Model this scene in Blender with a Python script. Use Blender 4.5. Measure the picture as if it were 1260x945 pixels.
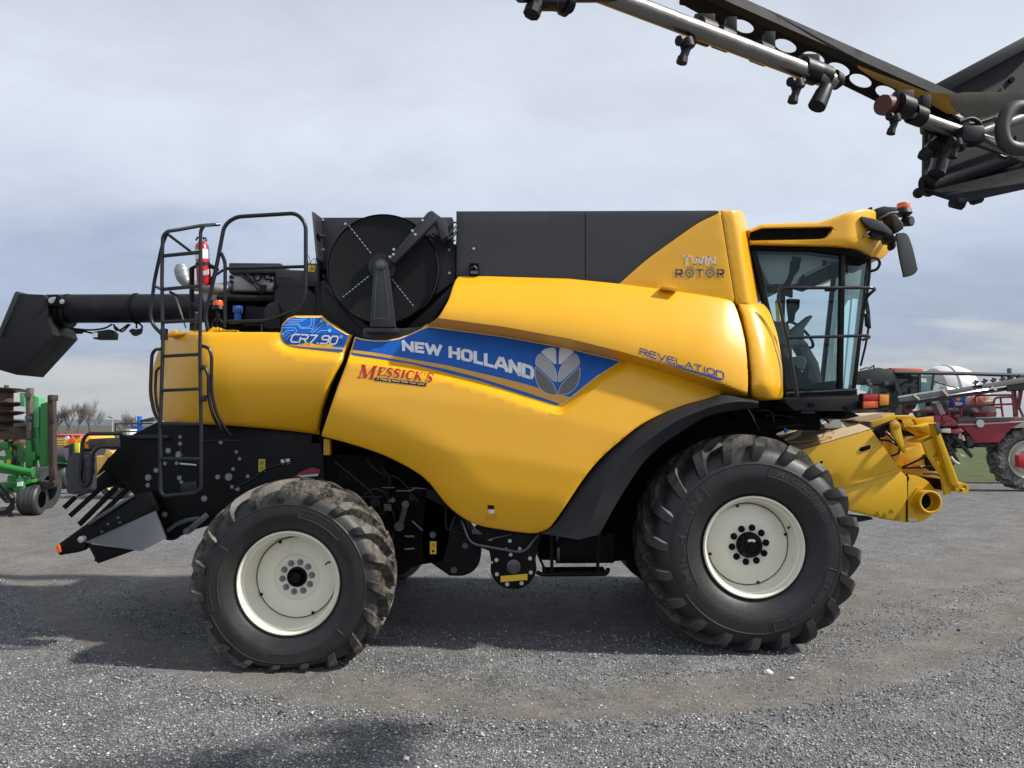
import bpy, bmesh, math, random
import numpy as np
from mathutils import Vector, Matrix, Quaternion
from mathutils.geometry import delaunay_2d_cdt
R_ = math.radians
rng = random.Random(7)
scene = bpy.context.scene
COL = scene.collection
for o in list(bpy.data.objects):
    bpy.data.objects.remove(o)

# ------------------------------------------------------------------ camera
CAM_Y, CAM_H, FPX = -6.8, 2.02, 946.0
PITCH = math.atan((522 - 472.5) / FPX)
cam = bpy.data.cameras.new('camera')
cam.sensor_width = 36; cam.lens = 36 * FPX / 1260
cam.clip_start = .1; cam.clip_end = 6000
camo = bpy.data.objects.new('camera', cam); COL.objects.link(camo)
camo.location = (0, CAM_Y, CAM_H)
camo.rotation_euler = (math.pi / 2 + PITCH, 0, 0)
scene.camera = camo

# ------------------------------------------------------------------ sky, sun, exposure
SUN_E, SUN_A = R_(43), R_(9)
S = Vector((math.cos(SUN_E) * math.cos(SUN_A), -math.cos(SUN_E) * math.sin(SUN_A), math.sin(SUN_E)))
world = bpy.data.worlds.new('World'); scene.world = world; world.use_nodes = True
def build_sky():
    nt = world.node_tree; nt.nodes.clear(); N = nt.nodes.new; L = nt.links.new
    out = N('ShaderNodeOutputWorld'); bg = N('ShaderNodeBackground'); bg.inputs[1].default_value = .1
    L(bg.outputs[0], out.inputs[0])
    sky = N('ShaderNodeTexSky'); sky.sky_type = 'NISHITA'; sky.sun_disc = False
    sky.sun_elevation = SUN_E; sky.sun_rotation = math.atan2(S.x, S.y); sky.dust_density = 2
    tc = N('ShaderNodeTexCoord')
    sep = N('ShaderNodeSeparateXYZ'); L(tc.outputs['Generated'], sep.inputs[0])
    def math_(op, a, b=None, c=None):
        m = N('ShaderNodeMath'); m.operation = op
        for i, v in enumerate((a, b, c)):
            if v is None: continue
            if isinstance(v, (int, float)): m.inputs[i].default_value = v
            else: L(v, m.inputs[i])
        return m.outputs[0]
    zz = math_('ADD', math_('MAXIMUM', sep.outputs[2], 0), .22)
    comb = N('ShaderNodeCombineXYZ')
    L(math_('DIVIDE', sep.outputs[0], zz), comb.inputs[0]); L(math_('DIVIDE', sep.outputs[1], zz), comb.inputs[1])
    mp = N('ShaderNodeMapping'); mp.inputs['Rotation'].default_value = (0, 0, R_(18)); mp.inputs['Scale'].default_value = (.75, 1.05, 1)
    L(comb.outputs[0], mp.inputs[0])
    n1 = N('ShaderNodeTexNoise'); n1.inputs['Scale'].default_value = .8; n1.inputs['Detail'].default_value = 6; n1.inputs['Roughness'].default_value = .52
    n1.inputs['Distortion'].default_value = .4
    L(mp.outputs[0], n1.inputs['Vector'])
    n2 = N('ShaderNodeTexNoise'); n2.inputs['Scale'].default_value = 3.2; n2.inputs['Detail'].default_value = 5
    L(mp.outputs[0], n2.inputs['Vector'])
    mp3 = N('ShaderNodeMapping'); mp3.inputs['Rotation'].default_value = (0, 0, R_(-24)); mp3.inputs['Scale'].default_value = (1.25, 1.6, 1); L(comb.outputs[0], mp3.inputs[0])
    n3 = N('ShaderNodeTexNoise'); n3.inputs['Scale'].default_value = 1.7; n3.inputs['Detail'].default_value = 8; n3.inputs['Roughness'].default_value = .6; n3.inputs['Distortion'].default_value = .7; L(mp3.outputs[0], n3.inputs['Vector'])
    # elevation driven layers of the overcast, broken up by the noise
    e = math_('ADD', sep.outputs[2], math_('MULTIPLY', math_('SUBTRACT', n1.outputs[0], .5), .34))
    e = math_('ADD', e, math_('MULTIPLY', math_('SUBTRACT', n2.outputs[0], .5), .13))
    e = math_('ADD', e, math_('MULTIPLY', sep.outputs[0], -.02))
    cr = N('ShaderNodeValToRGB'); L(e, cr.inputs[0])
    r = cr.color_ramp
    stops = [(0.0, (.47, .505, .54)), (.055, (.54, .565, .59)), (.095, (.37, .43, .55)), (.17, (.43, .505, .65)),
             (.25, (.63, .695, .81)), (.36, (.735, .79, .88)), (.72, (.34, .375, .43))]
    r.elements[0].position = 0; r.elements[1].position = .72
    for p, c in stops[1:-1]: r.elements.new(p)
    for el, (p, c) in zip(r.elements, stops): el.position = p; el.color = (*c, 1)
    # added sky glow on the camera side, lights the near panels
    dot = N('ShaderNodeVectorMath'); dot.operation = 'DOT_PRODUCT'
    nrm = N('ShaderNodeVectorMath'); nrm.operation = 'NORMALIZE'; L(tc.outputs['Generated'], nrm.inputs[0])
    L(nrm.outputs[0], dot.inputs[0]); dot.inputs[1].default_value = Vector((S.x * .7, S.y - .75, S.z)).normalized()
    g = math_('POWER', math_('MAXIMUM', dot.outputs['Value'], 0), 1.6)
    g = math_('ADD', 1, math_('MULTIPLY', g, .55))
    cl = N('ShaderNodeVectorMath'); cl.operation = 'SCALE'; L(cr.outputs[0], cl.inputs[0]); L(math_('MULTIPLY', g, math_('ADD', 9.3, math_('MULTIPLY', math_('SUBTRACT', n3.outputs[0], .5), 3.6))), cl.inputs['Scale'])
    mx = N('ShaderNodeMixRGB'); mx.inputs[0].default_value = .88
    L(sky.outputs[0], mx.inputs[1]); L(cl.outputs[0], mx.inputs[2])
    L(mx.outputs[0], bg.inputs[0])
build_sky()
sun = bpy.data.lights.new('sun', 'SUN'); sun.energy = 5.0; sun.angle = R_(2.2); sun.color = (1, .95, .87)
suno = bpy.data.objects.new('sun', sun); COL.objects.link(suno)
suno.rotation_euler = S.to_track_quat('Z', 'Y').to_euler(); suno.location = (20, -5, 20)
vs = scene.view_settings
vs.view_transform = 'Standard'; vs.look = 'None'; vs.exposure = .22; vs.gamma = 1; vs.use_curve_mapping = False

# ------------------------------------------------------------------ geometry helpers
_cp, _sp = math.cos(PITCH), math.sin(PITCH)
def P(px, py, Y):
    """world point on the plane y=Y that the photograph shows at this pixel (used to survey the scene)"""
    u = (px - 630) / FPX; v = (472.5 - py) / FPX
    dy = _cp - v * _sp; dz = _sp + v * _cp
    t = (Y - CAM_Y) / dy
    return Vector((u * t, Y, CAM_H + dz * t))
def G(px, py):
    """ground point under a pixel"""
    u = (px - 630) / FPX; v = (472.5 - py) / FPX
    dy = _cp - v * _sp; dz = _sp + v * _cp
    t = -CAM_H / dz
    return Vector((u * t, CAM_Y + dy * t, 0))
def spline(pts, per=6, closed=False):
    n = len(pts); out = []
    pts = [np.array(p, float) for p in pts]
    rng_ = range(n if closed else n - 1)
    for i in rng_:
        p0 = pts[(i - 1) % n] if closed or i > 0 else 2 * pts[0] - pts[1]
        p1 = pts[i]; p2 = pts[(i + 1) % n]
        p3 = pts[(i + 2) % n] if closed or i + 2 < n else 2 * p2 - p1
        for k in range(per):
            t = k / per
            out.append(.5 * ((2 * p1) + (p2 - p0) * t + (2 * p0 - 5 * p1 + 4 * p2 - p3) * t * t + (3 * p1 - p0 - 3 * p2 + p3) * t ** 3))
    if not closed: out.append(pts[-1])
    return [tuple(p) for p in out]
def resample(pts, step, closed=False):
    pts = [np.array(p, float) for p in pts]
    if closed: pts = pts + [pts[0]]
    out = []
    for a, b in zip(pts, pts[1:]):
        d = np.linalg.norm(b - a); n = max(1, int(round(d / step)))
        for k in range(n): out.append(a + (b - a) * k / n)
    if not closed: out.append(pts[-1])
    return out
def resample_n(pts, n):
    pts = np.array(pts, float); seg = np.linalg.norm(np.diff(pts, axis=0), axis=1); s = np.concatenate([[0], np.cumsum(seg)])
    q = np.linspace(0, s[-1], n)
    return np.stack([np.interp(q, s, pts[:, k]) for k in range(pts.shape[1])], 1)
def dist_poly(q, poly, closed=True):
    q = np.asarray(q, float); a = np.asarray(poly, float)
    b = np.roll(a, -1, 0) if closed else a[1:]
    if not closed: a = a[:-1]
    d = b - a; l2 = (d ** 2).sum(1) + 1e-12
    best = np.full(len(q), 1e9)
    for i in range(len(a)):
        t = np.clip(((q - a[i]) @ d[i]) / l2[i], 0, 1)
        pr = a[i] + t[:, None] * d[i]
        best = np.minimum(best, np.hypot(*(q - pr).T))
    return best
def inside_poly(q, poly):
    q = np.asarray(q, float); a = np.asarray(poly, float); b = np.roll(a, -1, 0)
    c = np.zeros(len(q), bool)
    for (x0, y0), (x1, y1) in zip(a, b):
        if y0 == y1: continue
        cond = ((y0 > q[:, 1]) != (y1 > q[:, 1])) & (q[:, 0] < (x1 - x0) * (q[:, 1] - y0) / (y1 - y0) + x0)
        c ^= cond
    return c
def itp(tab):
    xs, ys = zip(*tab)
    return lambda x: np.interp(x, xs, ys)

def tag(o, label=None, cat=None, group=None, kind=None):
    if label: o['label'] = label
    if cat: o['category'] = cat
    if group: o['group'] = group
    if kind: o['kind'] = kind
    return o
def thing(name, label, cat, loc=(0, 0, 0), group=None):
    o = bpy.data.objects.new(name, None); COL.objects.link(o); o.location = loc; o.empty_display_size = .3
    return tag(o, label, cat, group)
def wm(o):
    L = Matrix.LocRotScale(o.location, o.rotation_euler, o.scale)
    return wm(o.parent) @ o.matrix_parent_inverse @ L if o.parent else L
def attach(o, parent):
    """parent without moving the child"""
    if parent is not None:
        o.parent = parent; o.matrix_parent_inverse = wm(parent).inverted()
def link(name, me, mat, parent=None, smooth=35, loc=None):
    if mat is not None:
        for m in (mat if isinstance(mat, (list, tuple)) else [mat]): me.materials.append(m)
    if smooth:
        me.polygons.foreach_set('use_smooth', [True] * len(me.polygons))
        me.set_sharp_from_angle(angle=R_(smooth))
    o = bpy.data.objects.new(name, me); COL.objects.link(o)
    if loc is not None: o.location = loc
    attach(o, parent)
    return o
def add_bolts(name, spots, mat, parent, r=.011, h=.012, seg=8):
    """small bolt heads: one mesh shared by copies, every bolt an object"""
    mb = MB(); mb.cyl(Vector((0, 0, 0)), Vector((0, -h, 0)), r, seg=seg); mb.cyl(Vector((0, 0, 0)), Vector((0, -h * .4, 0)), r * 1.6, seg=12)
    first = mb.build(name, mat, None, smooth=30)
    for i, s in enumerate(spots):
        p = P(s[0], s[1], s[2]); o = first if i == 0 else first.copy()
        if i: COL.objects.link(o)
        o.location = p; k = s[3] if len(s) > 3 else 1; o.scale = (k, 1, k)
        attach(o, parent)

class MB:
    """collects shapes and links them as ONE mesh object"""
    def __init__(s): s.bm = bmesh.new(); s.mi = 0
    def face(s, vs):
        try:
            f = s.bm.faces.new(vs); f.material_index = s.mi; return f
        except ValueError: return None
    def poly3(s, pts): return s.face([s.bm.verts.new(p) for p in pts])
    def prism(s, a, b, bevel=0, seg=2):
        """a, b: matching loops of world points"""
        va = [s.bm.verts.new(p) for p in a]; vb = [s.bm.verts.new(p) for p in b]; n = len(a)
        fs = [s.face(va), s.face(vb[::-1])]
        for i in range(n): fs.append(s.face([va[i], vb[i], vb[(i + 1) % n], va[(i + 1) % n]]))
        fs = [f for f in fs if f]
        bmesh.ops.recalc_face_normals(s.bm, faces=fs)
        if bevel:
            es = list({e for f in fs for e in f.edges})
            r = bmesh.ops.bevel(s.bm, geom=es, offset=bevel, segments=seg, profile=.6, affect='EDGES', clamp_overlap=True)
            for f in r['faces']: f.material_index = s.mi
        return s
    def slab(s, px, Y0, Y1, bevel=0, seg=2):
        a = [P(x, y, Y0) for x, y in px]; b = [Vector((p.x, Y1, p.z)) for p in a]
        return s.prism(a, b, bevel, seg)
    def box(s, c, size, rot=None, bevel=0, seg=2):
        c = Vector(c); h = Vector(size) / 2; M = (rot if rot is not None else Matrix.Identity(3))
        a = [c + M @ Vector((x * h.x, -h.y, z * h.z)) for x, z in ((-1, -1), (1, -1), (1, 1), (-1, 1))]
        b = [c + M @ Vector((x * h.x, h.y, z * h.z)) for x, z in ((-1, -1), (1, -1), (1, 1), (-1, 1))]
        return s.prism(a, b, bevel, seg)
    def bar(s, a, b, w, h, up=(0, 0, 1), bevel=0):
        """box beam from a to b"""
        a = Vector(a); b = Vector(b); d = (b - a); L = d.length; d.normalize()
        u = Vector(up); x = d.cross(u)
        if x.length < 1e-4: u = Vector((0, 1, 0)); x = d.cross(u)
        x.normalize(); u = x.cross(d)
        q = [(-1, -1), (1, -1), (1, 1), (-1, 1)]
        return s.prism([a + x * i * w / 2 + u * j * h / 2 for i, j in q], [b + x * i * w / 2 + u * j * h / 2 for i, j in q], bevel)
    def cyl(s, a, b, r, r2=None, seg=24, cap=True, bevel=0):
        a = Vector(a); b = Vector(b); d = (b - a).normalized(); r2 = r if r2 is None else r2
        x = d.orthogonal().normalized(); y = d.cross(x)
        ra = [s.bm.verts.new(a + (x * math.cos(t) + y * math.sin(t)) * r) for t in np.linspace(0, 2 * math.pi, seg, endpoint=False)]
        rb = [s.bm.verts.new(b + (x * math.cos(t) + y * math.sin(t)) * r2) for t in np.linspace(0, 2 * math.pi, seg, endpoint=False)]
        fs = [s.face([ra[i], ra[(i + 1) % seg], rb[(i + 1) % seg], rb[i]]) for i in range(seg)]
        if cap: fs += [s.face(ra[::-1]), s.face(rb)]
        if bevel and cap:
            es = [e for f in fs[-2:] for e in f.edges]
            bmesh.ops.bevel(s.bm, geom=es, offset=bevel, segments=2, profile=.6, affect='EDGES')
        return s
    def lathe(s, prof, c, axis=(0, 1, 0), seg=48, closed=False, ph=0):
        """prof: (t along axis, radius)"""
        c = Vector(c); d = Vector(axis).normalized(); x = d.orthogonal().normalized(); y = d.cross(x)
        if abs(d.y) > .99: x = Vector((1, 0, 0)); y = Vector((0, 0, 1))
        rings = []
        for t, r in prof:
            if r < 1e-5: rings.append([s.bm.verts.new(c + d * t)]); continue
            rings.append([s.bm.verts.new(c + d * t + (x * math.cos(a) + y * math.sin(a)) * r) for a in np.linspace(0, 2 * math.pi, seg, endpoint=False) + ph])
        n0 = len(rings)
        fs = []
        for i in range(n0 if closed else n0 - 1):
            A, B = rings[i], rings[(i + 1) % n0]
            for k in range(seg):
                k2 = (k + 1) % seg
                if len(A) == 1 and len(B) == 1: continue
                if len(A) == 1: fs.append(s.face([A[0], B[k], B[k2]]))
                elif len(B) == 1: fs.append(s.face([A[k], B[0], A[k2]]))
                else: fs.append(s.face([A[k], B[k], B[k2], A[k2]]))
        fs = [f for f in fs if f]
        bmesh.ops.recalc_face_normals(s.bm, faces=fs)
        return s
    def tube(s, pts, r, fillet=0, seg=8, cap=True):
        pts = [Vector(p) for p in pts]
        if fillet:
            out = [pts[0]]
            for i in range(1, len(pts) - 1):
                p, a, b = pts[i], pts[i - 1], pts[i + 1]
                da, db = (a - p), (b - p); f = min(fillet, da.length * .48, db.length * .48)
                q0 = p + da.normalized() * f; q1 = p + db.normalized() * f
                for k in range(6):
                    t = k / 5; out.append(q0 * (1 - t) ** 2 + p * 2 * t * (1 - t) + q1 * t * t)
            out.append(pts[-1]); pts = out
        pts = [p for i, p in enumerate(pts) if i == 0 or (p - pts[i - 1]).length > 1e-5]
        n = len(pts); rad = r if isinstance(r, (list, tuple)) else [r] * n
        if len(rad) != n: rad = list(np.interp(np.linspace(0, 1, n), np.linspace(0, 1, len(rad)), rad))
        tan = [(pts[min(i + 1, n - 1)] - pts[max(i - 1, 0)]).normalized() for i in range(n)]
        x = tan[0].orthogonal().normalized(); rings = []
        for i in range(n):
            x = (x - tan[i] * x.dot(tan[i]))
            if x.length < 1e-6: x = tan[i].orthogonal()
            x.normalize(); y = tan[i].cross(x)
            k = 1.0
            if 0 < i < n - 1:
                c_ = max(.5, math.sqrt(max(0, (1 + (pts[i] - pts[i - 1]).normalized().dot((pts[i + 1] - pts[i]).normalized())) / 2))); k = 1 / c_
                if fillet: k = 1
            rings.append([s.bm.verts.new(pts[i] + (x * math.cos(a) + y * math.sin(a)) * rad[i] * k) for a in np.linspace(0, 2 * math.pi, seg, endpoint=False)])
        for A, B in zip(rings, rings[1:]):
            for k in range(seg): s.face([A[k], A[(k + 1) % seg], B[(k + 1) % seg], B[k]])
        if cap: s.face(rings[0][::-1]); s.face(rings[-1])
        return s
    def ptube(s, pp, r, fillet=0, seg=8): return s.tube([P(*p) for p in pp], r, fillet, seg)
    def sphere(s, c, r, sc=(1, 1, 1), sub=2):
        m = Matrix.Translation(c) @ Matrix.Diagonal((r * sc[0], r * sc[1], r * sc[2], 1))
        f0 = set(s.bm.faces)
        bmesh.ops.create_icosphere(s.bm, subdivisions=sub, radius=1, matrix=m)
        for f in s.bm.faces:
            if f not in f0: f.material_index = s.mi
        return s
    def build(s, name, mat, parent=None, smooth=35, loc=None):
        me = bpy.data.meshes.new(name); s.bm.to_mesh(me); s.bm.free()
        return link(name, me, mat, parent, smooth, loc)

def panel(name, outline, depth, mat, parent, back=None, thick=.03, edge=(0, 0), step=9, dens=5, extra=None, smooth=40, holes=None):
    """sheet with a modelled curvature: outline surveyed in pixels, depth(px,py) its distance, rolled edges; returns (object, surface function)"""
    ol = np.array(resample(outline, dens, True)); n = len(ol)
    area = .5 * np.sum(ol[:, 0] * np.roll(ol[:, 1], -1) - np.roll(ol[:, 0], -1) * ol[:, 1])
    if area < 0: ol = ol[::-1]
    def surf(q):
        q = np.atleast_2d(np.asarray(q, float)); Y = depth(q[:, 0], q[:, 1]) * np.ones(len(q))
        if edge[0]:
            d = dist_poly(q, ol); k = np.clip(1 - d / edge[0], 0, 1)
            Y = Y + edge[1] * (1 - np.sqrt(np.maximum(0, 1 - k ** 2)))
        return Y
    pts = [ol]
    tang = np.roll(ol, -1, 0) - np.roll(ol, 1, 0); nor = np.stack([-tang[:, 1], tang[:, 0]], 1); nor /= np.linalg.norm(nor, axis=1)[:, None] + 1e-9
    last = 0
    if edge[0]:
        for f in (.06, .2, .45, .75):
            q = ol + nor * edge[0] * f
            ok = inside_poly(q, ol) & (dist_poly(q, ol) > edge[0] * f * .93); pts.append(q[ok]); last = edge[0] * f
    if extra is not None:
        q = np.array(extra, float); ok = inside_poly(q, ol) & (dist_poly(q, ol) > max(last, 1) * 1.05); pts.append(q[ok])
    x0, y0 = ol.min(0); x1, y1 = ol.max(0)
    gx, gy = np.meshgrid(np.arange(x0 + step / 2, x1, step), np.arange(y0 + step / 2, y1, step))
    gx[1::2] += step / 2
    q = np.stack([gx.ravel(), gy.ravel()], 1)
    if len(q):
        ok = inside_poly(q, ol); q = q[ok]
        if len(q): q = q[dist_poly(q, ol) > max(last * 1.15, step * .45)]
        if extra is not None and len(q): q = q[dist_poly(q, extra, False) > step * .4]
        pts.append(q)
    allp = np.concatenate([p for p in pts if len(p)])
    edges = [(i, (i + 1) % n) for i in range(n)]
    v2, _, f2, ov, _, _ = delaunay_2d_cdt([Vector(p) for p in allp], edges, [], 1, 1e-4)
    q = np.array([(v.x, v.y) for v in v2]); Y = surf(q)
    co = [P(a, b, c) for (a, b), c in zip(q, Y)]
    me = bpy.data.meshes.new(name)
    # rim
    omap = {}
    for i, o_ in enumerate(ov):
        for k in o_: omap[k] = i
    loop = [omap[i] for i in range(n)]
    verts = [tuple(c) for c in co]; faces = [tuple(f)[::-1] for f in f2]
    base = len(verts)
    for i in loop:
        c = co[i]; verts.append((c.x, (c.y + thick) if back is None else max(back, c.y + .004), c.z))
    for i in range(n):
        j = (i + 1) % n
        faces.append((loop[i], loop[j], base + j, base + i))
    me.from_pydata(verts, [], faces); me.update()
    # face the camera side
    bm = bmesh.new(); bm.from_mesh(me); bmesh.ops.recalc_face_normals(bm, faces=bm.faces)
    bm.faces.ensure_lookup_table()
    s_ = sum(f.normal.y * f.calc_area() for f in bm.faces)
    if s_ > 0: bmesh.ops.reverse_faces(bm, faces=bm.faces)
    bm.to_mesh(me); bm.free()
    o = link(name, me, mat, parent, smooth)
    return o, surf
def const(Y): return lambda x, y: np.full(np.shape(x), float(Y))

# flat graphics that lie on a panel ------------------------------------------------
class Decal:
    def __init__(s, surf, lift=.004): s.surf, s.lift, s.v, s.f = surf, lift, [], []
    def tri(s, pts, tris):
        b = len(s.v); s.v += [tuple(p) for p in pts]; s.f += [tuple(b + i for i in t) for t in tris]; return s
    def poly(s, outline, step=7):
        ol = np.array(resample(outline, 4, True)); n = len(ol)
        x0, y0 = ol.min(0); x1, y1 = ol.max(0)
        gx, gy = np.meshgrid(np.arange(x0, x1, step), np.arange(y0, y1, step)); q = np.stack([gx.ravel(), gy.ravel()], 1)
        q = q[inside_poly(q, ol)]
        if len(q): q = q[dist_poly(q, ol) > 2.2]
        allp = np.concatenate([ol, q]) if len(q) else ol
        v2, _, f2, _, _, _ = delaunay_2d_cdt([Vector(p) for p in allp], [(i, (i + 1) % n) for i in range(n)], [], 1, 1e-4)
        return s.tri([(v.x, v.y) for v in v2], f2)
    def ribbon(s, pts, w, closed=False, dens=3):
        p = np.array(resample(pts, dens, closed)); n = len(p)
        W = w if np.ndim(w) else None
        if W is not None: W = np.interp(np.linspace(0, 1, n), np.linspace(0, 1, len(w)), w)[:, None]
        else: W = w
        if closed: t = np.roll(p, -1, 0) - np.roll(p, 1, 0)
        else: t = np.gradient(p, axis=0)
        t /= np.linalg.norm(t, axis=1)[:, None] + 1e-9; nn = np.stack([-t[:, 1], t[:, 0]], 1)
        a = p + nn * W / 2; b = p - nn * W / 2
        m = n if closed else n - 1
        tr = []
        for i in range(m): j = (i + 1) % n; tr += [(i, j, n + j), (i, n + j, n + i)]
        return s.tri(np.concatenate([a, b]), tr)
    def strokes(s, lines, fn, w):
        """stroke letters: lines in letter space, fn maps to pixels"""
        for ln in lines:
            closed = ln[0] == ln[-1] and len(ln) > 3
            q = [fn(*p) for p in (ln[:-1] if closed else ln)]
            # each straight run drawn separately with small overlaps, as cut vinyl
            m = len(q)
            for i in range(m if closed else m - 1):
                a = np.array(q[i], float); b = np.array(q[(i + 1) % m], float); d = b - a; L = np.hypot(*d)
                if L < 1e-6: continue
                d /= L; e = w * .36; s.ribbon([tuple(a - d * e), tuple(b + d * e)], w)
        return s
    def text(s, body, fn, bold=0.0, space=1.0):
        c = bpy.data.curves.new('t', 'FONT'); c.body = body; c.size = 1; c.offset = bold; c.space_character = space; c.resolution_u = 3
        o = bpy.data.objects.new('t', c); COL.objects.link(o)
        dg = bpy.context.evaluated_depsgraph_get(); dg.update()
        me = bpy.data.meshes.new_from_object(o.evaluated_get(dg))
        v = np.array([tuple(x.co)[:2] for x in me.vertices]); mn = v.min(0); mx = v.max(0)
        v = (v - mn) / (mx - mn)
        s.tri([fn(a, b) for a, b in v], [tuple(p.vertices) for p in me.polygons])
        bpy.data.objects.remove(o); bpy.data.curves.remove(c); bpy.data.meshes.remove(me)
        return s
    def build(s, name, mat, parent, label=None):
        q = np.array(s.v); Y = s.surf(q)
        co = [tuple(P(a, b, c - s.lift)) for (a, b), c in zip(q, Y)]
        me = bpy.data.meshes.new(name)
        me.from_pydata(co, [], s.f); me.update()
        bm = bmesh.new(); bm.from_mesh(me)
        for f in bm.faces:
            if f.normal.y > 0: f.normal_flip()
        bm.to_mesh(me); bm.free()
        o = link(name, me, mat, parent, 0)
        if label: o['label'] = label
        return o

# ------------------------------------------------------------------ materials
def mk(name, base, rough=.5, metal=0.0, var=.12, vscale=3.0, coat=0.0, bump=0.0, bscale=150.0, dust=None, spec=.5, rvar=.1, emit=None, fine=0.0):
    m = bpy.data.materials.new(name); m.use_nodes = True; nt = m.node_tree; N = nt.nodes.new; L = nt.links.new
    b = nt.nodes['Principled BSDF']
    tc = N('ShaderNodeTexCoord')
    n = N('ShaderNodeTexNoise'); n.inputs['Scale'].default_value = vscale; n.inputs['Detail'].default_value = 6; n.inputs['Roughness'].default_value = .62
    L(tc.outputs['Object'], n.inputs['Vector'])
    mx = N('ShaderNodeMixRGB'); L(n.outputs[0], mx.inputs[0])
    mx.inputs[1].default_value = (*[c * (1 - var) for c in base], 1); mx.inputs[2].default_value = (*[min(1, c * (1 + var)) for c in base], 1)
    col = mx.outputs[0]
    mr = N('ShaderNodeMapRange'); L(n.outputs[0], mr.inputs[0]); mr.inputs[1].default_value = .3; mr.inputs[2].default_value = .7
    mr.inputs[3].default_value = max(.02, rough - rvar); mr.inputs[4].default_value = min(1, rough + rvar)
    ro = mr.outputs[0]
    if dust:
        dc, lo, hi, ds = dust
        dn = N('ShaderNodeTexNoise'); dn.inputs['Scale'].default_value = ds; dn.inputs['Detail'].default_value = 9; dn.inputs['Roughness'].default_value = .7
        L(tc.outputs['Object'], dn.inputs['Vector'])
        r2 = N('ShaderNodeMapRange'); L(dn.outputs[0], r2.inputs[0]); r2.inputs[1].default_value = lo; r2.inputs[2].default_value = hi; r2.inputs[4].default_value = .85
        m2 = N('ShaderNodeMixRGB'); L(r2.outputs[0], m2.inputs[0]); L(col, m2.inputs[1]); m2.inputs[2].default_value = (*dc, 1); col = m2.outputs[0]
        m3 = N('ShaderNodeMixRGB'); L(r2.outputs[0], m3.inputs[0]); L(ro, m3.inputs[1]); m3.inputs[2].default_value = (.9, .9, .9, 1); ro = m3.outputs[0]
    L(col, b.inputs['Base Color']); L(ro, b.inputs['Roughness'])
    b.inputs['Metallic'].default_value = metal; b.inputs['Specular IOR Level'].default_value = spec
    b.inputs['Coat Weight'].default_value = coat; b.inputs['Coat Roughness'].default_value = .12
    if emit: b.inputs['Emission Color'].default_value = (*emit[0], 1); b.inputs['Emission Strength'].default_value = emit[1]
    if bump:
        bn = N('ShaderNodeTexNoise'); bn.inputs['Scale'].default_value = bscale; bn.inputs['Detail'].default_value = 3
        L(tc.outputs['Object'], bn.inputs['Vector'])
        bp = N('ShaderNodeBump'); bp.inputs['Strength'].default_value = bump; bp.inputs['Distance'].default_value = .01
        L(bn.outputs[0], bp.inputs['Height']); L(bp.outputs[0], b.inputs['Normal'])
    return m
DUSTC = (.30, .25, .19)
M = {}
M['yellow'] = mk('yellow_paint', (.80, .402, .007), .36, var=.035, vscale=1.2, coat=.22, dust=((.55, .36, .10), .66, 1.1, 2.2), bump=.03, bscale=3)
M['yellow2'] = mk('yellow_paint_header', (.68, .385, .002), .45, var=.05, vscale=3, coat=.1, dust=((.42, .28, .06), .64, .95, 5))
M['yellow_tan'] = mk('tan_yellow_top', (.62, .47, .28), .7, var=.15, vscale=4, dust=((.50, .42, .31), .4, .7, 3))
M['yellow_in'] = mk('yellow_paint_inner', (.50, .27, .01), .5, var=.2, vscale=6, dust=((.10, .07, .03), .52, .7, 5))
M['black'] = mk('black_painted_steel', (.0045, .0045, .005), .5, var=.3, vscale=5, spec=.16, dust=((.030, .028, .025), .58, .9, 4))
M['black2'] = mk('black_satin_steel', (.009, .0095, .011), .5, var=.2, vscale=3, spec=.3, dust=((.045, .042, .04), .6, .95, 3))
M['pit'] = mk('near_black', (.004, .004, .004), .8, var=.4, vscale=6, spec=.1)
M['tankgrey'] = mk('charcoal_panel', (.026, .027, .033), .5, var=.06, vscale=1.5, bump=.04, bscale=300, dust=((.10, .095, .09), .66, 1.0, 1.5))
M['plastic'] = mk('charcoal_plastic', (.017, .0175, .021), .55, spec=.35, var=.12, vscale=2, bump=.12, bscale=420, dust=((.11, .10, .09), .62, .95, 3))
M['screen'] = mk('perforated_screen', (.0075, .008, .009), .6, var=.15, vscale=2, bump=.35, bscale=260, spec=.25)
M['tubeblack'] = mk('black_tube_paint', (.010, .0115, .015), .35, var=.2, vscale=8, spec=.4)
M['greysteel'] = mk('grey_glossy_steel', (.10, .105, .115), .22, metal=.6, var=.15, vscale=3, dust=((.16, .15, .14), .58, .9, 4))
M['zinc'] = mk('zinc_bolt', (.52, .52, .50), .42, metal=.85, var=.2, vscale=30)
M['boltgrey'] = mk('dull_bolt', (.24, .24, .235), .5, metal=.5, var=.3, vscale=30)
M['pod'] = mk('grey_lamp_plastic', (.038, .040, .044), .55, var=.1, vscale=4)
M['steel'] = mk('stainless_steel', (.25, .235, .22), .36, metal=1, var=.16, vscale=14, dust=((.16, .13, .10), .6, .85, 12))
M['alu'] = mk('aluminised_muffler', (.36, .36, .355), .45, metal=.75, var=.25, vscale=9, dust=((.28, .24, .20), .55, .8, 6))
M['cream'] = mk('cream_rim_paint', (.80, .765, .63), .36, var=.05, vscale=3, coat=.25, dust=((.45, .41, .33), .60, .9, 5))
M['blue'] = mk('blue_decal', (.005, .098, .42), .4, var=.04, vscale=2, spec=.3)
M['blue_l'] = mk('light_blue_trace', (.17, .40, .80), .35, var=.02)
M['white'] = mk('white_letter', (.80, .80, .82), .35, var=.03)
M['gold'] = mk('gold_stripe', (.62, .31, .035), .35, var=.05)
M['creamline'] = mk('cream_pinstripe', (.86, .62, .32), .4, var=.03)
M['redletter'] = mk('red_letter', (.46, .012, .02), .4, var=.05)
M['sil1'] = mk('silver_print_light', (.62, .63, .66), .35, var=.04, vscale=8)
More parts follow.
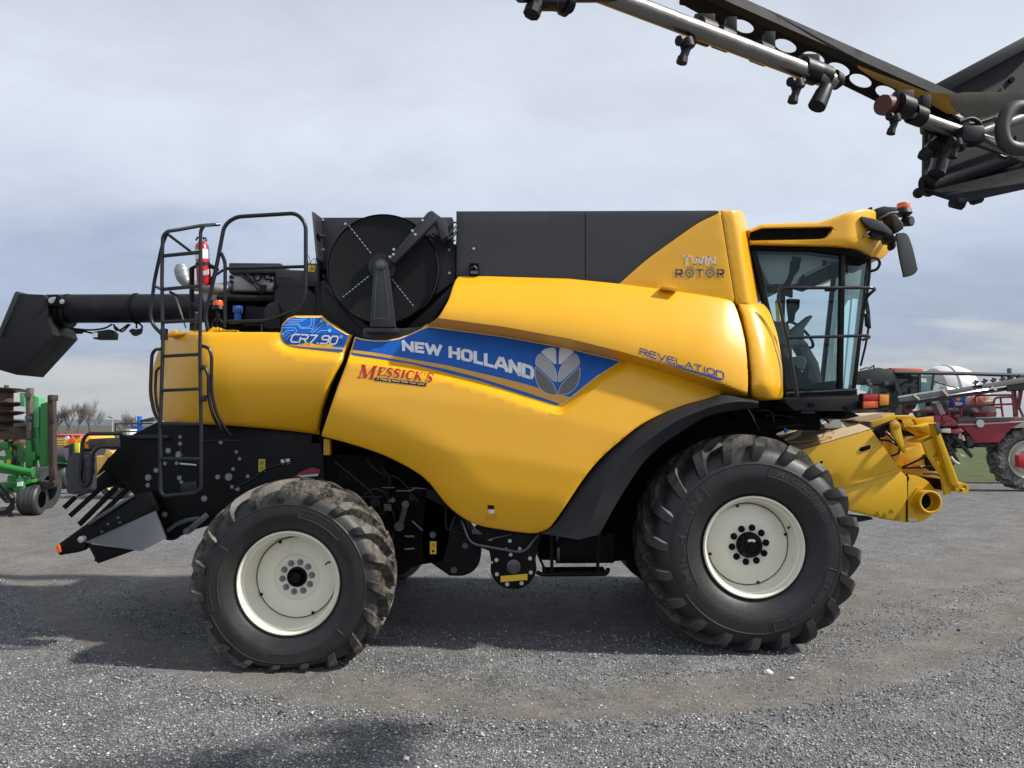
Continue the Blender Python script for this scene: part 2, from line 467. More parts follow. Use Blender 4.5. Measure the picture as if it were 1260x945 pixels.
M['sil2'] = mk('silver_print_mid', (.36, .37, .385), .35, var=.05, vscale=10)
M['sil3'] = mk('silver_print_dark', (.11, .11, .115), .35, var=.12, vscale=9)
M['blueprint'] = mk('dark_blue_print', (.015, .05, .28), .35, var=.05)
M['sticker'] = mk('yellow_sticker', (.75, .47, .02), .45, var=.05)
M['orange'] = mk('orange_lens', (.85, .12, .015), .22, var=.05, coat=.5)
M['amber'] = mk('amber_lens', (.80, .27, .01), .2, var=.25, vscale=60, coat=.5)
M['redlens'] = mk('red_lens', (.42, .008, .006), .22, var=.08, coat=.5)
M['redcan'] = mk('red_enamel', (.50, .012, .018), .25, var=.06, coat=.5)
M['bluecap'] = mk('blue_cap', (.03, .14, .55), .4)
M['mat_grey'] = mk('grey_rubber_mat', (.13, .13, .135), .6, var=.15, vscale=5, bump=.1, bscale=60)
M['seat'] = mk('grey_seat_cloth', (.10, .105, .11), .85, var=.15, vscale=8)
M['cabgrey'] = mk('grey_cab_liner', (.32, .33, .335), .7, var=.08)
M['hose'] = mk('black_hose', (.011, .011, .012), .5, var=.2, spec=.25)

def mk_tyre(name, r0, r1, dustc=(.25, .215, .17), dbase=.10, dtread=1.0):
    m = bpy.data.materials.new(name); m.use_nodes = True; nt = m.node_tree; N = nt.nodes.new; L = nt.links.new
    b = nt.nodes['Principled BSDF']; tc = N('ShaderNodeTexCoord')
    sep = N('ShaderNodeSeparateXYZ'); L(tc.outputs['Object'], sep.inputs[0])
    cmb = N('ShaderNodeCombineXYZ'); L(sep.outputs[0], cmb.inputs[0]); L(sep.outputs[2], cmb.inputs[1])
    ln = N('ShaderNodeVectorMath'); ln.operation = 'LENGTH'; L(cmb.outputs[0], ln.inputs[0])
    mr = N('ShaderNodeMapRange'); mr.interpolation_type = 'SMOOTHSTEP'; L(ln.outputs['Value'], mr.inputs[0]); mr.inputs[1].default_value = r0; mr.inputs[2].default_value = r1
    n = N('ShaderNodeTexNoise'); n.inputs['Scale'].default_value = 5; n.inputs['Detail'].default_value = 10; n.inputs['Roughness'].default_value = .72; L(tc.outputs['Object'], n.inputs['Vector'])
    n2 = N('ShaderNodeTexNoise'); n2.inputs['Scale'].default_value = 22; n2.inputs['Detail'].default_value = 8; n2.inputs['Roughness'].default_value = .7; L(tc.outputs['Object'], n2.inputs['Vector'])
    a = N('ShaderNodeMath'); a.operation = 'ADD'; L(n.outputs[0], a.inputs[0]); L(n2.outputs[0], a.inputs[1])
    thr = N('ShaderNodeMapRange'); L(a.outputs[0], thr.inputs[0]); thr.inputs[1].default_value = .90; thr.inputs[2].default_value = 1.22
    k = N('ShaderNodeMath'); k.operation = 'MULTIPLY'; L(thr.outputs[0], k.inputs[0]); L(mr.outputs[0], k.inputs[1])
    kk = N('ShaderNodeMath'); kk.operation = 'MULTIPLY'; kk.inputs[1].default_value = dtread; L(k.outputs[0], kk.inputs[0]); k = kk
    k2 = N('ShaderNodeMapRange'); L(n.outputs[0], k2.inputs[0]); k2.inputs[1].default_value = .4; k2.inputs[2].default_value = .75; k2.inputs[3].default_value = .0; k2.inputs[4].default_value = dbase
    mxf = N('ShaderNodeMath'); mxf.operation = 'MAXIMUM'; L(k.outputs[0], mxf.inputs[0]); L(k2.outputs[0], mxf.inputs[1])
    mx = N('ShaderNodeMixRGB'); L(mxf.outputs[0], mx.inputs[0]); mx.inputs[1].default_value = (.0125, .0125, .0135, 1); mx.inputs[2].default_value = (*dustc, 1)
    L(mx.outputs[0], b.inputs['Base Color'])
    rr = N('ShaderNodeMapRange'); L(mxf.outputs[0], rr.inputs[0]); rr.inputs[3].default_value = .5; rr.inputs[4].default_value = .95; L(rr.outputs[0], b.inputs['Roughness'])
    bp = N('ShaderNodeBump'); bp.inputs['Strength'].default_value = .25; bp.inputs['Distance'].default_value = .01; L(n2.outputs[0], bp.inputs['Height']); L(bp.outputs[0], b.inputs['Normal'])
    return m
M['tyre_f'] = mk_tyre('front_tyre_rubber', .86, .97, (.20, .18, .15), .06, .45)
M['tyre_r'] = mk_tyre('rear_tyre_rubber', .68, .79, (.25, .215, .165), .07, .65)
M['tyre_far'] = mk_tyre('sprayer_tyre_rubber', .45, .85, (.33, .31, .27), .35)
M['relief'] = mk('raised_rubber', (.034, .034, .034), .75, var=.3, vscale=20)
def mk_glass(name, tint, refl=.9, haze=0.0):
    m = bpy.data.materials.new(name); m.use_nodes = True; nt = m.node_tree; N = nt.nodes.new; L = nt.links.new; nt.nodes.clear()
    out = N('ShaderNodeOutputMaterial'); tr = N('ShaderNodeBsdfTransparent'); tr.inputs[0].default_value = (*tint, 1)
    gl = N('ShaderNodeBsdfGlossy'); gl.inputs['Roughness'].default_value = .02; gl.inputs[0].default_value = (.75, .97, 1, 1)
    fr = N('ShaderNodeFresnel'); fr.inputs[0].default_value = 1.5
    mu = N('ShaderNodeMath'); mu.operation = 'MULTIPLY'; mu.inputs[1].default_value = refl; L(fr.outputs[0], mu.inputs[0])
    tc = N('ShaderNodeTexCoord'); n = N('ShaderNodeTexNoise'); n.inputs['Scale'].default_value = 2.5; n.inputs['Detail'].default_value = 5; L(tc.outputs['Object'], n.inputs['Vector'])
    df = N('ShaderNodeBsdfDiffuse'); df.inputs[0].default_value = (.55, .55, .5, 1)
    h = N('ShaderNodeMapRange'); L(n.outputs[0], h.inputs[0]); h.inputs[1].default_value = .45; h.inputs[2].default_value = .8; h.inputs[3].default_value = haze * .3; h.inputs[4].default_value = haze
    m0 = N('ShaderNodeMixShader'); L(h.outputs[0], m0.inputs[0]); L(tr.outputs[0], m0.inputs[1]); L(df.outputs[0], m0.inputs[2])
    ms = N('ShaderNodeMixShader'); L(mu.outputs[0], ms.inputs[0]); L(m0.outputs[0], ms.inputs[1]); L(gl.outputs[0], ms.inputs[2])
    L(ms.outputs[0], out.inputs[0]); return m
M['glass'] = mk_glass('cab_glass', (.84, .995, .965), .7, .02)
M['glass_dark'] = mk_glass('dark_glass', (.25, .30, .30), 1, .1)
# ------------------------------------------------------------------ ground
def ground_material():
    m = bpy.data.materials.new('gravel_yard'); m.use_nodes = True; nt = m.node_tree; N = nt.nodes.new; L = nt.links.new
    b = nt.nodes['Principled BSDF']; tc = N('ShaderNodeTexCoord'); V = tc.outputs['Object']
    def math_(op, a, b_=None, c=None):
        n = N('ShaderNodeMath'); n.operation = op
        for i, v in enumerate((a, b_, c)):
            if v is None: continue
            if isinstance(v, (int, float)): n.inputs[i].default_value = v
            else: L(v, n.inputs[i])
        return n.outputs[0]
    def noise(scale, det=4, rough=.55, vec=V):
        n = N('ShaderNodeTexNoise'); n.inputs['Scale'].default_value = scale; n.inputs['Detail'].default_value = det; n.inputs['Roughness'].default_value = rough; L(vec, n.inputs['Vector']); return n.outputs[0]
    def smooth(v, lo, hi, a=0.0, b_=1.0):
        n = N('ShaderNodeMapRange'); n.interpolation_type = 'SMOOTHSTEP'; L(v, n.inputs[0])
        for i, x in enumerate((lo, hi, a, b_)): n.inputs[i + 1].default_value = x
        return n.outputs[0]
    def mix(f, a, b_):
        n = N('ShaderNodeMixRGB')
        for i, v in enumerate((f, a, b_)):
            if isinstance(v, (int, float)): n.inputs[i].default_value = v
            elif isinstance(v, tuple): n.inputs[i].default_value = (*v, 1)
            else: L(v, n.inputs[i])
        return n.outputs[0]
    def mix_f(g_): return math_('SUBTRACT', 1.0, math_('MULTIPLY', g_, .30))
    def stones(scale):
        v = N('ShaderNodeTexVoronoi'); v.inputs['Scale'].default_value = scale; L(V, v.inputs['Vector'])
        s = N('ShaderNodeSeparateXYZ'); L(v.outputs['Color'], s.inputs[0]); return v.outputs['Distance'], s.outputs[0], s.outputs[1]
    d1, c1, c1b = stones(62); d2, c2, c2b = stones(150)
    def ramp(v, st):
        r = N('ShaderNodeValToRGB'); L(v, r.inputs[0]); e = r.color_ramp.elements
        e[0].position = st[0][0]; e[1].position = st[-1][0]
        for p, c in st[1:-1]: e.new(p)
        for el, (p, c) in zip(e, st): el.position = p; el.color = (*c, 1)
        return r.outputs[0]
    g1 = ramp(c1, [(0, (.055, .058, .064)), (.40, (.125, .13, .14)), (.72, (.22, .225, .235)), (.9, (.34, .34, .335)), (1, (.58, .57, .54))])
    g2 = ramp(c2, [(0, (.05, .05, .054)), (.6, (.15, .152, .158)), (1, (.36, .355, .345))])
    stone = mix(smooth(d1, .52, .40), g2, g1)   # small stones fill the gaps between the big
    stone = mix(smooth(d1, .30, .62), stone, mix(.6, g2, (.035, .036, .038)))
    fine = mix(noise(160, 3), (.082, .064, .048), (.185, .148, .112))
    fine = mix(.45, fine, g2); fine = mix(math_('MULTIPLY', smooth(noise(22, 5, .75), .46, .66), .4), fine, (.115, .095, .075))
    stone = mix(math_('MULTIPLY', smooth(noise(26, 4, .75), .50, .68), .35), stone, mix(c2b, (.24, .245, .255), (.42, .42, .42)))
    stone = mix(math_('MULTIPLY', smooth(noise(7, 5, .7), .52, .72), .25), stone, (.32, .325, .335))
    # worn wheel tracks where the fines have come up
    sep = N('ShaderNodeSeparateXYZ'); L(V, sep.inputs[0]); X, Yc = sep.outputs[0], sep.outputs[1]
    wob = math_('MULTIPLY', math_('SUBTRACT', noise(.7, 3), .5), .9)
    def band(y0, k, w):
        xx = math_('SUBTRACT', X, .3); par = math_('ADD', math_('MULTIPLY', math_('MULTIPLY', xx, xx), k), y0)
        dd = math_('ABSOLUTE', math_('ADD', math_('SUBTRACT', Yc, par), wob)); return smooth(dd, w, w * .25)
    tr = math_('MAXIMUM', band(-1.05, .10, .6), band(1.6, .06, 2.0))
    tr = math_('MAXIMUM', tr, math_('MULTIPLY', band(3.9, .05, .8), .3))
    pat = smooth(noise(.55, 6, .6), .47, .68)
    tr = math_('MAXIMUM', math_('MULTIPLY', tr, smooth(noise(1.6, 5, .65), .28, .52)), math_('MULTIPLY', pat, .30))
    tr = math_('MULTIPLY', tr, smooth(noise(34, 4, .7), .25, .6, .45, .95))
    col = mix(tr, stone, fine)
    # loose brighter drifts
    drift = smooth(noise(.9, 5, .6), .52, .72)
    col = mix(math_('MULTIPLY', drift, .22), col, mix(c1b, (.20, .205, .215), (.33, .335, .34)))
    # grass beyond the yard
    gx = math_('ADD', Yc, math_('MULTIPLY', math_('SUBTRACT', noise(.8, 5), .5), 1.2))
    edge = math_('ADD', math_('MULTIPLY', smooth(X, -4, 3), -46), 66.0)
    gm = smooth(math_('SUBTRACT', gx, edge), -.25, .25)
    gr = mix(noise(9, 9, .8), (.028, .055, .010), (.145, .190, .050)); gr = mix(math_('MULTIPLY', noise(.6, 4), .5), gr, (.15, .17, .055))
    field = mix(noise(.05, 4), (.115, .10, .075), (.085, .09, .055)); gr = mix(smooth(noise(1.3, 6, .7), .4, .62), gr, mix(noise(20, 5), (.03, .05, .012), (.085, .12, .03))); gr = mix(smooth(Yc, 50, 90), gr, field)
    col = mix(gm, col, gr)
    gn = N('ShaderNodeVectorMath'); gn.operation = 'SCALE'; L(math_('MULTIPLY', smooth(noise(1.7, 14, .86), .24, .76, .58, 1.50), mix_f(gm)), gn.inputs['Scale']); L(col, gn.inputs[0]); L(gn.outputs[0], b.inputs['Base Color']); b.inputs['Roughness'].default_value = .88; b.inputs['Specular IOR Level'].default_value = .35
    h = math_('ADD', math_('MULTIPLY', math_('SUBTRACT', .6, math_('MINIMUM', d1, .6)), math_('SUBTRACT', .016, math_('MULTIPLY', tr, .012))), math_('MULTIPLY', math_('SUBTRACT', .6, math_('MINIMUM', d2, .6)), .005))
    bp = N('ShaderNodeBump'); bp.inputs['Strength'].default_value = .9; bp.inputs['Distance'].default_value = 1.0; L(h, bp.inputs['Height'])
    L(bp.outputs[0], b.inputs['Normal'])
    return m
def build_ground():
    # finer sheet near the machine carries low ruts, coarse rings out to the horizon
    bm = bmesh.new()
    xs = np.concatenate([[-2500, -900, -300, -120, -50, -25], np.arange(-14, 14.01, .25), [25, 50, 120, 300, 900, 2500]])
    ys = np.concatenate([[-200, -60, -20], np.arange(-8, 14.01, .25), [20, 30, 45, 70, 120, 250, 600, 1500, 3500]])
    def hgt(x, y):
        if abs(x) > 13 or y > 13 or y < -7.5: return 0
        w = min(1, (13 - abs(x)) / 3, (13 - y) / 3, (y + 7.5) / 1)
        p1 = -1.05 + .10 * (x - .3) ** 2; p2 = 1.6 + .075 * (x - .3) ** 2
        z = -.018 * math.exp(-((y - p1) / .3) ** 2) + .028 * math.exp(-((y - p1 + .6) / .22) ** 2) - .012 * math.exp(-((y - p2) / .5) ** 2)
        z += .010 * math.sin(x * 2.1 + y * .7) * math.sin(y * 1.9 - x * .4)
        return z * w
    grid = [[bm.verts.new((x, y, hgt(x, y))) for x in xs] for y in ys]
    for j in range(len(ys) - 1):
        for i in range(len(xs) - 1): bm.faces.new((grid[j][i], grid[j][i + 1], grid[j + 1][i + 1], grid[j + 1][i]))
    me = bpy.data.meshes.new('ground'); bm.to_mesh(me); bm.free()
    o = link('ground', me, ground_material(), None, 180); tag(o, kind='structure'); return hgt
hgt = build_ground()

def build_stones():
    r = np.random.default_rng(3); n = 60000
    D = 4.15 + (r.random(n) ** 1.35) * 6.0; X = (r.random(n) * 2 - 1) * (D * .72 + .4); Y = D + CAM_Y
    xx = X - .3
    par = -1.05 + .10 * xx ** 2; keep = (np.abs(Y - par) > .42) | (r.random(n) < .25)
    par2 = 1.6 + .075 * xx ** 2; keep &= (np.abs(Y - par2) > .8) | (r.random(n) < .2)
    X, Y = X[keep], Y[keep]; n = len(X)
    size = .0042 + .0085 * r.random(n) ** 2.2
    size = np.where(r.random(n) < .005, size + .006 + .008 * r.random(n), size)
    base = np.array([(1, 0, 0), (-1, 0, 0), (0, 1, 0), (0, -1, 0), (0, 0, 1), (0, 0, -1)], float)
    tri = np.array([(0, 2, 4), (2, 1, 4), (1, 3, 4), (3, 0, 4), (2, 0, 5), (1, 2, 5), (3, 1, 5), (0, 3, 5)])
    a = r.random(n) * 6.283; ca, sa = np.cos(a), np.sin(a)
    v = base[None] * (1 + .35 * (r.random((n, 6, 1)) - .5)) + .35 * (r.random((n, 6, 3)) - .5)
    v *= (size[:, None, None] * np.stack([.8 + .7 * r.random(n), .7 + .4 * r.random(n), .45 + .35 * r.random(n)], 1)[:, None, :])
    x = v[:, :, 0] * ca[:, None] - v[:, :, 1] * sa[:, None] + X[:, None]; y = v[:, :, 0] * sa[:, None] + v[:, :, 1] * ca[:, None] + Y[:, None]
    z0 = np.array([hgt(p, q) for p, q in zip(X, Y)])
    z = v[:, :, 2] + (size * .35 + z0)[:, None]
    co = np.stack([x, y, z], 2).reshape(-1, 3)
    f = (tri[None] + (np.arange(n) * 6)[:, None, None]).reshape(-1, 3)
    me = bpy.data.meshes.new('loose_gravel'); me.vertices.add(len(co)); me.vertices.foreach_set('co', co.ravel())
    me.loops.add(f.size); me.loops.foreach_set('vertex_index', f.ravel().astype(np.int32))
    me.polygons.add(len(f)); me.polygons.foreach_set('loop_start', np.arange(0, f.size, 3, dtype=np.int32)); me.update(calc_edges=True)
    m = bpy.data.materials.new('gravel_stone'); m.use_nodes = True; nt = m.node_tree
    g = nt.nodes.new('ShaderNodeNewGeometry'); rp = nt.nodes.new('ShaderNodeValToRGB'); nt.links.new(g.outputs['Random Per Island'], rp.inputs[0])
    e = rp.color_ramp.elements; st = [(0, (.07, .073, .08)), (.35, (.15, .156, .168)), (.68, (.27, .278, .29)), (.90, (.42, .42, .415)), (.975, (.50, .46, .38)), (1, (.74, .72, .68))]
    e[0].position = 0; e[1].position = 1
    for p, c in st[1:-1]: e.new(p)
    for el, (p, c) in zip(e, st): el.position = p; el.color = (*c, 1)
    b = nt.nodes['Principled BSDF']; nt.links.new(rp.outputs[0], b.inputs['Base Color']); b.inputs['Roughness'].default_value = .85
    o = link('loose_gravel', me, m, None, 0)
    tag(o, 'loose grey crushed stone gravel spread over the yard in the foreground', 'gravel', kind='stuff')
build_stones()

def build_hills():
    m = mk('far_wooded_hill', (.085, .105, .135), .95, var=.25, vscale=.02)
    mb = MB(); r = random.Random(5)
    pts = []
    for k in range(121):
        a = -1.25 + 2.5 * k / 120; d = 1500
        h = 9 + 5 * math.sin(a * 7 + 1) + 3 * math.sin(a * 17) + 3 * math.sin(a * 31 + 2) + 1.6 * r.random()
        if a > -.35 and a < .2: h += 3
        h += 9 * math.exp(-((a + .50) / .045) ** 2)
        pts.append((d * math.sin(a), d * math.cos(a), max(2, h)))
    va = [mb.bm.verts.new((x, y, -2)) for x, y, h in pts]; vb = [mb.bm.verts.new((x * 1.02, y * 1.02, h)) for x, y, h in pts]; vc = [mb.bm.verts.new((x * 1.15, y * 1.15, h * .6)) for x, y, h in pts]
    for A, B in ((va, vb), (vb, vc)):
        for i in range(len(pts) - 1): mb.face([A[i], A[i + 1], B[i + 1], B[i]])
    tag(mb.build('hills', m, None, 60), kind='structure')
build_hills()
# ================================================================== combine harvester
combine = thing('combine_harvester', 'large yellow combine harvester with blue side decal and cream wheels, standing across the gravel yard', 'combine harvester', (0, 1.7, 0))
CB = combine
crease = itp([(500, 397), (525, 400), (560, 404.5), (620, 412.5), (700, 427), (766, 443.5), (830, 462), (887, 482), (925, 497)])
utop = itp([(520, 340), (562, 340), (700, 343), (760, 349), (821, 357), (893, 368), (902, 371.5), (920, 378)])

# ---- added near-black block inside the body, stops light behind the panels
mb = MB()
mb.slab([(398, 425), (450, 425), (560, 345), (562, 264), (884, 262), (908, 264), (926, 372), (955, 470), (930, 500), (868, 500), (800, 535), (740, 590), (690, 645), (620, 640), (560, 612), (520, 575), (470, 545), (405, 522)], .62, 2.95)
mb.build('body_light_block', M['pit'], CB, 0)
mb = MB(); mb.slab([(424, 412), (441, 414), (420, 470), (410, 545), (383, 545), (388, 500)], .46, .6); mb.build('gap_shade_strip', M['pit'], CB, 0)  # near-black strip added so the panel gap reads as shade

# ---- main side panel
L1 = spline([(430, 437), (506, 448.8), (591, 470), (649, 488.6), (683, 499.2), (693, 498), (712, 482), (734, 464), (766, 444)], 8)
decal_poly = [(436.6, 414), (445, 416.6), (460, 418.6), (475, 418.6), (490, 416), (505, 410.5), (517, 404.5), (525, 398), (560, 404.5), (620, 412.5), (700, 427), (766, 443.5)] + L1[::-1]
sweep = spline([(396, 537), (427, 545), (460, 555.5), (482, 564.5), (509, 579), (528, 594), (549, 620), (568, 636), (590, 646.5), (622, 652.5), (650, 656), (663, 655.5)], 6)
fend_o = spline([(663, 655.5), (672, 652), (680, 645), (696, 622), (716, 592), (736.5, 566.5), (762, 543.5), (792, 521), (833, 502), (863, 493), (886, 488)], 6)
main_out = [(436.6, 414), (445, 416.6), (460, 418.6), (475, 418.6), (490, 416), (505, 410.5), (517, 404.5), (525, 398.5), (560, 403), (620, 411), (700, 425.5), (766, 442), (830, 460.5), (886, 480.5), (889, 485)] + fend_o[::-1] + sweep[::-1][1:] + [(396, 534), (404.5, 508), (415, 477), (427, 446)]
du = itp([(-20, .30), (0, .30), (10, .275), (40, .19), (90, .125), (150, .09), (200, .10), (260, .15)])
dp = np.array(decal_poly); sw = np.array(sweep)
def main_depth(x, y):
    q = np.stack([x, y], 1)
    u = y - crease(x)
    Y = du(u)
    d = dist_poly(q, dp); ins = inside_poly(q, dp)
    k = np.where(ins, 1.0, np.clip(1 - d / 9, 0, 1))
    Y = Y + .075 * k
    ds = dist_poly(q, sw, False); Y = Y + .10 * np.clip(1 - ds / 58, 0, 1) ** 2.4
    dr = np.clip((x - 780) / 110, 0, 1); Y = Y + .05 * dr ** 2
    return Y
ex = []
for off in (0, 3.3, 6.6, 10):
    c = np.array(resample(L1, 4)); t = np.gradient(c, axis=0); t /= np.linalg.norm(t, axis=1)[:, None]; nn = np.stack([-t[:, 1], t[:, 0]], 1); ex.append(c + nn * off)
main_panel, main_surf = panel('side_panel', main_out, main_depth, M['yellow'], CB, thick=.03, edge=(2.5, .012), step=6, dens=4, smooth=34, extra=np.concatenate(ex))
main_panel['label'] = 'large sweeping yellow side panel with the blue decal'

# ---- rear panel
b_bot = spline([(345, 409.5), (346, 416), (350, 422.5), (362, 427.6), (390, 431), (420, 434.3), (426, 434.5)], 6)
badge = [(432, 411.5), (427, 410), (413.7, 402), (401.5, 394), (396, 389)] + spline([(396, 389), (363, 389), (354.3, 392), (347.5, 399), (345, 409.5)], 5)[1:] + b_bot[1:]
rear_gap = [(432, 412), (427, 426), (419, 446), (406, 473), (396.5, 502), (391.5, 529), (391, 534.5)]
rear_out = [(203, 418), (209, 412), (222, 410), (250, 409), (278, 408.6), (320, 408.6), (345, 409)] + [(347, 399), (354, 391.5), (363, 388.3), (396, 388.3), (402, 393.4), (414, 401.3), (427, 409.4)] + rear_gap + [(360, 530.5), (324, 527), (280, 523.5), (240, 521.5), (205, 520)] + spline([(205, 520), (193, 512), (187, 500), (185, 482), (187, 460), (193, 437), (203, 418)], 5)[1:-1]
bp_ = np.array(badge)
def rear_depth(x, y):
    q = np.stack([x, y], 1)
    Y = np.where(y < 458, .17 + .10 * np.abs((458 - y) / 49) ** 2, .17 + .18 * np.abs((y - 458) / 68) ** 2.3)
    Y = Y + 1.0 * np.clip((262 - x) / 78, 0, 1) ** 2.4
    d = dist_poly(q, bp_); ins = inside_poly(q, bp_)
    k = np.where(ins, 1.0, np.clip(1 - d / 9, 0, 1)) * np.clip((y - 409) / 16, 0, 1)
    return Y + .055 * k
ex = []
for off in (0, 3.3, 6.6, 10):
    c = np.array(resample(b_bot, 3)); t = np.gradient(c, axis=0); t /= np.linalg.norm(t, axis=1)[:, None]; nn = np.stack([-t[:, 1], t[:, 0]], 1); ex.append(c + nn * (off if nn[len(nn) // 2][1] > 0 else -off))
rear_panel, rear_surf = panel('rear_panel', rear_out, rear_depth, M['yellow'], CB, thick=.06, edge=(6, .03), step=7, dens=4, extra=np.concatenate(ex))
rear_panel['label'] = 'barrel shaped yellow rear panel with model badge'
# inner return of the panel edge along the gap
mb = MB()
a = [P(x - 1, y, rear_surf([(x - 6, y)])[0] + .02) for x, y in rear_gap]; b = [P(x + 1.5, y, .42) for x, y in rear_gap]
for i in range(len(a) - 1): mb.poly3([a[i], a[i + 1], b[i + 1], b[i]])
mb.build('panel_flange', M['yellow'], rear_panel)

# ---- upper panel
up_out = [(525, 400.6)] + spline([(525, 400.6), (539, 390), (548, 376), (553, 366), (559, 348), (564, 340)], 5)[1:] + [(600, 340), (700, 343), (760, 349), (821, 357), (860, 362.5), (893, 368)] + spline([(893, 368), (901, 371), (905, 378), (909, 389), (916, 416), (919.6, 444), (920.5, 470), (919.5, 488)], 5)[1:] + [(906, 488), (890, 484), (830, 462), (766, 443.7), (700, 427), (620, 412.5), (560, 404.5)]
def up_depth(x, y):
    c = crease(x) - 10.5; t = utop(x)
    v = np.clip((y - t) / np.maximum(c - t, 1), 0, 1)
    Y = .46 - .33 * np.sin(v * math.pi / 2) ** .85
    w = np.clip((y - c) / 10.5, 0, 1); Y = Y + .20 * w
    return Y + .05 * np.clip((x - 860) / 60, 0, 1) ** 2
xs_ = np.arange(535, 918, 6.0); ex = np.concatenate([np.stack([xs_, crease(xs_) - 10.5 + o_], 1) for o_ in (-2, 0, 2, 6)])
upper_panel, up_surf = panel('upper_panel', up_out, up_depth, M['yellow'], CB, thick=.03, edge=(2.0, .008), step=5, dens=4, extra=ex, smooth=60)
mb = MB(); mb.slab([(813, 355), (815, 351), (832, 351.5), (834, 358)], .36, .46, .008); mb.build('panel_latch', M['yellow'], upper_panel)

# ---- front corner panel
fc_out = [(905, 371)] + [(939, 374)] + spline([(939, 374), (944.5, 380), (949, 389), (957.5, 416), (962.5, 452), (963.5, 485), (961, 491.5)], 5)[1:] + [(945, 491.5), (925, 489.5), (924.5, 460), (920.5, 422), (914, 389), (909, 377)]
def fc_depth(x, y):
    r = np.interp(y, [371, 389, 416, 452, 492], [940, 949, 957, 962, 963.5])
    Y = up_depth(np.full(np.shape(x), 905.0), np.clip(y, 374, 480)) + .015 + .30 * np.clip((x - (r - 26)) / 26, 0, 1) ** 2.4
    return Y + .10 * np.clip((y - 482) / 10, 0, 1)
fc, fc_surf = panel('corner_panel', fc_out, fc_depth, M['yellow'], CB, back=.75, edge=(4, .03), step=7, dens=4)

# ---- grain tank: dark covers, yellow front triangle, rounded front column
tri_curve = spline([(884, 259), (881.5, 263.5), (857, 276), (824, 299), (794, 321), (762, 349)], 6)
tank_out = [(561.5, 260), (720, 259.6), (884, 259)] + tri_curve[1:] + [(762, 352), (700, 346), (561.5, 343)]
tank, tank_surf = panel('grain_tank', tank_out, lambda x, y: .50 + .0 * x, M['tankgrey'], CB, back=2.9, edge=(1.2, .006), step=14, dens=6)
tank['label'] = 'charcoal grain tank side cover'
dc = Decal(lambda q: np.full(len(q), .50), .002); dc.ribbon([(720.3, 261.5), (720.6, 343)], .9); dc.build('cover_seam', M['pit'], tank)
tri_out = [(884.3, 259.2), (886.5, 261), (904.2, 371)] + [(893, 371), (821, 360), (762, 352)] + tri_curve[::-1][:-1]
tri, tri_surf = panel('tank_front_panel', tri_out, lambda x, y: .488 + 0 * x, M['yellow'], CB, back=.56, edge=(1.5, .006), step=10, dens=5)
col_out = [(886.6, 259.2), (908, 258.6), (913, 259.5), (916, 264), (920, 281), (926, 320), (933, 372), (934, 378), (906, 374), (904.3, 369)]
def col_depth(x, y):
    r = np.interp(y, [259, 281, 372], [915, 920, 934]); return .487 + .45 * np.clip((x - (r - 14)) / 14, 0, 1) ** 2.3
colp, _ = panel('tank_column', col_out, col_depth, M['yellow'], CB, back=2.9, edge=(3, .02), step=5, dens=4)
mb = MB(); mb.slab([(577.5, 324), (589, 324), (589, 338), (577.5, 338)], .44, .505); bx = mb.build('hatch_pocket', M['pit'], tank)
mb = MB(); mb.ptube([(580, 330, .43), (584, 327.5, .43), (587, 331, .43)], .006); mb.slab([(579, 333), (588, 333), (588, 337), (579, 337)], .43, .45); mb.build('hatch_catch', M['greysteel'], tank)

# ---- fender (lofted over the front tyre)
def loft(name, curves, mat, parent, n=44, mids=None):
    rows = []
    for c in curves: rows.append(resample_n(c, n))
    mb = MB(); V = [[mb.bm.verts.new(P(*p)) for p in r] for r in rows]
    for A, B in zip(V, V[1:]):
        for i in range(n - 1): mb.face([A[i], A[i + 1], B[i + 1], B[i]])
    bmesh.ops.recalc_face_normals(mb.bm, faces=mb.bm.faces)
    return mb.build(name, mat, parent, 28)
Oc = spline([(933, 493.5), (912, 489.5), (889, 485), (863, 493), (833, 502), (792, 521), (762, 543.5), (736.5, 566.5), (716, 592), (696, 622), (678, 648), (663, 656)], 6)
Cc = spline([(933.5, 496), (912, 494), (884, 498), (850, 510), (823, 524), (782, 554), (760, 580), (741, 606), (729, 636), (712, 664)], 6)
Ic = spline([(933, 502), (907, 504.5), (869, 513), (838, 532), (813, 549), (790, 572), (772, 598), (754, 628), (742, 650), (737, 658)], 6)
z3 = lambda c, y: [(p[0], p[1], y) for p in c]
On, Cn, In = resample_n(Oc, 44), resample_n(Cc, 44), resample_n(Ic, 44)
m1 = On * .5 + Cn * .5
loft('fender', [z3(On, .42), z3(On, .215), z3(On * .93 + Cn * .07, .17), z3(m1, .09), z3(Cn * .94 + On * .06, .035), z3(Cn, .03), z3(In * .94 + Cn * .06, .10), z3(In, .13), z3(In, .17), z3(In * .6 + Cn * .4, .45)], M['plastic'], CB)
# inner wheel arch liner behind the fender
mb = MB(); q = resample_n(spline([(905, 500), (868, 512), (835, 527), (800, 556), (776, 590), (757, 628), (745, 662)], 6), 30)
A = [mb.bm.verts.new(P(x, y, .25)) for x, y in q]; B = [mb.bm.verts.new(P(x, y, .25) + Vector((0, .8, 0))) for x, y in q]
for i in range(29): mb.face([A[i], A[i + 1], B[i + 1], B[i]])
mb.build('arch_liner', M['pit'], CB)

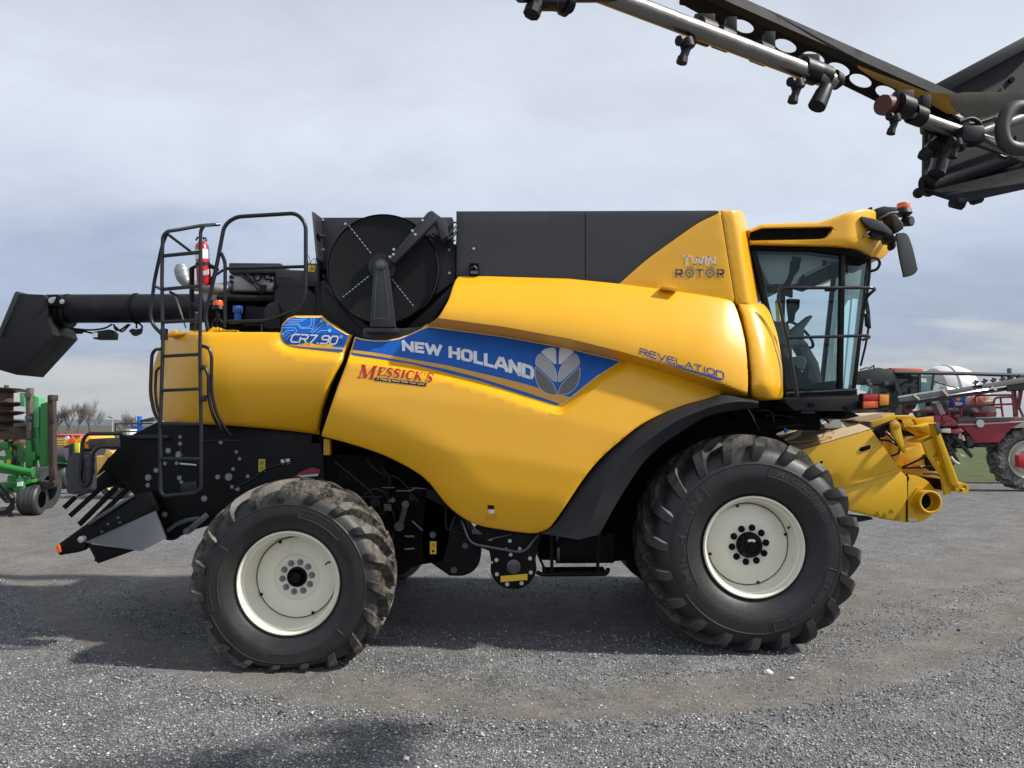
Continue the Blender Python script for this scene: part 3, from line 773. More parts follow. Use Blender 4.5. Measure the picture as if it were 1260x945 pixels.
# ------------------------------------------------------------------ graphics
blue = Decal(main_surf, .003)
blue_poly = [(438, 415.5), (445, 417.6), (460, 419.6), (475, 419.6), (490.5, 417), (505.5, 411.5), (518, 405.5), (527, 402.3), (560, 406.5), (620, 414.5), (700, 429), (764, 444.6), (734, 463.5), (711.5, 481.5), (694, 496), (688, 498.5), (683, 498.2), (649, 487.6), (591, 469), (506, 447.8), (431.5, 436)]
blue.poly(blue_poly, 6); bluedecal = blue.build('brand_decal', M['blue'], main_panel)
g = Decal(main_surf, .0055); g.poly([(431.5, 430), (470, 435.3), (506, 442), (550, 449.5), (591, 459), (625, 467), (650, 473.5), (685, 484.5), (703, 489), (690, 497.6), (684, 495.2), (649, 483.2), (591, 465.3), (550, 454.5), (506, 445.8), (470, 439.3), (430.5, 433.6)], 6); g.build('gold_stripe', M['gold'], bluedecal)
g = Decal(main_surf, .0055); g.ribbon(blue_poly[:12] + [], 1.0); g.ribbon(blue_poly[11:16], .8); g.ribbon([(437.2, 415.8), (430.8, 436)], .9); g.build('pinstripe', M['creamline'], bluedecal)
BLK = {'N': ([(0, 0), (0, 1)], [(1, 0), (1, 1)], [(0, 1), (1, 0)]), 'E': ([(0, 0), (0, 1)], [(0, 1), (1, 1)], [(0, .5), (.88, .5)], [(0, 0), (1, 0)]), 'W': ([(-.06, 1), (.22, 0)], [(.22, 0), (.5, .9)], [(.5, .9), (.78, 0)], [(.78, 0), (1.06, 1)]),
       'H': ([(0, 0), (0, 1)], [(1, 0), (1, 1)], [(0, .5), (1, .5)]), 'O': ([(.28, 0), (.72, 0)], [(.72, 0), (.93, .07), (1, .28)], [(1, .28), (1, .72)], [(1, .72), (.93, .93), (.72, 1)], [(.72, 1), (.28, 1)], [(.28, 1), (.07, .93), (0, .72)], [(0, .72), (0, .28)], [(0, .28), (.07, .07), (.28, 0)]),
       'L': ([(0, 0), (0, 1)], [(0, 0), (1, 0)]), 'A': ([(-.05, 0), (.38, 1)], [(.38, 1), (.62, 1)], [(.62, 1), (1.05, 0)], [(.2, .27), (.8, .27)]), 'D': ([(0, 0), (0, 1)], [(0, 1), (.66, 1)], [(.66, 1), (.92, .92), (1, .68)], [(1, .68), (1, .32)], [(1, .32), (.92, .08), (.66, 0)], [(.66, 0), (0, 0)])}
t = Decal(main_surf, .007); x = 496.6; adv_ = [('N', 9.6), ('E', 7.6), ('W', 14.2), (' ', 2.6), ('H', 9.2), ('O', 9.6), ('L', 7.2), ('L', 7.2), ('A', 11.4), ('N', 10.0), ('D', 9.8)]
tot_ = sum(a for _, a in adv_); k_ = (652.6 - 496.6 - 5.3 * 10 + 5.3) / tot_
for ch, a_ in adv_:
    if ch != ' ':
        w_ = 3.9 + .9 * (x - 495) / 159
        def nh(a, b, x=x, a_=a_):
            X = x + a * a_ * k_; h = 9.6 + 3.6 * (X - 495) / 159; y0 = 430.2 + .10 * (X - 495) + .00076 * (X - 495) ** 2
            return (X, y0 - h * b)
        for n_, ln in enumerate(BLK[ch]):
            q_ = [nh(*p) for p in ln]; d0 = np.subtract(q_[1], q_[0]); d1 = np.subtract(q_[-1], q_[-2]); e_ = w_ * .40
            q_[0] = tuple(np.array(q_[0]) - d0 / np.hypot(*d0) * e_ * (len(ln) == 2)); q_[-1] = tuple(np.array(q_[-1]) + d1 / np.hypot(*d1) * e_ * (len(ln) == 2))
            t.lift = .007; t.ribbon(q_, w_ * (1.0 if abs(d0[0]) < abs(d0[1]) else .82))
    x += a_ * k_ + (5.0 if ch != ' ' else 5.0)
t.build('lettering', M['white'], bluedecal)
# leaf emblem
def pet(pts): return [(640 + x / 10.5, 410 + y / 10.5) for x, y in pts]
mir = lambda pts: [(966 - x, y + (x - 483) * -.0) for x, y in pts]
p1 = spline([(272, 247), (300, 222), (345, 200), (400, 190), (446, 193)], 4) + spline([(446, 193), (458, 220), (464, 300), (468, 397)], 4)[1:] + [(440, 396)]
p2 = spline([(207, 412), (200, 385), (205, 335), (225, 295), (256, 266)], 4) + spline([(256, 266), (300, 295), (370, 352), (430, 420), (462, 490), (475, 560), (475, 625)], 4)[1:] + [(440, 620)]
p3 = spline([(192, 458), (210, 447), (300, 525), (400, 620), (450, 700), (478, 785), (465, 798), (420, 797), (340, 775), (270, 725), (222, 655), (198, 560)], 4, True)
for pts, k in ((p1, 'sil1'), (p2, 'sil2'), (p3, 'sil3')):
    for f in (lambda q: q, mir):
        e = Decal(main_surf, .0075); e.poly(pet(f(pts)), 4); le = e.build('emblem_leaf', M[k], bluedecal)
        e = Decal(main_surf, .0085); e.ribbon(pet(f(pts)), .55, True); e.build('leaf_outline', M['sil1'], le)
# dealer name in red slanted serif capitals
SER = {
 'M': [([(.12, .04), (.15, .96)], .06), ([(.17, .97), (.50, .03)], .21), ([(.50, .04), (.86, .96)], .06), ([(.89, .03), (.89, .97)], .21), ([(-.03, .03), (.27, .03)], .06), ([(.70, .03), (1.08, .03)], .06), ([(.02, .97), (.25, .97)], .06), ([(.82, .97), (1.08, .97)], .06)],
 'E': [([(.28, .02), (.28, .98)], .24), ([(.05, .96), (.95, .96)], .08), ([(.05, .04), (.98, .04)], .08), ([(.3, .52), (.68, .52)], .07), ([(.92, .98), (.90, .72)], .09), ([(.95, .02), (.99, .32)], .09), ([(.68, .64), (.66, .40)], .07)],
 'S': [(spline([(.90, .74), (.78, .93), (.50, .98), (.24, .90), (.20, .70), (.42, .56), (.68, .44), (.84, .26), (.72, .08), (.46, .02), (.20, .08), (.08, .28)], 4), [.06, .1, .16, .22, .26, .26, .22, .16, .1, .06]), ([(.92, .98), (.90, .70)], .06), ([(.08, .02), (.09, .32)], .06)],
 'I': [([(.5, .02), (.5, .98)], .30), ([(.12, .96), (.88, .96)], .07), ([(.12, .04), (.88, .04)], .07)],
 'C': [(spline([(.95, .74), (.82, .93), (.58, .98), (.28, .88), (.14, .5), (.28, .12), (.58, .02), (.84, .08), (.98, .28)], 4), [.05, .08, .14, .22, .26, .22, .14, .08, .05]), ([(.96, .98), (.95, .68)], .06)],
 'K': [([(.25, .02), (.25, .98)], .24), ([(.02, .04), (.48, .04)], .07), ([(.02, .96), (.48, .96)], .07), ([(.30, .40), (.86, .95)], .08), ([(.45, .54), (.88, .04)], .20), ([(.66, .96), (1.0, .96)], .07), ([(.66, .04), (1.06, .04)], .07)],
 "'": [([(.5, .98), (.42, .68)], [.24, .08])]}
def serif(body, x0, w, hgt_, base, slope, slant, d, big=None):
    x = x0
    for ch, cw, hh in body:
        def fn(a, b, x=x, cw=cw, hh=hh): 
            X = x + a * cw * .92 + slant * b * hh; return (X, base + slope * (x + a * cw * .92 - x0) - b * hh)
        for pts, wd in SER[ch]:
            sc = (cw + hh) / 2
            d.ribbon([fn(*p) for p in pts], [q * sc for q in wd] if isinstance(wd, list) else wd * sc, dens=1.2)
        x += cw
ms = Decal(main_surf, .004)
serif([('M', 20.5, 16.4)], 440.0, 0, 0, 464.6, .10, .28, ms)
serif([('E', 10.2, 10.6), ('S', 9.2, 10.6), ('S', 9.2, 10.6), ('I', 6.4, 10.6), ('C', 10.2, 10.6), ('K', 10.6, 10.6), ("'", 4.0, 10.6), ('S', 9.0, 10.6)], 463.3, 0, 0, 461.6, .122, .28, ms)
ms.build('dealer_lettering', M['redletter'], main_panel)
pl = Decal(main_surf, .004); pl.poly([(462, 464), (525, 471), (524, 475.6), (460, 467.8)], 5); plq = pl.build('dealer_plaque', M['black2'], main_panel)
pl = Decal(main_surf, .007); pl.text('A Helping Hand With Your Land', lambda a, b: (463 + 58.5 * a + b * .8, 467.6 + 6.9 * a - 3.1 * b), .01); pl.build('plaque_lettering', M['creamline'], plq)
# REVELATION
TEC = {'R': [[(0, 0), (0, .62)], [(0, 1), (.85, 1), (1, .88), (1, .6), (.85, .46), (.15, .46)], [(.55, .46), (1, 0)]],
       'E': [[(1, 1), (.2, 1), (0, .85), (0, .15), (.2, 0), (1, 0)], [(.1, .5), (.9, .5)]], 'V': [[(0, 1), (.5, 0), (1, 1)]], 'L': [[(0, 1), (0, .15), (.2, 0), (1, 0)]],
       'A': [[(0, 0), (.5, 1), (1, 0)], [(.5, .36), (.72, .36)]], 'T': [[(0, 1), (1, 1)], [(.5, 1), (.5, 0)]], 'I': [[(.5, 0), (.5, 1)]],
       'O': [[(.2, 0), (.8, 0), (1, .18), (1, .82), (.8, 1), (.2, 1), (0, .82), (0, .18), (.2, 0)]], 'n': [[(0, 0), (0, 1), (.75, 1), (1, .82), (1, 0)]],
       'W': [[(0, 1), (.24, 0), (.5, .85), (.76, 0), (1, 1)]], 'N': [[(0, 0), (0, 1), (1, 0), (1, 1)]], 'C': [[(1, 1), (.25, 1), (0, .8), (0, .2), (.25, 0), (1, 0)]],
       '7': [[(0, 1), (1, 1), (.4, 0)]], '9': [[(1, .5), (.2, .5), (0, .62), (0, .85), (.2, 1), (.8, 1), (1, .85), (1, .2), (.8, 0), (0, 0)]], '.': [[(.3, 0), (.7, 0)]]}
def tech(d, body, x0, x1, base, slope, h, w, slant=0, gap=.28, narrow={'I': .25, '.': .3}):
    ws = [narrow.get(c, 1) for c in body]; tot = sum(ws) + gap * (len(body) - 1); u = (x1 - x0) / tot; x = x0
    for c, cw in zip(body, ws):
        def fn(a, b, x=x, cw=cw): X = x + a * cw * u; return (X + slant * b * h, base + slope * (X - x0) - b * h)
        d.strokes(TEC[c], fn, w); x += (cw + gap) * u
rv = Decal(up_surf, .004); tech(rv, 'REVELATIOn', 787.5, 890.5, 435.6, .288, 7.2, 1.35)
rv.poly([(788, 437.6), (891, 466.4), (886, 468.2), (884, 467.8)], 8); rv.build('model_lettering', M['blueprint'], upper_panel)
# TWIN ROTOR
tw = Decal(tri_surf, .004); tech(tw, 'TWIN', 841, 880, 325.3, .02, 10.5, 1.75, narrow={'I': .2, 'W': 1.8}); tw.build('rotor_lettering', M['sil1'], tri)
tw = Decal(tri_surf, .004)
TEC['P'] = [[(0, 0), (0, 1), (.85, 1), (1, .85), (1, .6), (.85, .45), (0, .45)], [(.5, .45), (1, 0)]]
for body, x0, x1 in (('P', 832, 839), ('T', 856.5, 865.5), ('P', 883, 890)): tech(tw, body, x0, x1, 341, 0.01, 9, 2.0)
for cx in (848.5, 873.7):
    for r, w, a0, a1 in ((4.6, 2.1, 0, 6.283), (1.2, 1.2, 0, 6.283), (7.4, 1.0, .6, 2.2)):
        tw.ribbon([(cx + r * math.cos(a), 336 - r * math.sin(a)) for a in np.linspace(a0, a1, 26)], w, dens=1)
tw.build('rotor_lettering', mk('dark_chrome_print', (.15, .145, .145), .4, metal=.0, var=.2, vscale=12), tri)
# model badge
bg_ = Decal(rear_surf, .006)
bpoly = [(429.5, 412.2), (426, 411.3), (413, 403.5), (400.5, 395.3), (395.5, 390.3)] + spline([(395.5, 390.3), (363.5, 390.3), (355.2, 393.2), (348.7, 399.8), (346.4, 409.5), (347.2, 416), (351, 421.5), (362, 426.8), (390, 430), (421.5, 433.3)], 5)[1:]
bg_.poly(bpoly, 5); bdg = bg_.build('model_badge', M['blue'], rear_panel)
g = Decal(rear_surf, .0085); g.poly([(354, 423.6), (390, 425.8), (424.3, 428), (423.5, 430.2), (390, 428.2), (358, 425.8)], 5); g.build('gold_stripe', M['gold'], bdg)
g = Decal(rear_surf, .0085); g.ribbon([(429.5, 412.2), (426, 411.3), (413, 403.5), (400.5, 395.3), (395.5, 390.3), (364, 390.3)], 1.0); g.build('pinstripe', M['creamline'], bdg)
g = Decal(rear_surf, .0085); cx = lambda x, y: (330 + x / 7.41, 375 + y / 7.41)
for ln in ([(130, 210), (240, 210), (262, 235), (245, 260)], [(180, 150), (300, 150), (340, 128), (350, 110)], [(205, 135), (300, 135), (322, 115)], [(150, 185), (265, 182), (292, 215), (400, 218), (415, 190), (420, 112)], [(175, 165), (275, 168), (300, 205), (375, 205), (392, 180), (398, 112)], [(385, 250), (470, 165), (485, 150)], [(400, 260), (500, 175), (545, 175)], [(440, 260), (480, 235), (560, 235)], [(135, 265), (175, 235), (240, 235)], [(160, 320), (215, 265)], [(140, 300), (190, 250)]):
    g.ribbon([cx(*p) for p in ln], .75, dens=1.5)
for x, y, r in ((485, 150, 2.2), (545, 175, 1.7), (560, 235, 2.2), (665, 292, 2.2), (135, 265, 2.0)):
    c = cx(x, y); g.ribbon([(c[0] + r * .5 * math.cos(a), c[1] + r * .5 * math.sin(a)) for a in np.linspace(0, 6.283, 14)], r, dens=.6)
g.build('circuit_print', M['blue_l'], bdg)
t = Decal(rear_surf, .012)
x = 357.0
def crw(body, x0, x1): tech(t, body, x0, x1, 420.6 + (x0 - 357) * .05, .05, 9.4, 1.75, .34, .26)
crw('CR7.9O', 357.3, 413.5); t.build('badge_lettering', M['white'], bdg)
# safety stickers on the side panel
s_ = Decal(main_surf, .004); s_.poly([(600, 621.5), (608, 622), (608, 626.6), (600, 626.2)], 4); s_.build('warning_sticker', M['black2'], main_panel)
s_ = Decal(main_surf, .004); s_.poly([(601, 627), (608.3, 627.4), (608, 631.8), (601.6, 631.4)], 4); s_.build('warning_sticker', M['white'], main_panel)
s_ = Decal(main_surf, .0045)
s_.ribbon([(596.5, 639), (600, 633), (603.5, 639.3)], .6, True, 1); s_.ribbon([(605, 639), (605, 633.8), (610.5, 634.2), (610.5, 639.4)], .6, True, 1); s_.ribbon([(606, 637.5), (609.5, 635.5)], .8); s_.ribbon([(600, 635), (600, 638)], .6)
s_.build('warning_sticker', M['gold'], main_panel)
# ------------------------------------------------------------------ wheels (axis along y, outer face towards -y)
def tyre_mesh(prof, width, n_lugs, lug_h, r_out_start, adv, lug_w, load_z, name, mat, parent, seg=120, loc=None):
    """prof: half profile (y from the outer face, radius) from rim to crown, mirrored; lugs run from the shoulder to the crown"""
    mb = MB(); full = prof + [(width - y, r) for y, r in prof[::-1][1:]]
    mb.lathe(full, (0, 0, 0), seg=seg)
    ys = np.array([p[0] for p in prof]); rs = np.array([p[1] for p in prof])
    seglen = np.concatenate([[0], np.cumsum(np.hypot(np.diff(ys), np.diff(rs)))])
    i0 = np.interp(r_out_start, rs, seglen); s_end = seglen[-1]
    T = np.linspace(0, 1, 12); rl = random.Random(name)
    for side in (0, 1):
        for k in range(n_lugs):
            th0 = (k + .5 * side) * 2 * math.pi / n_lugs + rl.uniform(-.004, .004)
            rings = []
            for t in T:
                s = i0 + (s_end - i0) * (t * 1.04)
                y = np.interp(s, seglen, ys) if s <= s_end else ys[-1] + (s - s_end); r = np.interp(min(s, s_end), seglen, rs)
                e = .012; y2 = np.interp(min(s + e, s_end), seglen, ys); y1 = np.interp(max(0, min(s, s_end) - e), seglen, ys); r2 = np.interp(min(s + e, s_end), seglen, rs); r1 = np.interp(max(0, min(s, s_end) - e), seglen, rs)
                ty, tr = y2 - y1, r2 - r1; L = math.hypot(ty, tr) + 1e-9; ny, nr = -tr / L, ty / L
                if nr < 0: ny, nr = -ny, -nr
                th = th0 - adv * (t ** 1.25)
                h = lug_h * min(1, .10 + t * 4.2); hw = lug_w * (.62 + .38 * min(1, t * 2.2)) / 2
                if t > .9: hw *= 1 - (t - .9) * 2
                pts = []
                for a_, hh in ((-1.35, -.012), (-.80, h), (.80, h), (1.35, -.012)):
                    rr = r + nr * hh; yy = y + ny * hh; ang = th + a_ * hw / r
                    if side: yy = width - yy
                    pts.append(mb.bm.verts.new((rr * math.cos(ang), yy, rr * math.sin(ang))))
                rings.append(pts)
            fs = []
            for A, B in zip(rings, rings[1:]):
                for q in range(3): fs.append(mb.face([A[q], A[q + 1], B[q + 1], B[q]]))
            fs.append(mb.face(rings[0])); fs.append(mb.face(rings[-1][::-1]))
            bmesh.ops.recalc_face_normals(mb.bm, faces=[f for f in fs if f])
    # the tyre sits on the ground: flat contact patch and a slight bulge of the side walls
    for v in mb.bm.verts:
        if v.co.z < -load_z + .10:
            d = (-load_z + .10 - v.co.z); f = min(1, d / .25)
            v.co.z = max(-load_z, v.co.z + d * .35) if v.co.z > -load_z - .12 else -load_z
            v.co.y += (v.co.y - width / 2) * .10 * f
    return mb.build(name, mat, parent, 30, loc)
def wheel(loc, kind, parent, flip=False):
    if kind == 'front':
        width = .9; rf = .452; prof = [(.13, .425), (.085, .462), (.045, .50), (.012, .575), (.006, .60), (.004, .605), (0, .66), (.006, .735), (.003, .74), (.010, .745), (.03, .81), (.07, .857), (.13, .885), (.28, .905), (.45, .912)]
        n, lh, rs0, adv, lw = 20, .084, .77, .42, .132; disc, hubr, hub_m = .27, .105, M['black']
        wname = 'front_wheel'
    else:
        width = .68; rf = .432; prof = [(.12, .405), (.075, .44), (.04, .475), (.012, .53), (.003, .545), (0, .585), (.004, .65), (.001, .655), (.008, .66), (.025, .71), (.055, .742), (.10, .762), (.2, .778), (.34, .784)]
        n, lh, rs0, adv, lw = 19, .068, .675, .38, .108; disc, hubr, hub_m = .34, .085, M['black']
        wname = 'rear_wheel'
    # rim: flange, barrel, dish
    mb = MB()
    mb.lathe([(.115, rf - .05), (.10, rf - .012), (.072, rf), (.060, rf - .004), (.056, rf - .014), (.066, rf - .024), (.085, rf - .030), (.11, rf - .036), (.15, rf - .052), (.20, rf - .060), (disc - .03, rf - .074), (disc, rf - .080)], (0, 0, 0), seg=96)
    hr = hubr
    if kind == 'front': dp_ = [(disc + .006, rf - .086), (disc - .010, rf - .092), (disc - .016, rf - .11), (disc - .02, .30), (disc - .045, .24), (disc - .05, .22), (disc - .05, hr + .01), (disc - .04, 0)]
    else: dp_ = [(disc + .006, rf - .086), (disc - .010, rf - .092), (disc - .014, rf - .11), (disc - .018, .24), (disc - .012, .20), (disc + .002, .185), (disc + .004, hr + .01), (disc + .01, 0)]
    mb.lathe(dp_, (0, 0, 0), seg=96)
    # back half of the barrel
    mb.lathe([(disc, rf - .076), (width * .6, rf - .07), (width - .1, rf - .02), (width - .07, rf)], (0, 0, 0), seg=64)
    rim = mb.build(wname, M['cream'], None, 30, loc)
    if kind == 'front': tag(rim, 'big cream front wheel under the curved fender')
    else: tag(rim, 'smaller cream rear wheel below the ladder')
    attach(rim, parent)
    ty = tyre_mesh(prof, width, n, lh, rs0, adv, lw, loc[2] - .004, 'tyre', M['tyre_f' if kind == 'front' else 'tyre_r'], None, loc=loc); attach(ty, rim)
    face = dp_[-2][0]
    # hub
    mb = MB()
    if kind == 'front':
        mb.lathe([(face + .01, hr + .012), (face - .02, hr + .01), (face - .03, hr), (face - .075, hr - .004), (face - .09, hr - .016), (face - .088, hr - .035), (face - .075, hr - .045), (face - .075, .03), (face - .09, .026), (face - .09, 0)], (0, 0, 0), seg=48)
        hub = mb.build('hub', hub_m, None, 30, loc); attach(hub, rim)
        mb = MB(); a = np.linspace(R_(50), R_(125), 10)
        mb.prism([Vector((.062 * math.cos(t), face - .078, .062 * math.sin(t))) for t in a] + [Vector((.040 * math.cos(t), face - .078, .040 * math.sin(t))) for t in a[::-1]], [Vector((.062 * math.cos(t), face - .07, .062 * math.sin(t))) for t in a] + [Vector((.040 * math.cos(t), face - .07, .040 * math.sin(t))) for t in a[::-1]])
        st = mb.build('hub_plate', M['white'], None, 0, loc); attach(st, hub)
        mb = MB(); mb.cyl((.0, face - .076, .05), (.0, face - .09, .05), .01, seg=6)
        nr_, nut_r = .155, .021
    else:
        mb.lathe([(face + .01, hr + .004), (face - .015, hr), (face - .02, hr - .01), (face - .012, hr - .02), (face - .0, .05), (face - .04, .045), (face - .05, .035), (face - .05, 0)], (0, 0, 0), seg=40)
        hub = mb.build('hub', hub_m, None, 30, loc); attach(hub, rim)
        nr_, nut_r = .128, .019
    base = None
    for k in range(10):
        a = 2 * math.pi * k / 10 + .12
        if base is None:
            b_ = MB(); b_.cyl((0, face + .004, 0), (0, face - .006, 0), nut_r * 1.45, seg=16); b_.cyl((0, face - .004, 0), (0, face - .035, 0), nut_r, seg=6); b_.cyl((0, face - .03, 0), (0, face - .045, 0), nut_r * .5, seg=10)
            o = base = b_.build('wheel_nut', M['black'] if kind == 'front' else mk('grey_nut', (.25, .25, .24), .5, metal=.6), None, 30)
        else: o = base.copy(); COL.objects.link(o)
        o.location = Vector(loc) + Vector((nr_ * math.cos(a), 0, nr_ * math.sin(a))); attach(o, rim)
    tab = None
    for k in range(4):
        a = math.pi / 2 * k + (.25 if kind == 'front' else .45); q = Vector((math.cos(a) * (rf - .098), disc - .018, math.sin(a) * (rf - .098)))
        if tab is None:
            b_ = MB(); b_.box((0, 0, 0), (.022, .02, .022), bevel=.004); o = tab = b_.build('dish_bolt', M['black'], None, 30)
        else: o = tab.copy(); COL.objects.link(o)
        o.location = Vector(loc) + q; attach(o, rim)
    # valve
    a = R_(25); mb = MB(); q = Vector((math.cos(a) * (rf - .06), .17, math.sin(a) * (rf - .06))); mb.tube([q, q + Vector((-.03, -.03, 0)), q + Vector((-.035, -.07, -.01))], .007, .01, 6); v = mb.build('valve', M['hose'], None, 30, loc); attach(v, rim)
    # raised writing on the side wall
    ys = np.array([p[0] for p in prof]); rs = np.array([p[1] for p in prof])
    def wall(body, r0, h, a0, a1, inward=False):
        d = Decal(None); 
        d.text(body, (lambda a, b: (a, b)), .015, 1.1)
        v = np.array(d.v); co = []
        for a, b in v:
            if inward: r = r0 + h * (1 - b)
            else: r = r0 + h * b
            t = a0 + (a1 - a0) * a; y = np.interp(r, rs, ys) - .0025
            co.append((r * math.cos(t), y, r * math.sin(t)))
        me = bpy.data.meshes.new('sidewall_lettering'); me.from_pydata(co, [], d.f); me.update()
        bm = bmesh.new(); bm.from_mesh(me)
        for f in bm.faces:
            if f.normal.y > 0: f.normal_flip()
        bm.to_mesh(me); bm.free()
        o = link('sidewall_lettering', me, M['relief'], None, 0, loc); attach(o, ty)
    def block(r0, r1, a0, a1):
        mb = MB(); n_ = 24; k = .012
        out = []
        t = np.linspace(a0, a1, n_)
        ring = [(r1, a) for a in t] + [(r0, a) for a in t[::-1]]
        pts = [Vector((r * math.cos(a), np.interp(r, rs, ys) - .002, r * math.sin(a))) for r, a in ring]
        mb.tube(pts + [pts[0]], .003, 0, 4, False)
        o = mb.build('sidewall_outline', M['relief'], None, 0, loc); attach(o, ty)
    if kind == 'front':
        wall('MEGAXBIB', .655, .06, R_(74), R_(28)); block(.64, .73, R_(80), R_(20))
        wall('MICHELIN', .62, .075, R_(206), R_(138)); block(.605, .715, R_(212), R_(132))
        wall('900/60R32', .665, .055, R_(-66), R_(-22), True); block(.65, .735, R_(-78), R_(-15))
    else:
        block(.56, .625, R_(80), R_(40)); block(.56, .625, R_(200), R_(150)); block(.56, .625, R_(-40), R_(-100))
    return rim
pf = P(927, 673, .09); pr = P(354, 718, -.34)
FW = Vector((pf.x, 0, pf.z)); RW = Vector((pr.x, -.40, pr.z))
def copy_far(rim, y_far):
    """the wheel on the other side: the same wheel turned about the vertical"""
    M4 = Matrix.Translation((0, y_far, 0)) @ Matrix.Rotation(math.pi, 4, 'Z')
    src = [rim] + list(rim.children) ; mp_ = {}
    def rec(o, parent):
        c = o.copy(); COL.objects.link(c)
        lp = o.location.copy(); c.rotation_euler = (0, 0, math.pi); c.location = Vector((2 * rim.location.x - lp.x, y_far - (lp.y - rim.location.y), lp.z))
        attach(c, parent)
        for ch in o.children: rec(ch, c)
        return c
    return rec(rim, combine)
fw = wheel(FW, 'front', combine); rw = wheel(RW, 'rear', combine)
copy_far(fw, 3.3)['label'] = 'front wheel on the far side of the machine'; copy_far(rw, 3.65)['label'] = 'rear wheel on the far side of the machine'
# ------------------------------------------------------------------ rotary screen and engine bay
mb = MB()
mb.slab([(396, 267.5), (557, 267), (557, 300), (561, 300), (561, 345), (520, 405), (440, 420), (396, 395)], .66, .8, .01)
mb.build('screen_housing', M['tankgrey'], CB)
mb = MB(); mb.slab([(390, 345), (400, 345), (450, 405), (450, 422), (425, 408), (400, 394), (388, 388)], .5, .75, .01); mb.slab([(398, 352), (404, 350), (455, 404), (448, 408)], .44, .52, .006)
mb.slab([(500, 402), (558, 350), (562, 352), (530, 398), (510, 408)], .52, .7, .01)
mb.build('lower_baffle', M['black2'], CB)
mb = MB(); mb.slab([(446, 404), (493, 404), (520, 402), (512, 410), (490, 418), (470, 420), (446, 416)], .36, .7, .012); mb.slab([(449, 403), (490, 403), (489, 409), (449, 409)], .26, .5, .01); mb.build('screen_bracket_base', M['tankgrey'], CB)
c0 = P(471, 331, .42); rr = (P(539, 331, .42) - c0).length
mb = MB(); mb.lathe([(.25, rr * .98), (.06, rr), (.012, rr), (.0, rr - .012), (.004, rr - .03), (.0, .12), (-.012, .10), (-.012, 0)], (c0.x, .42, c0.z), seg=96)
scr = mb.build('rotary_screen', M['screen'], CB, 30)
mb = MB()
sd = const(.42)
ln3 = []
for a, b, g_ in (((429, 277), (457.7, 313), 1), ((453.5, 340), (420.5, 366.5), 1), ((482, 343), (510, 378), 1)):
    n = 9; dd = Decal(lambda q: np.full(len(q), .42), .006)
    for k in range(n):
        t0, t1 = k / n, (k + .62) / n
        dd.ribbon([(a[0] + (b[0] - a[0]) * t, a[1] + (b[1] - a[1]) * t) for t in (t0, t1)], .9, dens=2)
    dd.build('screen_seam', M['zinc'], scr)
mb = MB(); mb.lathe([(0, rr * 1.0), (.05, rr * 1.005), (.06, rr * .99)], (c0.x, .405, c0.z), seg=96)
mb.build('screen_rim', M['tankgrey'], scr)
# suction arm and its stand
mb = MB(); mb.slab([(478, 318), (526, 261), (531.5, 258.5), (538.5, 266), (537.5, 271), (485, 325)], .27, .36, .012); mb.slab([(527, 262), (532, 259), (549, 272), (551, 290), (543, 296), (538, 280)], .33, .6, .01)
arm = mb.build('suction_arm', M['tankgrey'], CB)
mb = MB(); out = [(460.3, 325)] + [(468.7 + 8.4 * math.cos(a), 326.7 - 8.6 * math.sin(a)) for a in np.linspace(math.pi, 0, 12)] + [(477.5, 330), (486.3, 402), (455, 402)]
mb.slab(out, .24, .31, .012); stand = mb.build('screen_stand', M['tankgrey'], CB)
d = Decal(lambda q: np.full(len(q), .24), .003); d.ribbon(spline([(464, 336), (461, 388), (463, 391.5), (477, 391.5), (479, 388), (473.5, 336), (469, 333)], 4, True), .7, True); d.build('emboss_highlight', M['greysteel'], stand)  # pale flat line painted as the highlight of an embossed edge
mb = MB(); c = P(470, 328, .395); mb.cyl(c + Vector((0, .01, 0)), c, (P(487, 328, .395) - c).length, seg=40, bevel=.003); mb.build('hub_plate', M['plastic'], scr)
mb = MB(); c = P(468.7, 326.7, .24); mb.cyl(c, c + Vector((0, -.03, 0)), .042, seg=24, bevel=.005); mb.cyl(c, c + Vector((0, -.05, 0)), .02, seg=12); mb.build('pivot', M['greysteel'], stand)
add_bolts('bolt', [(480, 316, .27), (484, 313, .27), (507.5, 284, .27), (511, 288.5, .27), (520, 271, .27), (484.5, 307, .27), (397.5, 270.5, .655), (397.5, 307, .655), (397.5, 340, .655), (397.5, 355.5, .655), (425, 275.5, .655), (552.5, 307.5, .655), (553, 336, .655), (545, 360, .64), (545, 364, .64), (583, 306, .498)], M['zinc'], CB, .008, .01)
mb = MB()
for pp, r in (([(541, 273, .4), (546, 278, .42), (551, 278, .45), (556, 274, .48), (562, 274, .5)], .009), ([(527, 290, .4), (535, 294, .4), (548, 294, .42), (556, 292, .45), (562, 284, .5)], .014), ([(535, 300, .45), (545, 296, .42), (556, 284, .46), (562, 278, .5)], .012), ([(532, 287, .38), (541, 293, .4), (560, 296, .5)], .008)):
    mb.ptube(spline(pp, 5), r)
mb.build('hose_bundle', M['hose'], CB)
# tilted end flap
mb = MB(); a = [P(383.5, 260.5, .45), P(396, 270, .70), P(397, 400, .70), P(391, 400, .5), P(390, 330, .45)]; mb.prism(a, [p + Vector((.018, .012, 0)) for p in a]); mb.build('end_flap', M['plastic'], CB)
mb = MB(); mb.ptube([(391, 290, .5), (399, 291, .6)], .02); mb.ptube([(389, 306, .5), (394, 312, .6)], .012); mb.ptube([(392, 332, .5), (400, 333, .6)], .02); mb.build('flap_latch', M['hose'], CB)
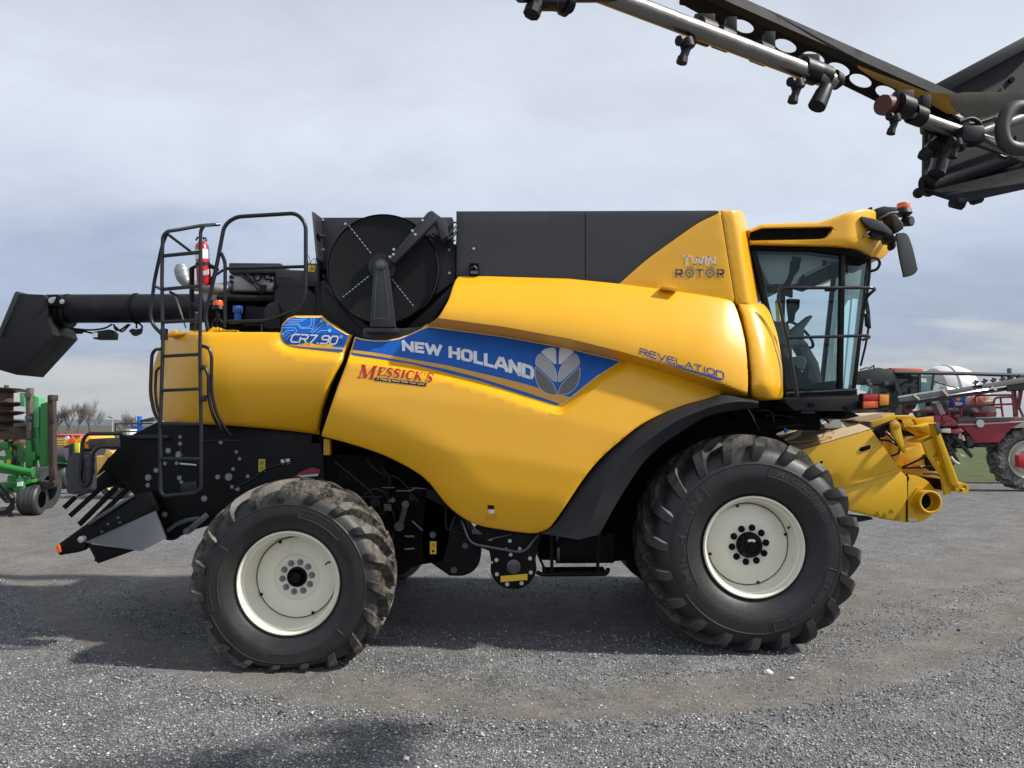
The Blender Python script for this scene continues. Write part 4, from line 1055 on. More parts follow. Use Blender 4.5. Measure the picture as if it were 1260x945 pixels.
# engine deck
mb = MB()
mb.slab([(281, 323), (345, 323.5), (352, 331), (352, 336), (281, 336)], 1.0, 2.3, .02)
mb.build('engine_cover', M['tankgrey'], CB)
mb = MB(); mb.slab([(338, 331), (386, 333), (388, 352), (340, 352)], .95, 2.2, .015); mb.slab([(341, 340.5), (360, 341.5), (360, 342.5), (341, 341.5)], .94, .96); mb.build('service_hatch', M['tankgrey'], CB)
mb = MB(); mb.slab([(280.5, 336), (338, 336), (339, 352), (334, 360), (280.5, 359)], 1.08, 1.8, .05, 3); muf = mb.build('muffler', M['alu'], CB)
add_bolts('muffler_bolt', [(284.5, 341, 1.07), (284.5, 347, 1.07), (333, 339, 1.07), (334, 345, 1.07), (322, 360, 1.07), (310, 337, 1.07)], M['black2'], muf, .012, .01)
mb = MB()
for pp in ([(292, 334, 1.03), (300, 342, 1.0), (312, 350, 1.0), (320, 360, 1.0)], [(294, 334, 1.03), (306, 344, 1.0), (316, 348, 1.0), (322, 352, 1.02)], [(312, 338, 1.05), (313, 345, 1.03), (320, 344, 1.03), (321, 337, 1.05)], [(324, 337, 1.05), (326, 343, 1.03), (333, 343, 1.03)], [(300, 336, 1.03), (306, 339, 1.0), (312, 346, 1.0)]):
    mb.ptube(spline(pp, 5), .010)
mb.slab([(318, 351), (328, 350), (326, 359), (322, 362)], .98, 1.0, .002)
mb.build('wiring_loom', M['hose'], muf)
mb = MB(); mb.slab([(277, 360), (338, 361), (392, 352), (394, 410), (255, 410), (255, 378)], 1.15, 2.4, .02); mb.build('engine_block', M['pit'], CB)
mb = MB(); mb.slab([(285, 363), (337, 364), (337, 370), (285, 369)], 1.06, 1.14, .006); mb.slab([(302, 376), (334, 378), (334, 394), (302, 394)], 1.05, 1.14, .01); mb.ptube([(268, 366, 1.0), (286, 366, 1.0), (296, 367, 1.0), (337, 367, 1.02)], .035); mb.build('air_duct', M['black2'], CB)
mb = MB(); hump = spline([(325, 404), (326, 384), (329, 375), (336.5, 372), (338, 360), (343, 352), (353, 348.5), (366, 350), (376, 354), (386, 362), (390, 376), (392, 404)], 5); mb.slab(hump, .55, 1.0, .05, 3); mb.build('air_intake_housing', M['plastic'], CB)
mb = MB(); mb.slab(spline([(324.5, 404), (325, 384), (328, 376), (334, 372), (341, 374), (344, 382), (345, 404)], 5), .5, .6, .03, 3); mb.build('intake_cap', M['plastic'], CB)
mb = MB(); c = P(292.5, 381, .95); mb.cyl(c + Vector((0, 0, -.035)), c + Vector((0, 0, .035)), .048, seg=20, bevel=.008); mb.cyl(c + Vector((0, 0, -.12)), c + Vector((0, 0, -.035)), .032, seg=16); mb.build('fluid_cap', M['bluecap'], CB)
mb = MB(); c = P(268.5, 374, .8); mb.cyl(c + Vector((0, 0, -.02)), c + Vector((0, 0, .035)), .05, .042, seg=24, bevel=.008); bcn = mb.build('beacon', M['orange'], CB); mb = MB(); mb.cyl(c + Vector((0, 0, -.055)), c + Vector((0, 0, -.02)), .062, .05, seg=24); mb.cyl(c + Vector((0, 0, -.3)), c + Vector((0, 0, -.05)), .02, seg=10); mb.build('beacon_base', M['hose'], bcn)
mb = MB(); c = P(239.5, 387, .8); mb.cyl(c + Vector((0, 0, -.16)), c + Vector((0, 0, .0)), .045, seg=20); mb.cyl(c, c + Vector((0, 0, .025)), .05, .045, seg=20); mb.build('filler_neck', M['black2'], CB)
mb = MB(); mb.ptube(spline([(262, 408, .9), (262, 398, .9), (268, 393, .9), (273, 398, .9), (273, 408, .9)], 4), .018); mb.ptube([(300, 400, .7), (330, 400, .7)], .012); mb.build('engine_hose', M['hose'], CB)
mb = MB(); mb.ptube(spline([(236, 351, 1.0), (231, 349, 1.0), (226, 342, 1.0), (223.5, 332, 1.0), (222.8, 326, 1.0)], 5), [.02, .05, .07, .075, .05], seg=16); mb.ptube([(236, 351, 1.0), (250, 352, 1.0), (275, 357, 1.05), (282, 352, 1.1)], .06, .08, 16); mb.build('exhaust_pipe', M['alu'], CB)
mb = MB(); mb.slab([(246, 350), (282, 346), (282, 366), (250, 372)], 1.05, 1.5, .03); mb.build('heat_shield', M['alu'], CB)
# yellow hinge fingers on the rear deck edge
mb = MB(); mb.slab([(203, 414), (210, 407), (216, 406), (219, 409), (240, 407), (262, 404), (268, 402), (269, 406), (290, 405.5), (290, 408), (262, 411), (252, 415), (236, 411), (213, 413)], .40, .62, .008); mb.slab([(246, 416), (262, 402), (265, 404), (252, 418)], .34, .37, .004); mb.build('deck_hinge', M['yellow'], CB)
mb = MB(); mb.slab([(214, 414), (240, 411), (262, 410), (300, 408.8), (345, 409.5), (392, 410), (392, 413), (300, 413), (230, 416)], .62, 1.3); mb.build('engine_deck', M['yellow_in'], CB)
mb = MB(); mb.slab([(387, 348), (394, 347), (394, 396), (387, 396)], .72, .9); mb.build('deck_post', M['black2'], CB)
d = Decal(lambda q: np.full(len(q), .94), .003); d.poly([(379.5, 326), (388, 326.5), (387, 334.5), (379, 334)], 5); 
mb = MB(); mb.slab([(378, 324), (392, 324), (392, 352), (380, 352)], .94, 1.3, .006); w_ = mb.build('warning_plate', M['tankgrey'], CB); d.build('warning_sticker', M['sticker'], w_)
d = Decal(lambda q: np.full(len(q), .94), .005); d.ribbon([(381.5, 332), (383.5, 328.5), (386, 332)], .7, True, 1); d.build('warning_print', M['black2'], w_)

# ------------------------------------------------------------------ unloading auger folded to the rear (far side)
AY = 2.9
mb = MB(); a = P(60, 380, AY); b = P(300, 378.5, AY); b.y = AY; r_a = (P(60, 397.5, AY) - P(60, 362.5, AY)).length / 2; mb.cyl(a, Vector((b.x + 2.2, AY, a.z + .02)), r_a, seg=40); aug = mb.build('auger_tube', M['black2'], CB)
aug['label'] = 'folded black unloading auger with angled spout'
mb = MB(); mb.slab([(20.5, 358.5), (22, 361), (54, 362.5), (59, 372), (60, 395), (66, 412), (20.5, 461.5), (-2, 455), (-2, 408)], AY - .27, AY + .27, .02); sp = mb.build('auger_spout', M['black2'], aug)
mb = MB(); mb.slab([(18, 359.5), (21.5, 358), (23, 361), (-1, 415), (-4, 412)], AY - .3, AY + .3, .008); mb.build('spout_rim', M['tankgrey'], sp)
mb = MB(); x0 = P(57, 380, AY); ax = Vector((.26, 0, .06))
mb.cyl(P(57, 386, AY), P(80, 383, AY), r_a * 1.22, r_a * 1.1, seg=40); mb.cyl(P(83, 381, AY) + Vector((0, 0, -.02)), P(86, 381, AY) + Vector((0, 0, -.02)), r_a * 1.2, seg=40); mb.slab([(59, 363), (70, 362), (76, 366), (73, 377), (59, 376)], AY - .28, AY - .2, .01); mb.build('spout_collar', M['black'], aug)
add_bolts('collar_bolt', [(63.5, 369.5, AY - .29, 2), (76.5, 371, AY - .29, 1.6), (67, 367, AY - .29)], M['zinc'], aug, .012, .015)
mb = MB(); x1 = P(168, 380, AY); mb.lathe([(-.012, r_a), (-.012, r_a + .014), (.012, r_a + .014), (.012, r_a)], (x1.x, AY, a.z + .004), axis=(1, 0, 0), seg=40); mb.build('auger_strap', M['black'], aug)
mb = MB(); mb.slab([(114, 408), (134, 405), (138, 409), (137, 417), (114, 417)], AY - .12, AY + .05, .012); wl = mb.build('work_light', M['black2'], aug)
mb = MB(); mb.slab([(114.3, 409), (120, 409), (120, 415), (114.3, 415)], AY - .125, AY - .119); mb.build('light_label', M['white'], wl)
mb = MB(); mb.slab([(158, 407), (162, 404), (167, 405), (172, 404), (170, 410), (163, 413)], AY - .1, AY + .0, .008); mb.build('camera_housing', M['black2'], aug)
mb = MB()
for pp in ([(88, 404, AY), (95, 408, AY), (104, 408, AY), (114, 410, AY)], [(86, 404, AY), (110, 406, AY), (128, 404, AY), (138, 399, AY)], [(140, 399, AY), (142, 405, AY), (148, 406, AY), (158, 399, AY)], [(142, 402, AY), (150, 408, AY), (160, 399, AY)], [(168, 397, AY), (168, 404, AY)], [(170, 397, AY), (175, 402, AY), (172, 408, AY)]):
    mb.ptube(spline(pp, 4), .012)
mb.ptube([(93, 408, AY), (101, 408, AY)], .03); mb.build('auger_cable', M['hose'], aug)

# ------------------------------------------------------------------ ladder and rails at the rear
LY = -.02
T = .0165
mb = MB()
mb.ptube([(270, 276, .25), (262, 276.6, .2), (251, 277.3, LY), (246.8, 284, LY), (246.8, 345, LY), (246, 440, LY), (247.6, 530, LY), (247.4, 606, LY), (197.6, 611, LY), (197.3, 525, LY), (200.5, 420, LY), (199.2, 345, LY), (200.2, 291, LY), (206, 284.5, LY), (216, 283.3, .05), (249, 277.3, .3)], T, .07, 10)
lad = mb.build('ladder', M['tubeblack'], CB); lad['label'] = 'black tube access ladder at the rear corner'
for (x0, y0, x1, y1) in ((201, 315, 246.8, 310.3), (201, 356, 246, 352), (201, 396.5, 246, 394), (201, 438.4, 246, 436), (198.5, 480.6, 246, 478.5), (198, 522, 246.5, 521.5), (197.5, 564.4, 247, 564.4)):
    mb = MB(); a, b = P(x0, y0, LY), P(x1, y1, LY); mb.bar(a, b, .035, .028, bevel=.005); mb.build('rung', M['tubeblack'], lad)
mb = MB(); mb.ptube([(206, 285, .0), (200, 300, .05), (190, 345, .12), (185, 388, .12), (188, 400, .12), (203, 415, .1)], T, .08, 10); mb.ptube([(207.6, 289, LY), (234, 309, .35)], .013); mb.ptube([(192, 353, .1), (201, 357, LY)], .013); mb.ptube([(208.7, 359, LY), (246, 379, .0)], .012); mb.build('ladder_handrail', M['tubeblack'], lad)
mb = MB(); mb.ptube([(215, 362, .3), (229, 404, .35)], .009); mb.build('gas_strut', M['steel'], lad)
mb = MB(); mb.ptube([(198, 429.5, .0), (191, 430, .05), (187, 436, .06), (186, 455, .06), (185, 484, .06), (189.6, 508, .05), (198, 522, .0)], .015, .06, 10); mb.ptube([(197, 452, 0), (192, 456, .02), (191, 480, .02), (193, 500, .02), (197, 512, 0)], .012, .05)
mb.ptube([(248, 425.5, -.0), (257, 428, .0), (260.5, 438, .0), (260, 481, .02), (266, 508, .05), (275, 525, .1), (283, 536, .2)], .015, .08, 10); mb.ptube([(247, 451, 0), (253, 453, .0), (256.5, 462, .0), (256.5, 490, .02), (262, 512, .05), (272, 530, .15)], .014, .06, 10); mb.build('grab_rail', M['tubeblack'], lad)
mb = MB(); mb.slab([(245.5, 449), (250, 449), (250, 455), (245.5, 455)], -.05, .02, .004); mb.slab([(245.5, 486), (251, 486), (251, 494), (245.5, 494)], -.05, .02, .004); mb.slab([(197, 404), (204, 404), (204, 418), (197, 418)], -.03, .02, .004); mb.build('ladder_bracket', M['tubeblack'], lad)
mb = MB(); mb.ptube([(256, 407, .4), (252.5, 388, .4), (266, 330, .4), (276, 277, .4), (290, 266.8, .4), (365, 262.3, .4), (376.2, 275, .4), (376.3, 366, .4), (368, 380, .4), (329, 395, .4), (281, 396, .4)], .019, .10, 12); gr = mb.build('guard_rail', M['tubeblack'], CB)
mb = MB(); mb.ptube([(272, 311, .4), (277, 322, .42), (277, 402, .42)], .018, .06); mb.ptube([(278, 330.5, .42), (375, 328, .42)], .016); mb.ptube([(256, 345, .4), (275, 332, .42)], .012); mb.ptube([(322, 396, .45), (322, 410, .45)], .012); mb.build('rail_brace', M['tubeblack'], gr)
mb = MB()
for sx in (1, -1): mb.ptube(spline([(376.5 + 0 * sx, 313, .4), (380, 320 + 4 * sx, .42), (385, 325 - 6 * sx, .5), (389, 318, .6)], 5), .003)
mb.build('chain', M['greysteel'], gr)
# ------------------------------------------------------------------ fire extinguisher clamped to the rail
fx = thing('fire_extinguisher', 'red fire extinguisher with white label and black strap, clamped beside the combine ladder', 'fire extinguisher', tuple(P(250, 352, .42)))
def axp(t, off=0): 
    a, b = P(251.5, 350.5, .42), P(248, 297.5, .42); return a + (b - a) * t
rx = (P(258, 330, .42) - P(241.5, 330, .42)).length / 2
mb = MB(); ln = (axp(1) - axp(0)).length; mb.lathe([(0, 0), (.0, rx * .8), (.02, rx), (ln * .88, rx), (ln * .95, rx * .8), (ln, rx * .42), (ln + .01, 0)], axp(0), axis=(axp(1) - axp(0)), seg=32); body = mb.build('cylinder', M['redcan'], fx)
mb = MB(); mb.lathe([(ln * .58, rx * 1.012), (ln * .80, rx * 1.012)], axp(0), axis=(axp(1) - axp(0)), seg=32); mb.build('label', M['white'], body)
mb = MB(); mb.lathe([(ln * .42, rx * 1.05), (ln * .50, rx * 1.05), (ln * .50, rx * .9), (ln * .42, rx * .9)], axp(0), axis=(axp(1) - axp(0)), seg=32, closed=True); mb.ptube([(258, 327, .42), (265, 330, .42), (268, 333, .42)], .02); mb.ptube([(241, 328, .42), (236, 330, .42), (236, 402, .5)], .02); mb.build('strap', M['hose'], fx)
mb = MB(); mb.cyl(axp(1), axp(1.08), .03, .02, 12); mb.ptube([(247, 294, .42), (243, 292, .42), (241, 296, .42)], .008); mb.ptube([(247, 293, .42), (253, 293, .42), (254, 297, .42)], .01); mb.build('valve', M['greysteel'], fx)
d = MB(); d.slab([(249.5, 334), (256.5, 331), (256.5, 337.5), (250, 339)], .42 - rx * 1.03, .42 - rx * .9); d.build('label', M['white'], body)
# ------------------------------------------------------------------ cab
CY0, CY1 = .82, 2.58
roof_out = [(919, 283.5), (937, 275.8), (1008.6, 273)] + spline([(1008.6, 273), (1023, 268.6), (1045.7, 260.5), (1063, 257.4), (1073, 258.5), (1084, 264), (1093, 278), (1098, 298), (1094, 309), (1084, 318.4), (1075, 317), (1066, 312), (1050, 307), (1030, 304), (1000, 303)], 4)[1:] + [(924, 301)]
def roof_depth(x, y): return .74 + .55 * np.clip((x - 1040) / 58, 0, 1) ** 2.2 + .16 * np.clip((y - 300) / 20, 0, 1)
rec = np.array([(921, 286), (937, 280), (1027, 278.3), (1022, 288), (1016, 293.5), (1009, 295.5), (930, 297), (921, 297.5)])
def roof_d(x, y):
    q = np.stack([x, y], 1); d = dist_poly(q, rec); k = np.where(inside_poly(q, rec), np.clip(d / 2.2, 0, 1), 0)
    return roof_depth(x, y) + .09 * k
exr = np.concatenate([np.array(resample(list(map(tuple, rec)), 3, True)), np.array([p for p in resample([tuple((p - rec.mean(0)) * np.array([.965, .72]) + rec.mean(0)) for p in rec], 3, True)])])
roof, rsurf = panel('cab_roof', roof_out, roof_d, M['yellow'], CB, back=CY1 + .12, edge=(3, .03), step=6, dens=4, extra=exr)
d = Decal(lambda q: roof_depth(q[:, 0], q[:, 1]), -.055); rin = [tuple((p - rec.mean(0)) * np.array([.99, .95]) + rec.mean(0)) for p in rec]; d.poly(rin, 5); d.build('roof_vent', M['pit'], roof)
mb = MB(); c = rec.mean(0); g_ = [(930, 284), (1020, 281), (1014, 290), (930, 293)]
mb.slab([(938, 282.5), (1022, 280.5), (1020, 284), (938, 286)], .80, .86, .004); mb.build('roof_louvre', M['black2'], roof)
mb = MB(); mb.slab([(924, 301.5), (1000, 303.5), (1050, 307), (1072, 315), (1070, 322), (1040, 314), (1000, 308.5), (926, 307)], CY0 - .02, CY1, .01); mb.build('roof_seal', M['pit'], CB)
# pillars and sills
mb = MB()
mb.slab([(924, 304), (930.5, 305), (948, 380), (964, 436), (969, 486), (960, 486), (956, 440), (941, 380)], CY0, CY0 + .07, .006)
mb.slab([(1066, 314), (1073, 315), (1060, 420), (1053, 482), (1047, 482), (1056, 410)], CY0 + .42, CY0 + .50, .006)
pil = mb.build('cab_pillar', M['black'], CB)
mb = MB(); mb.slab([(1035, 312), (1040.5, 312), (1037.5, 478), (1031.5, 478)], CY0 - .01, CY0 + .05, .005); mb.build('cab_pillar', M['black'], CB)
far = CY1 - CY0
mb = MB()
for pts, y0 in (([(924, 304), (930.5, 305), (969, 486), (960, 486)], CY0), ([(1066, 314), (1071, 315), (1053, 482), (1048, 482)], CY0 + .42), ([(1036, 312), (1040, 312), (1036, 478), (1032, 478)], CY0)):
    a = [P(x, y, y0) for x, y in pts]
    yy = CY1 - .03 if y0 == CY0 else CY1 - .45
    mb.prism([Vector((p.x, yy - .06, p.z)) for p in a], [Vector((p.x, yy, p.z)) for p in a], .005)
mb.build('cab_pillar', M['black'], CB)
# glass: door, front quarter, windscreen, far side
def gpane(name, pts3, mat=M['glass'], t=.006):
    mb = MB(); V = [[mb.bm.verts.new(p) for p in r] for r in pts3]
    for A, B in zip(V, V[1:]):
        for i in range(len(A) - 1): mb.face([A[i], A[i + 1], B[i + 1], B[i]])
    return mb.build(name, mat, CB, 60)
def strip(l0, l1, f):
    """pane between two edges, f: x,y,t -> world"""
    n = 14; return [[f((1 - t) * a[0] + t * b[0], (1 - t) * a[1] + t * b[1], t) for a, b in zip(resample_n(l0, n), resample_n(l1, n))] for t in np.linspace(0, 1, 8)]
le = [(929, 306), (946, 379), (962, 436), (967, 484)]; me_ = [(1036, 311), (1032.5, 479)]; re_ = [(1070, 316), (1050, 482)]
gpane('door_glass', strip(le, me_, lambda x, y, t: P(x, y, CY0 + .02)))
gpane('quarter_glass', strip(me_, re_, lambda x, y, t: P(x, y, CY0 + .02 + .42 * t ** 1.8)))
ra = [P(x, y, CY0 + .44) for x, y in resample_n(re_, 10)]
gpane('windscreen', [[p for p in ra], [Vector((p.x + .10, 1.5, p.z)) for p in ra], [Vector((p.x + .10, 1.95, p.z)) for p in ra], [Vector((p.x, CY1 - .46, p.z)) for p in ra]])
gpane('far_side_glass', [[Vector((p.x, CY1 - .03, p.z)) for p in (P(x, y, CY0) for x, y in resample_n(e_, 10))] for e_ in (le, me_)])
# floor, platform
mb = MB(); mb.slab([(958, 478), (1054, 478), (1056, 487), (958, 488)], CY0 - .04, CY1, .01); mb.build('cab_floor', M['pit'], CB)
mb = MB(); mb.slab([(966, 489), (1062, 487.5), (1063, 505), (977, 505), (967, 496)], .62, 2.7, .01); plat = mb.build('platform', M['plastic'], CB)
mb = MB(); mb.slab([(995, 496), (1002, 496), (1002, 501), (995, 501)], .6, .7); mb.slab([(1020, 505), (1045, 505), (1058, 512), (1040, 516), (1018, 514)], .9, 2.0); mb.slab([(940, 500), (1010, 505), (1010, 530), (935, 528), (925, 505)], .9, 2.2, .02); mb.slab([(900, 500), (968, 488), (968, 515), (905, 515)], .9, 2.4); mb.build('platform_underside', M['pit'], CB)
mb = MB(); mb.slab([(985, 501), (1003, 501), (1003, 509), (986, 509)], .64, .7, .004); mb.build('step_bracket', M['plastic'], plat)
mb = MB(); mb.ptube([(968, 484, .55), (1054, 480, .55)], .014); mb.ptube([(968, 487, .56), (1062, 487, .56)], .008); mb.ptube([(1034.5, 481, .55), (1034.5, 488, .56)], .010); mb.ptube([(980, 481, .55), (981, 488, .56)], .012); mb.build('platform_rail', M['black2'], plat)
# valve block, hoses and cables under the cab
mb = MB(); mb.slab([(955, 514), (1005, 516), (1008, 523), (985, 527), (952, 526)], .95, 1.5, .02); mb.slab([(905, 510), (950, 515), (950, 530), (905, 525)], .98, 1.4, .02); mb.build('valve_block', M['black2'], CB)
mb = MB(); mb.slab([(700, 645), (760, 562), (815, 522), (880, 500), (965, 496), (968, 528), (930, 545), (870, 600), (840, 680), (720, 690)], .97, 1.02); mb.build('arch_shade_sheet', M['pit'], CB)  # near-black sheet added as shade in the gap behind the fender
mb = MB(); mb.cyl(P(962, 522, .92), P(968, 532, .92), .02, seg=10); mb.build('blue_fitting', M['bluecap'], CB)
mb = MB(); c = P(985.5, 519, .92); mb.sphere(c, .02, (1.3, 1, .8)); mb.build('fitting', M['zinc'], CB)
mb = MB()
for pp in ([(918, 500, .8), (925, 512, .8), (934, 530, .82)], [(940, 512, .9), (960, 511, .9), (980, 514, .9)], [(930, 505, .88), (948, 506, .88), (952, 520, .88)], [(1000, 512, .9), (1012, 514, .95), (1020, 520, 1.0)], [(955, 526, .9), (980, 523, .9), (1008, 524, .95)]):
    mb.ptube(spline(pp, 5), .012)
mb.build('hose_bundle', M['hose'], CB)
# interior
mb = MB(); mb.slab([(926, 306), (1058, 315), (1056, 320), (1020, 322), (1000, 332), (985, 340), (978, 350), (946, 350), (937, 330)], CY0 + .18, CY1 - .12, .02); mb.build('headliner', M['cabgrey'], CB)
mb = MB(); mb.slab([(946, 392), (972, 400), (974, 486), (965, 486), (958, 440)], CY0 + .3, CY1 - .2, .02); mb.build('rear_bulkhead', M['seat'], CB)
mb = MB(); mb.slab([(952, 395), (966, 395), (973, 408), (976, 436), (972, 452), (960, 452), (957, 430)], 1.45, 1.95, .03, 3); mb.slab([(960, 441), (990, 437), (994, 446), (990, 456), (962, 456)], 1.42, 1.98, .03, 3); mb.build('driver_seat', M['seat'], CB)
mb = MB(); mb.slab([(972, 408), (998, 387), (1001, 389), (990, 404), (990, 418), (996, 424), (985, 428), (976, 426)], 1.2, 1.34, .02); mb.slab([(955, 412), (980, 412), (984, 424), (966, 436), (955, 430)], 1.1, 1.3, .02); mb.build('armrest_console', M['seat'], CB)
mb = MB(); mb.slab([(981, 426), (992, 419), (1008, 446), (1014, 474), (1004, 477), (993, 470), (995, 450)], 1.6, 1.8, .03); mb.build('steering_column', M['seat'], CB)
mb = MB(); c = P(984, 412, 1.7); mb.lathe([(.016 * math.cos(t), .19 + .016 * math.sin(t)) for t in np.linspace(0, 6.28, 9)[:-1]], c, axis=(.75, 0, .66), seg=32, closed=True); mb.ptube([(984, 412, 1.7), (988, 424, 1.7)], .03); mb.build('steering_wheel', M['pit'], CB)
mb = MB(); mb.slab([(970, 367), (985, 368), (984, 379), (979, 386), (978, 395), (973, 395), (971, 380)], 1.0, 1.08, .01); mb.ptube([(958, 372, 1.0), (964, 358, 1.0), (974, 340, 1.0), (976, 322, 1.0)], .03, .06); mb.slab([(965, 350), (976, 356), (976, 366), (966, 362)], 1.0, 1.06, .01); mb.slab([(972, 312), (990, 315), (985, 334), (976, 345), (968, 352), (972, 335)], 1.0, 1.15, .02); mb.ptube([(955, 357, 1.02), (957, 337, 1.02), (973, 329, 1.02)], .012, .05); mb.slab([(944, 352), (955, 352), (957, 360), (946, 360)], 1.0, 1.05, .01); mb.build('monitor_arm', M['pit'], CB)
mb = MB(); mb.slab([(984, 345), (990, 336), (991, 350), (986, 350)], 1.02, 1.07, .006); mb.slab([(1021, 326), (1035, 322), (1036, 338), (1030, 341), (1022, 338)], 1.0, 1.1, .012); mb.slab([(1046, 318), (1058, 316), (1066, 324), (1062, 331), (1052, 330)], 1.15, 1.4, .02); mb.slab([(1010, 319), (1018, 319), (1018, 326), (1012, 326)], 1.0, 1.06, .008); mb.slab([(1000, 316), (1060, 317), (1060, 324), (1030, 326)], 1.1, 2.0, .01); mb.build('sun_visor_unit', M['pit'], CB)
mb = MB(); mb.slab([(1013, 470), (1028, 468), (1034, 472), (1034, 479), (1012, 479)], 1.0, 1.3, .015); mb.slab([(966, 436), (1000, 470), (1000, 481), (966, 481)], 1.1, 2.2, .01); mb.build('foot_console', M['pit'], CB)
d = MB(); d.slab([(954, 370), (958, 370), (960, 396), (956, 396)], 1.0, 1.01); d.build('interior_sticker', M['sticker'], CB)
# hand rail in front of the door
mb = MB(); mb.ptube([(981, 487, .42), (969.5, 420, .42), (957, 366, .42), (960, 355.5, .42), (970, 354.3, .42), (1074, 354, .42), (1077, 356, .5), (1072, 360, .62), (1066, 366, .7), (1063, 380, .78)], .0155, .05, 10); mb.ptube([(970, 415.5, .42), (1068, 413, .42), (1070, 415, .5), (1062, 418, .7)], .015, .04, 10); hr_ = mb.build('cab_handrail', M['tubeblack'], CB)
mb = MB(); mb.slab([(1016, 355), (1029, 355), (1029, 358), (1017, 358)], .42, .46, .003); mb.build('rail_clip', M['hose'], hr_)
mb = MB(); mb.ptube(spline([(1071, 316, .8), (1070, 340, .8), (1066, 375, .8), (1069, 395, .8), (1066, 420, .82), (1059, 450, .9)], 6), .011); mb.ptube(spline([(1068, 318, .85), (1064, 350, .85), (1069, 380, .8), (1071, 404, .8)], 6), .008); mb.slab([(1066.5, 385), (1071, 387), (1071.5, 404), (1067, 400)], .76, .82, .006); mb.ptube(spline([(1071, 317, .8), (1079, 318, .8), (1082.5, 324, .8), (1079, 331, .82), (1071, 334, .85)], 5), .014); mb.build('wiper_cable', M['hose'], CB)
# lights and mirror at the front of the roof
mb = MB(); mb.slab([(1078, 256), (1089, 253), (1094, 254), (1104, 254), (1104, 264), (1092, 268), (1078, 268)], .95, 1.25, .02); mb.slab([(1070, 255), (1074, 253.5), (1075, 268), (1071, 266)], .95, 1.2, .015); lb = mb.build('light_bracket', M['black2'], CB)
mb = MB(); c = P(1111.5, 253.5, 1.05); mb.cyl(c + Vector((0, 0, -.03)), c + Vector((0, 0, .03)), .068, .062, seg=28, bevel=.012); bc = mb.build('beacon', M['orange'], CB); mb = MB(); mb.lathe([(0, .068), (-.05, .085), (-.075, .06), (-.09, .02)], c + Vector((0, 0, -.03)), axis=(0, 0, 1), seg=28); mb.build('beacon_base', M['plastic'], bc)
mb = MB(); c = P(1118.5, 272.5, 1.0); ax = Vector((.45, -.85, -.1)).normalized(); mb.cyl(c - ax * .07, c + ax * .03, .045, .052, seg=24, bevel=.006); wl = mb.build('work_light', M['black2'], CB); mb = MB(); mb.cyl(c + ax * .028, c + ax * .035, .042, seg=24); mb.build('lens', M['greysteel'], wl)
mb = MB(); mb.slab(spline([(1060, 266.5), (1064, 266.8), (1078, 270), (1090, 277), (1098, 286), (1096, 289), (1088, 285), (1074, 281), (1065, 275), (1060.5, 270)], 4, True), .75, 1.0, .03, 3); mh = mb.build('mirror_arm_cover', M['pod'], CB)
mb = MB(); mb.slab([(1070, 279), (1086, 284), (1098, 288), (1105, 292), (1102, 298), (1094, 297), (1092, 290), (1074, 292)], .8, .95, .01); mb.slab([(1095, 264), (1103, 263), (1112, 275), (1112.5, 281), (1105, 286), (1101, 286)], .78, .95, .025, 3); mb.slab([(1098, 292), (1102, 290), (1103, 303), (1100, 307), (1097, 303)], .85, .95, .008); mb.ptube([(1082, 270, .9), (1094, 263, .9), (1104, 262, .95)], .02); mb.build('mirror_bracket', M['black2'], CB)
mir_out = spline([(1103.5, 288), (1108, 286.5), (1114.5, 287), (1119, 293), (1124, 308), (1128.5, 328), (1129, 332), (1124, 338), (1113.5, 340.5), (1112, 336), (1108, 318), (1105, 300)], 4, True)
mb = MB(); mb.slab(mir_out, .72, .75, .012, 3); mi = mb.build('mirror', M['pod'], CB); mb = MB(); a = [P(x, y, .72) for x, y in [(1110, 300), (1116, 300), (1123, 330), (1116, 333)]]; mb.prism([Vector((p.x, .757, p.z)) for p in a], [Vector((p.x, .748, p.z)) for p in a]); mb.build('mirror_glass', M['steel'], mi)
mb = MB(); mb.ptube(spline([(1062, 292, .72), (1068, 286, .75), (1074, 285, .8)], 4), .008); mb.ptube([(1062, 290, .73), (1072, 292, .78)], .008); mb.build('wiring_loom', M['hose'], CB)
# position lamp
mb = MB(); mb.slab([(1061, 484), (1096, 484), (1096, 500.5), (1083, 503.5), (1061, 503.5)], .50, .58, .008); mb.slab([(1040, 500), (1064, 490), (1064, 498), (1045, 507)], .58, .7, .006); ml = mb.build('marker_lamp', M['black2'], CB)
mb = MB(); mb.slab([(1062.6, 485.5), (1080.6, 485), (1080.6, 493), (1062.6, 493.6)], .478, .505, .006); mb.build('red_lens', M['redlens'], ml)
mb = MB(); mb.slab([(1062.6, 494), (1080.6, 493.4), (1080.8, 501.5), (1062.8, 502.3)], .478, .505, .006); mb.build('orange_lens', M['orange'], ml)
mb = MB(); mb.slab([(1082.5, 485.5), (1094.3, 485.5), (1094, 498.5), (1083, 499.2)], .47, .505, .012); mb.build('amber_lens', M['amber'], ml)
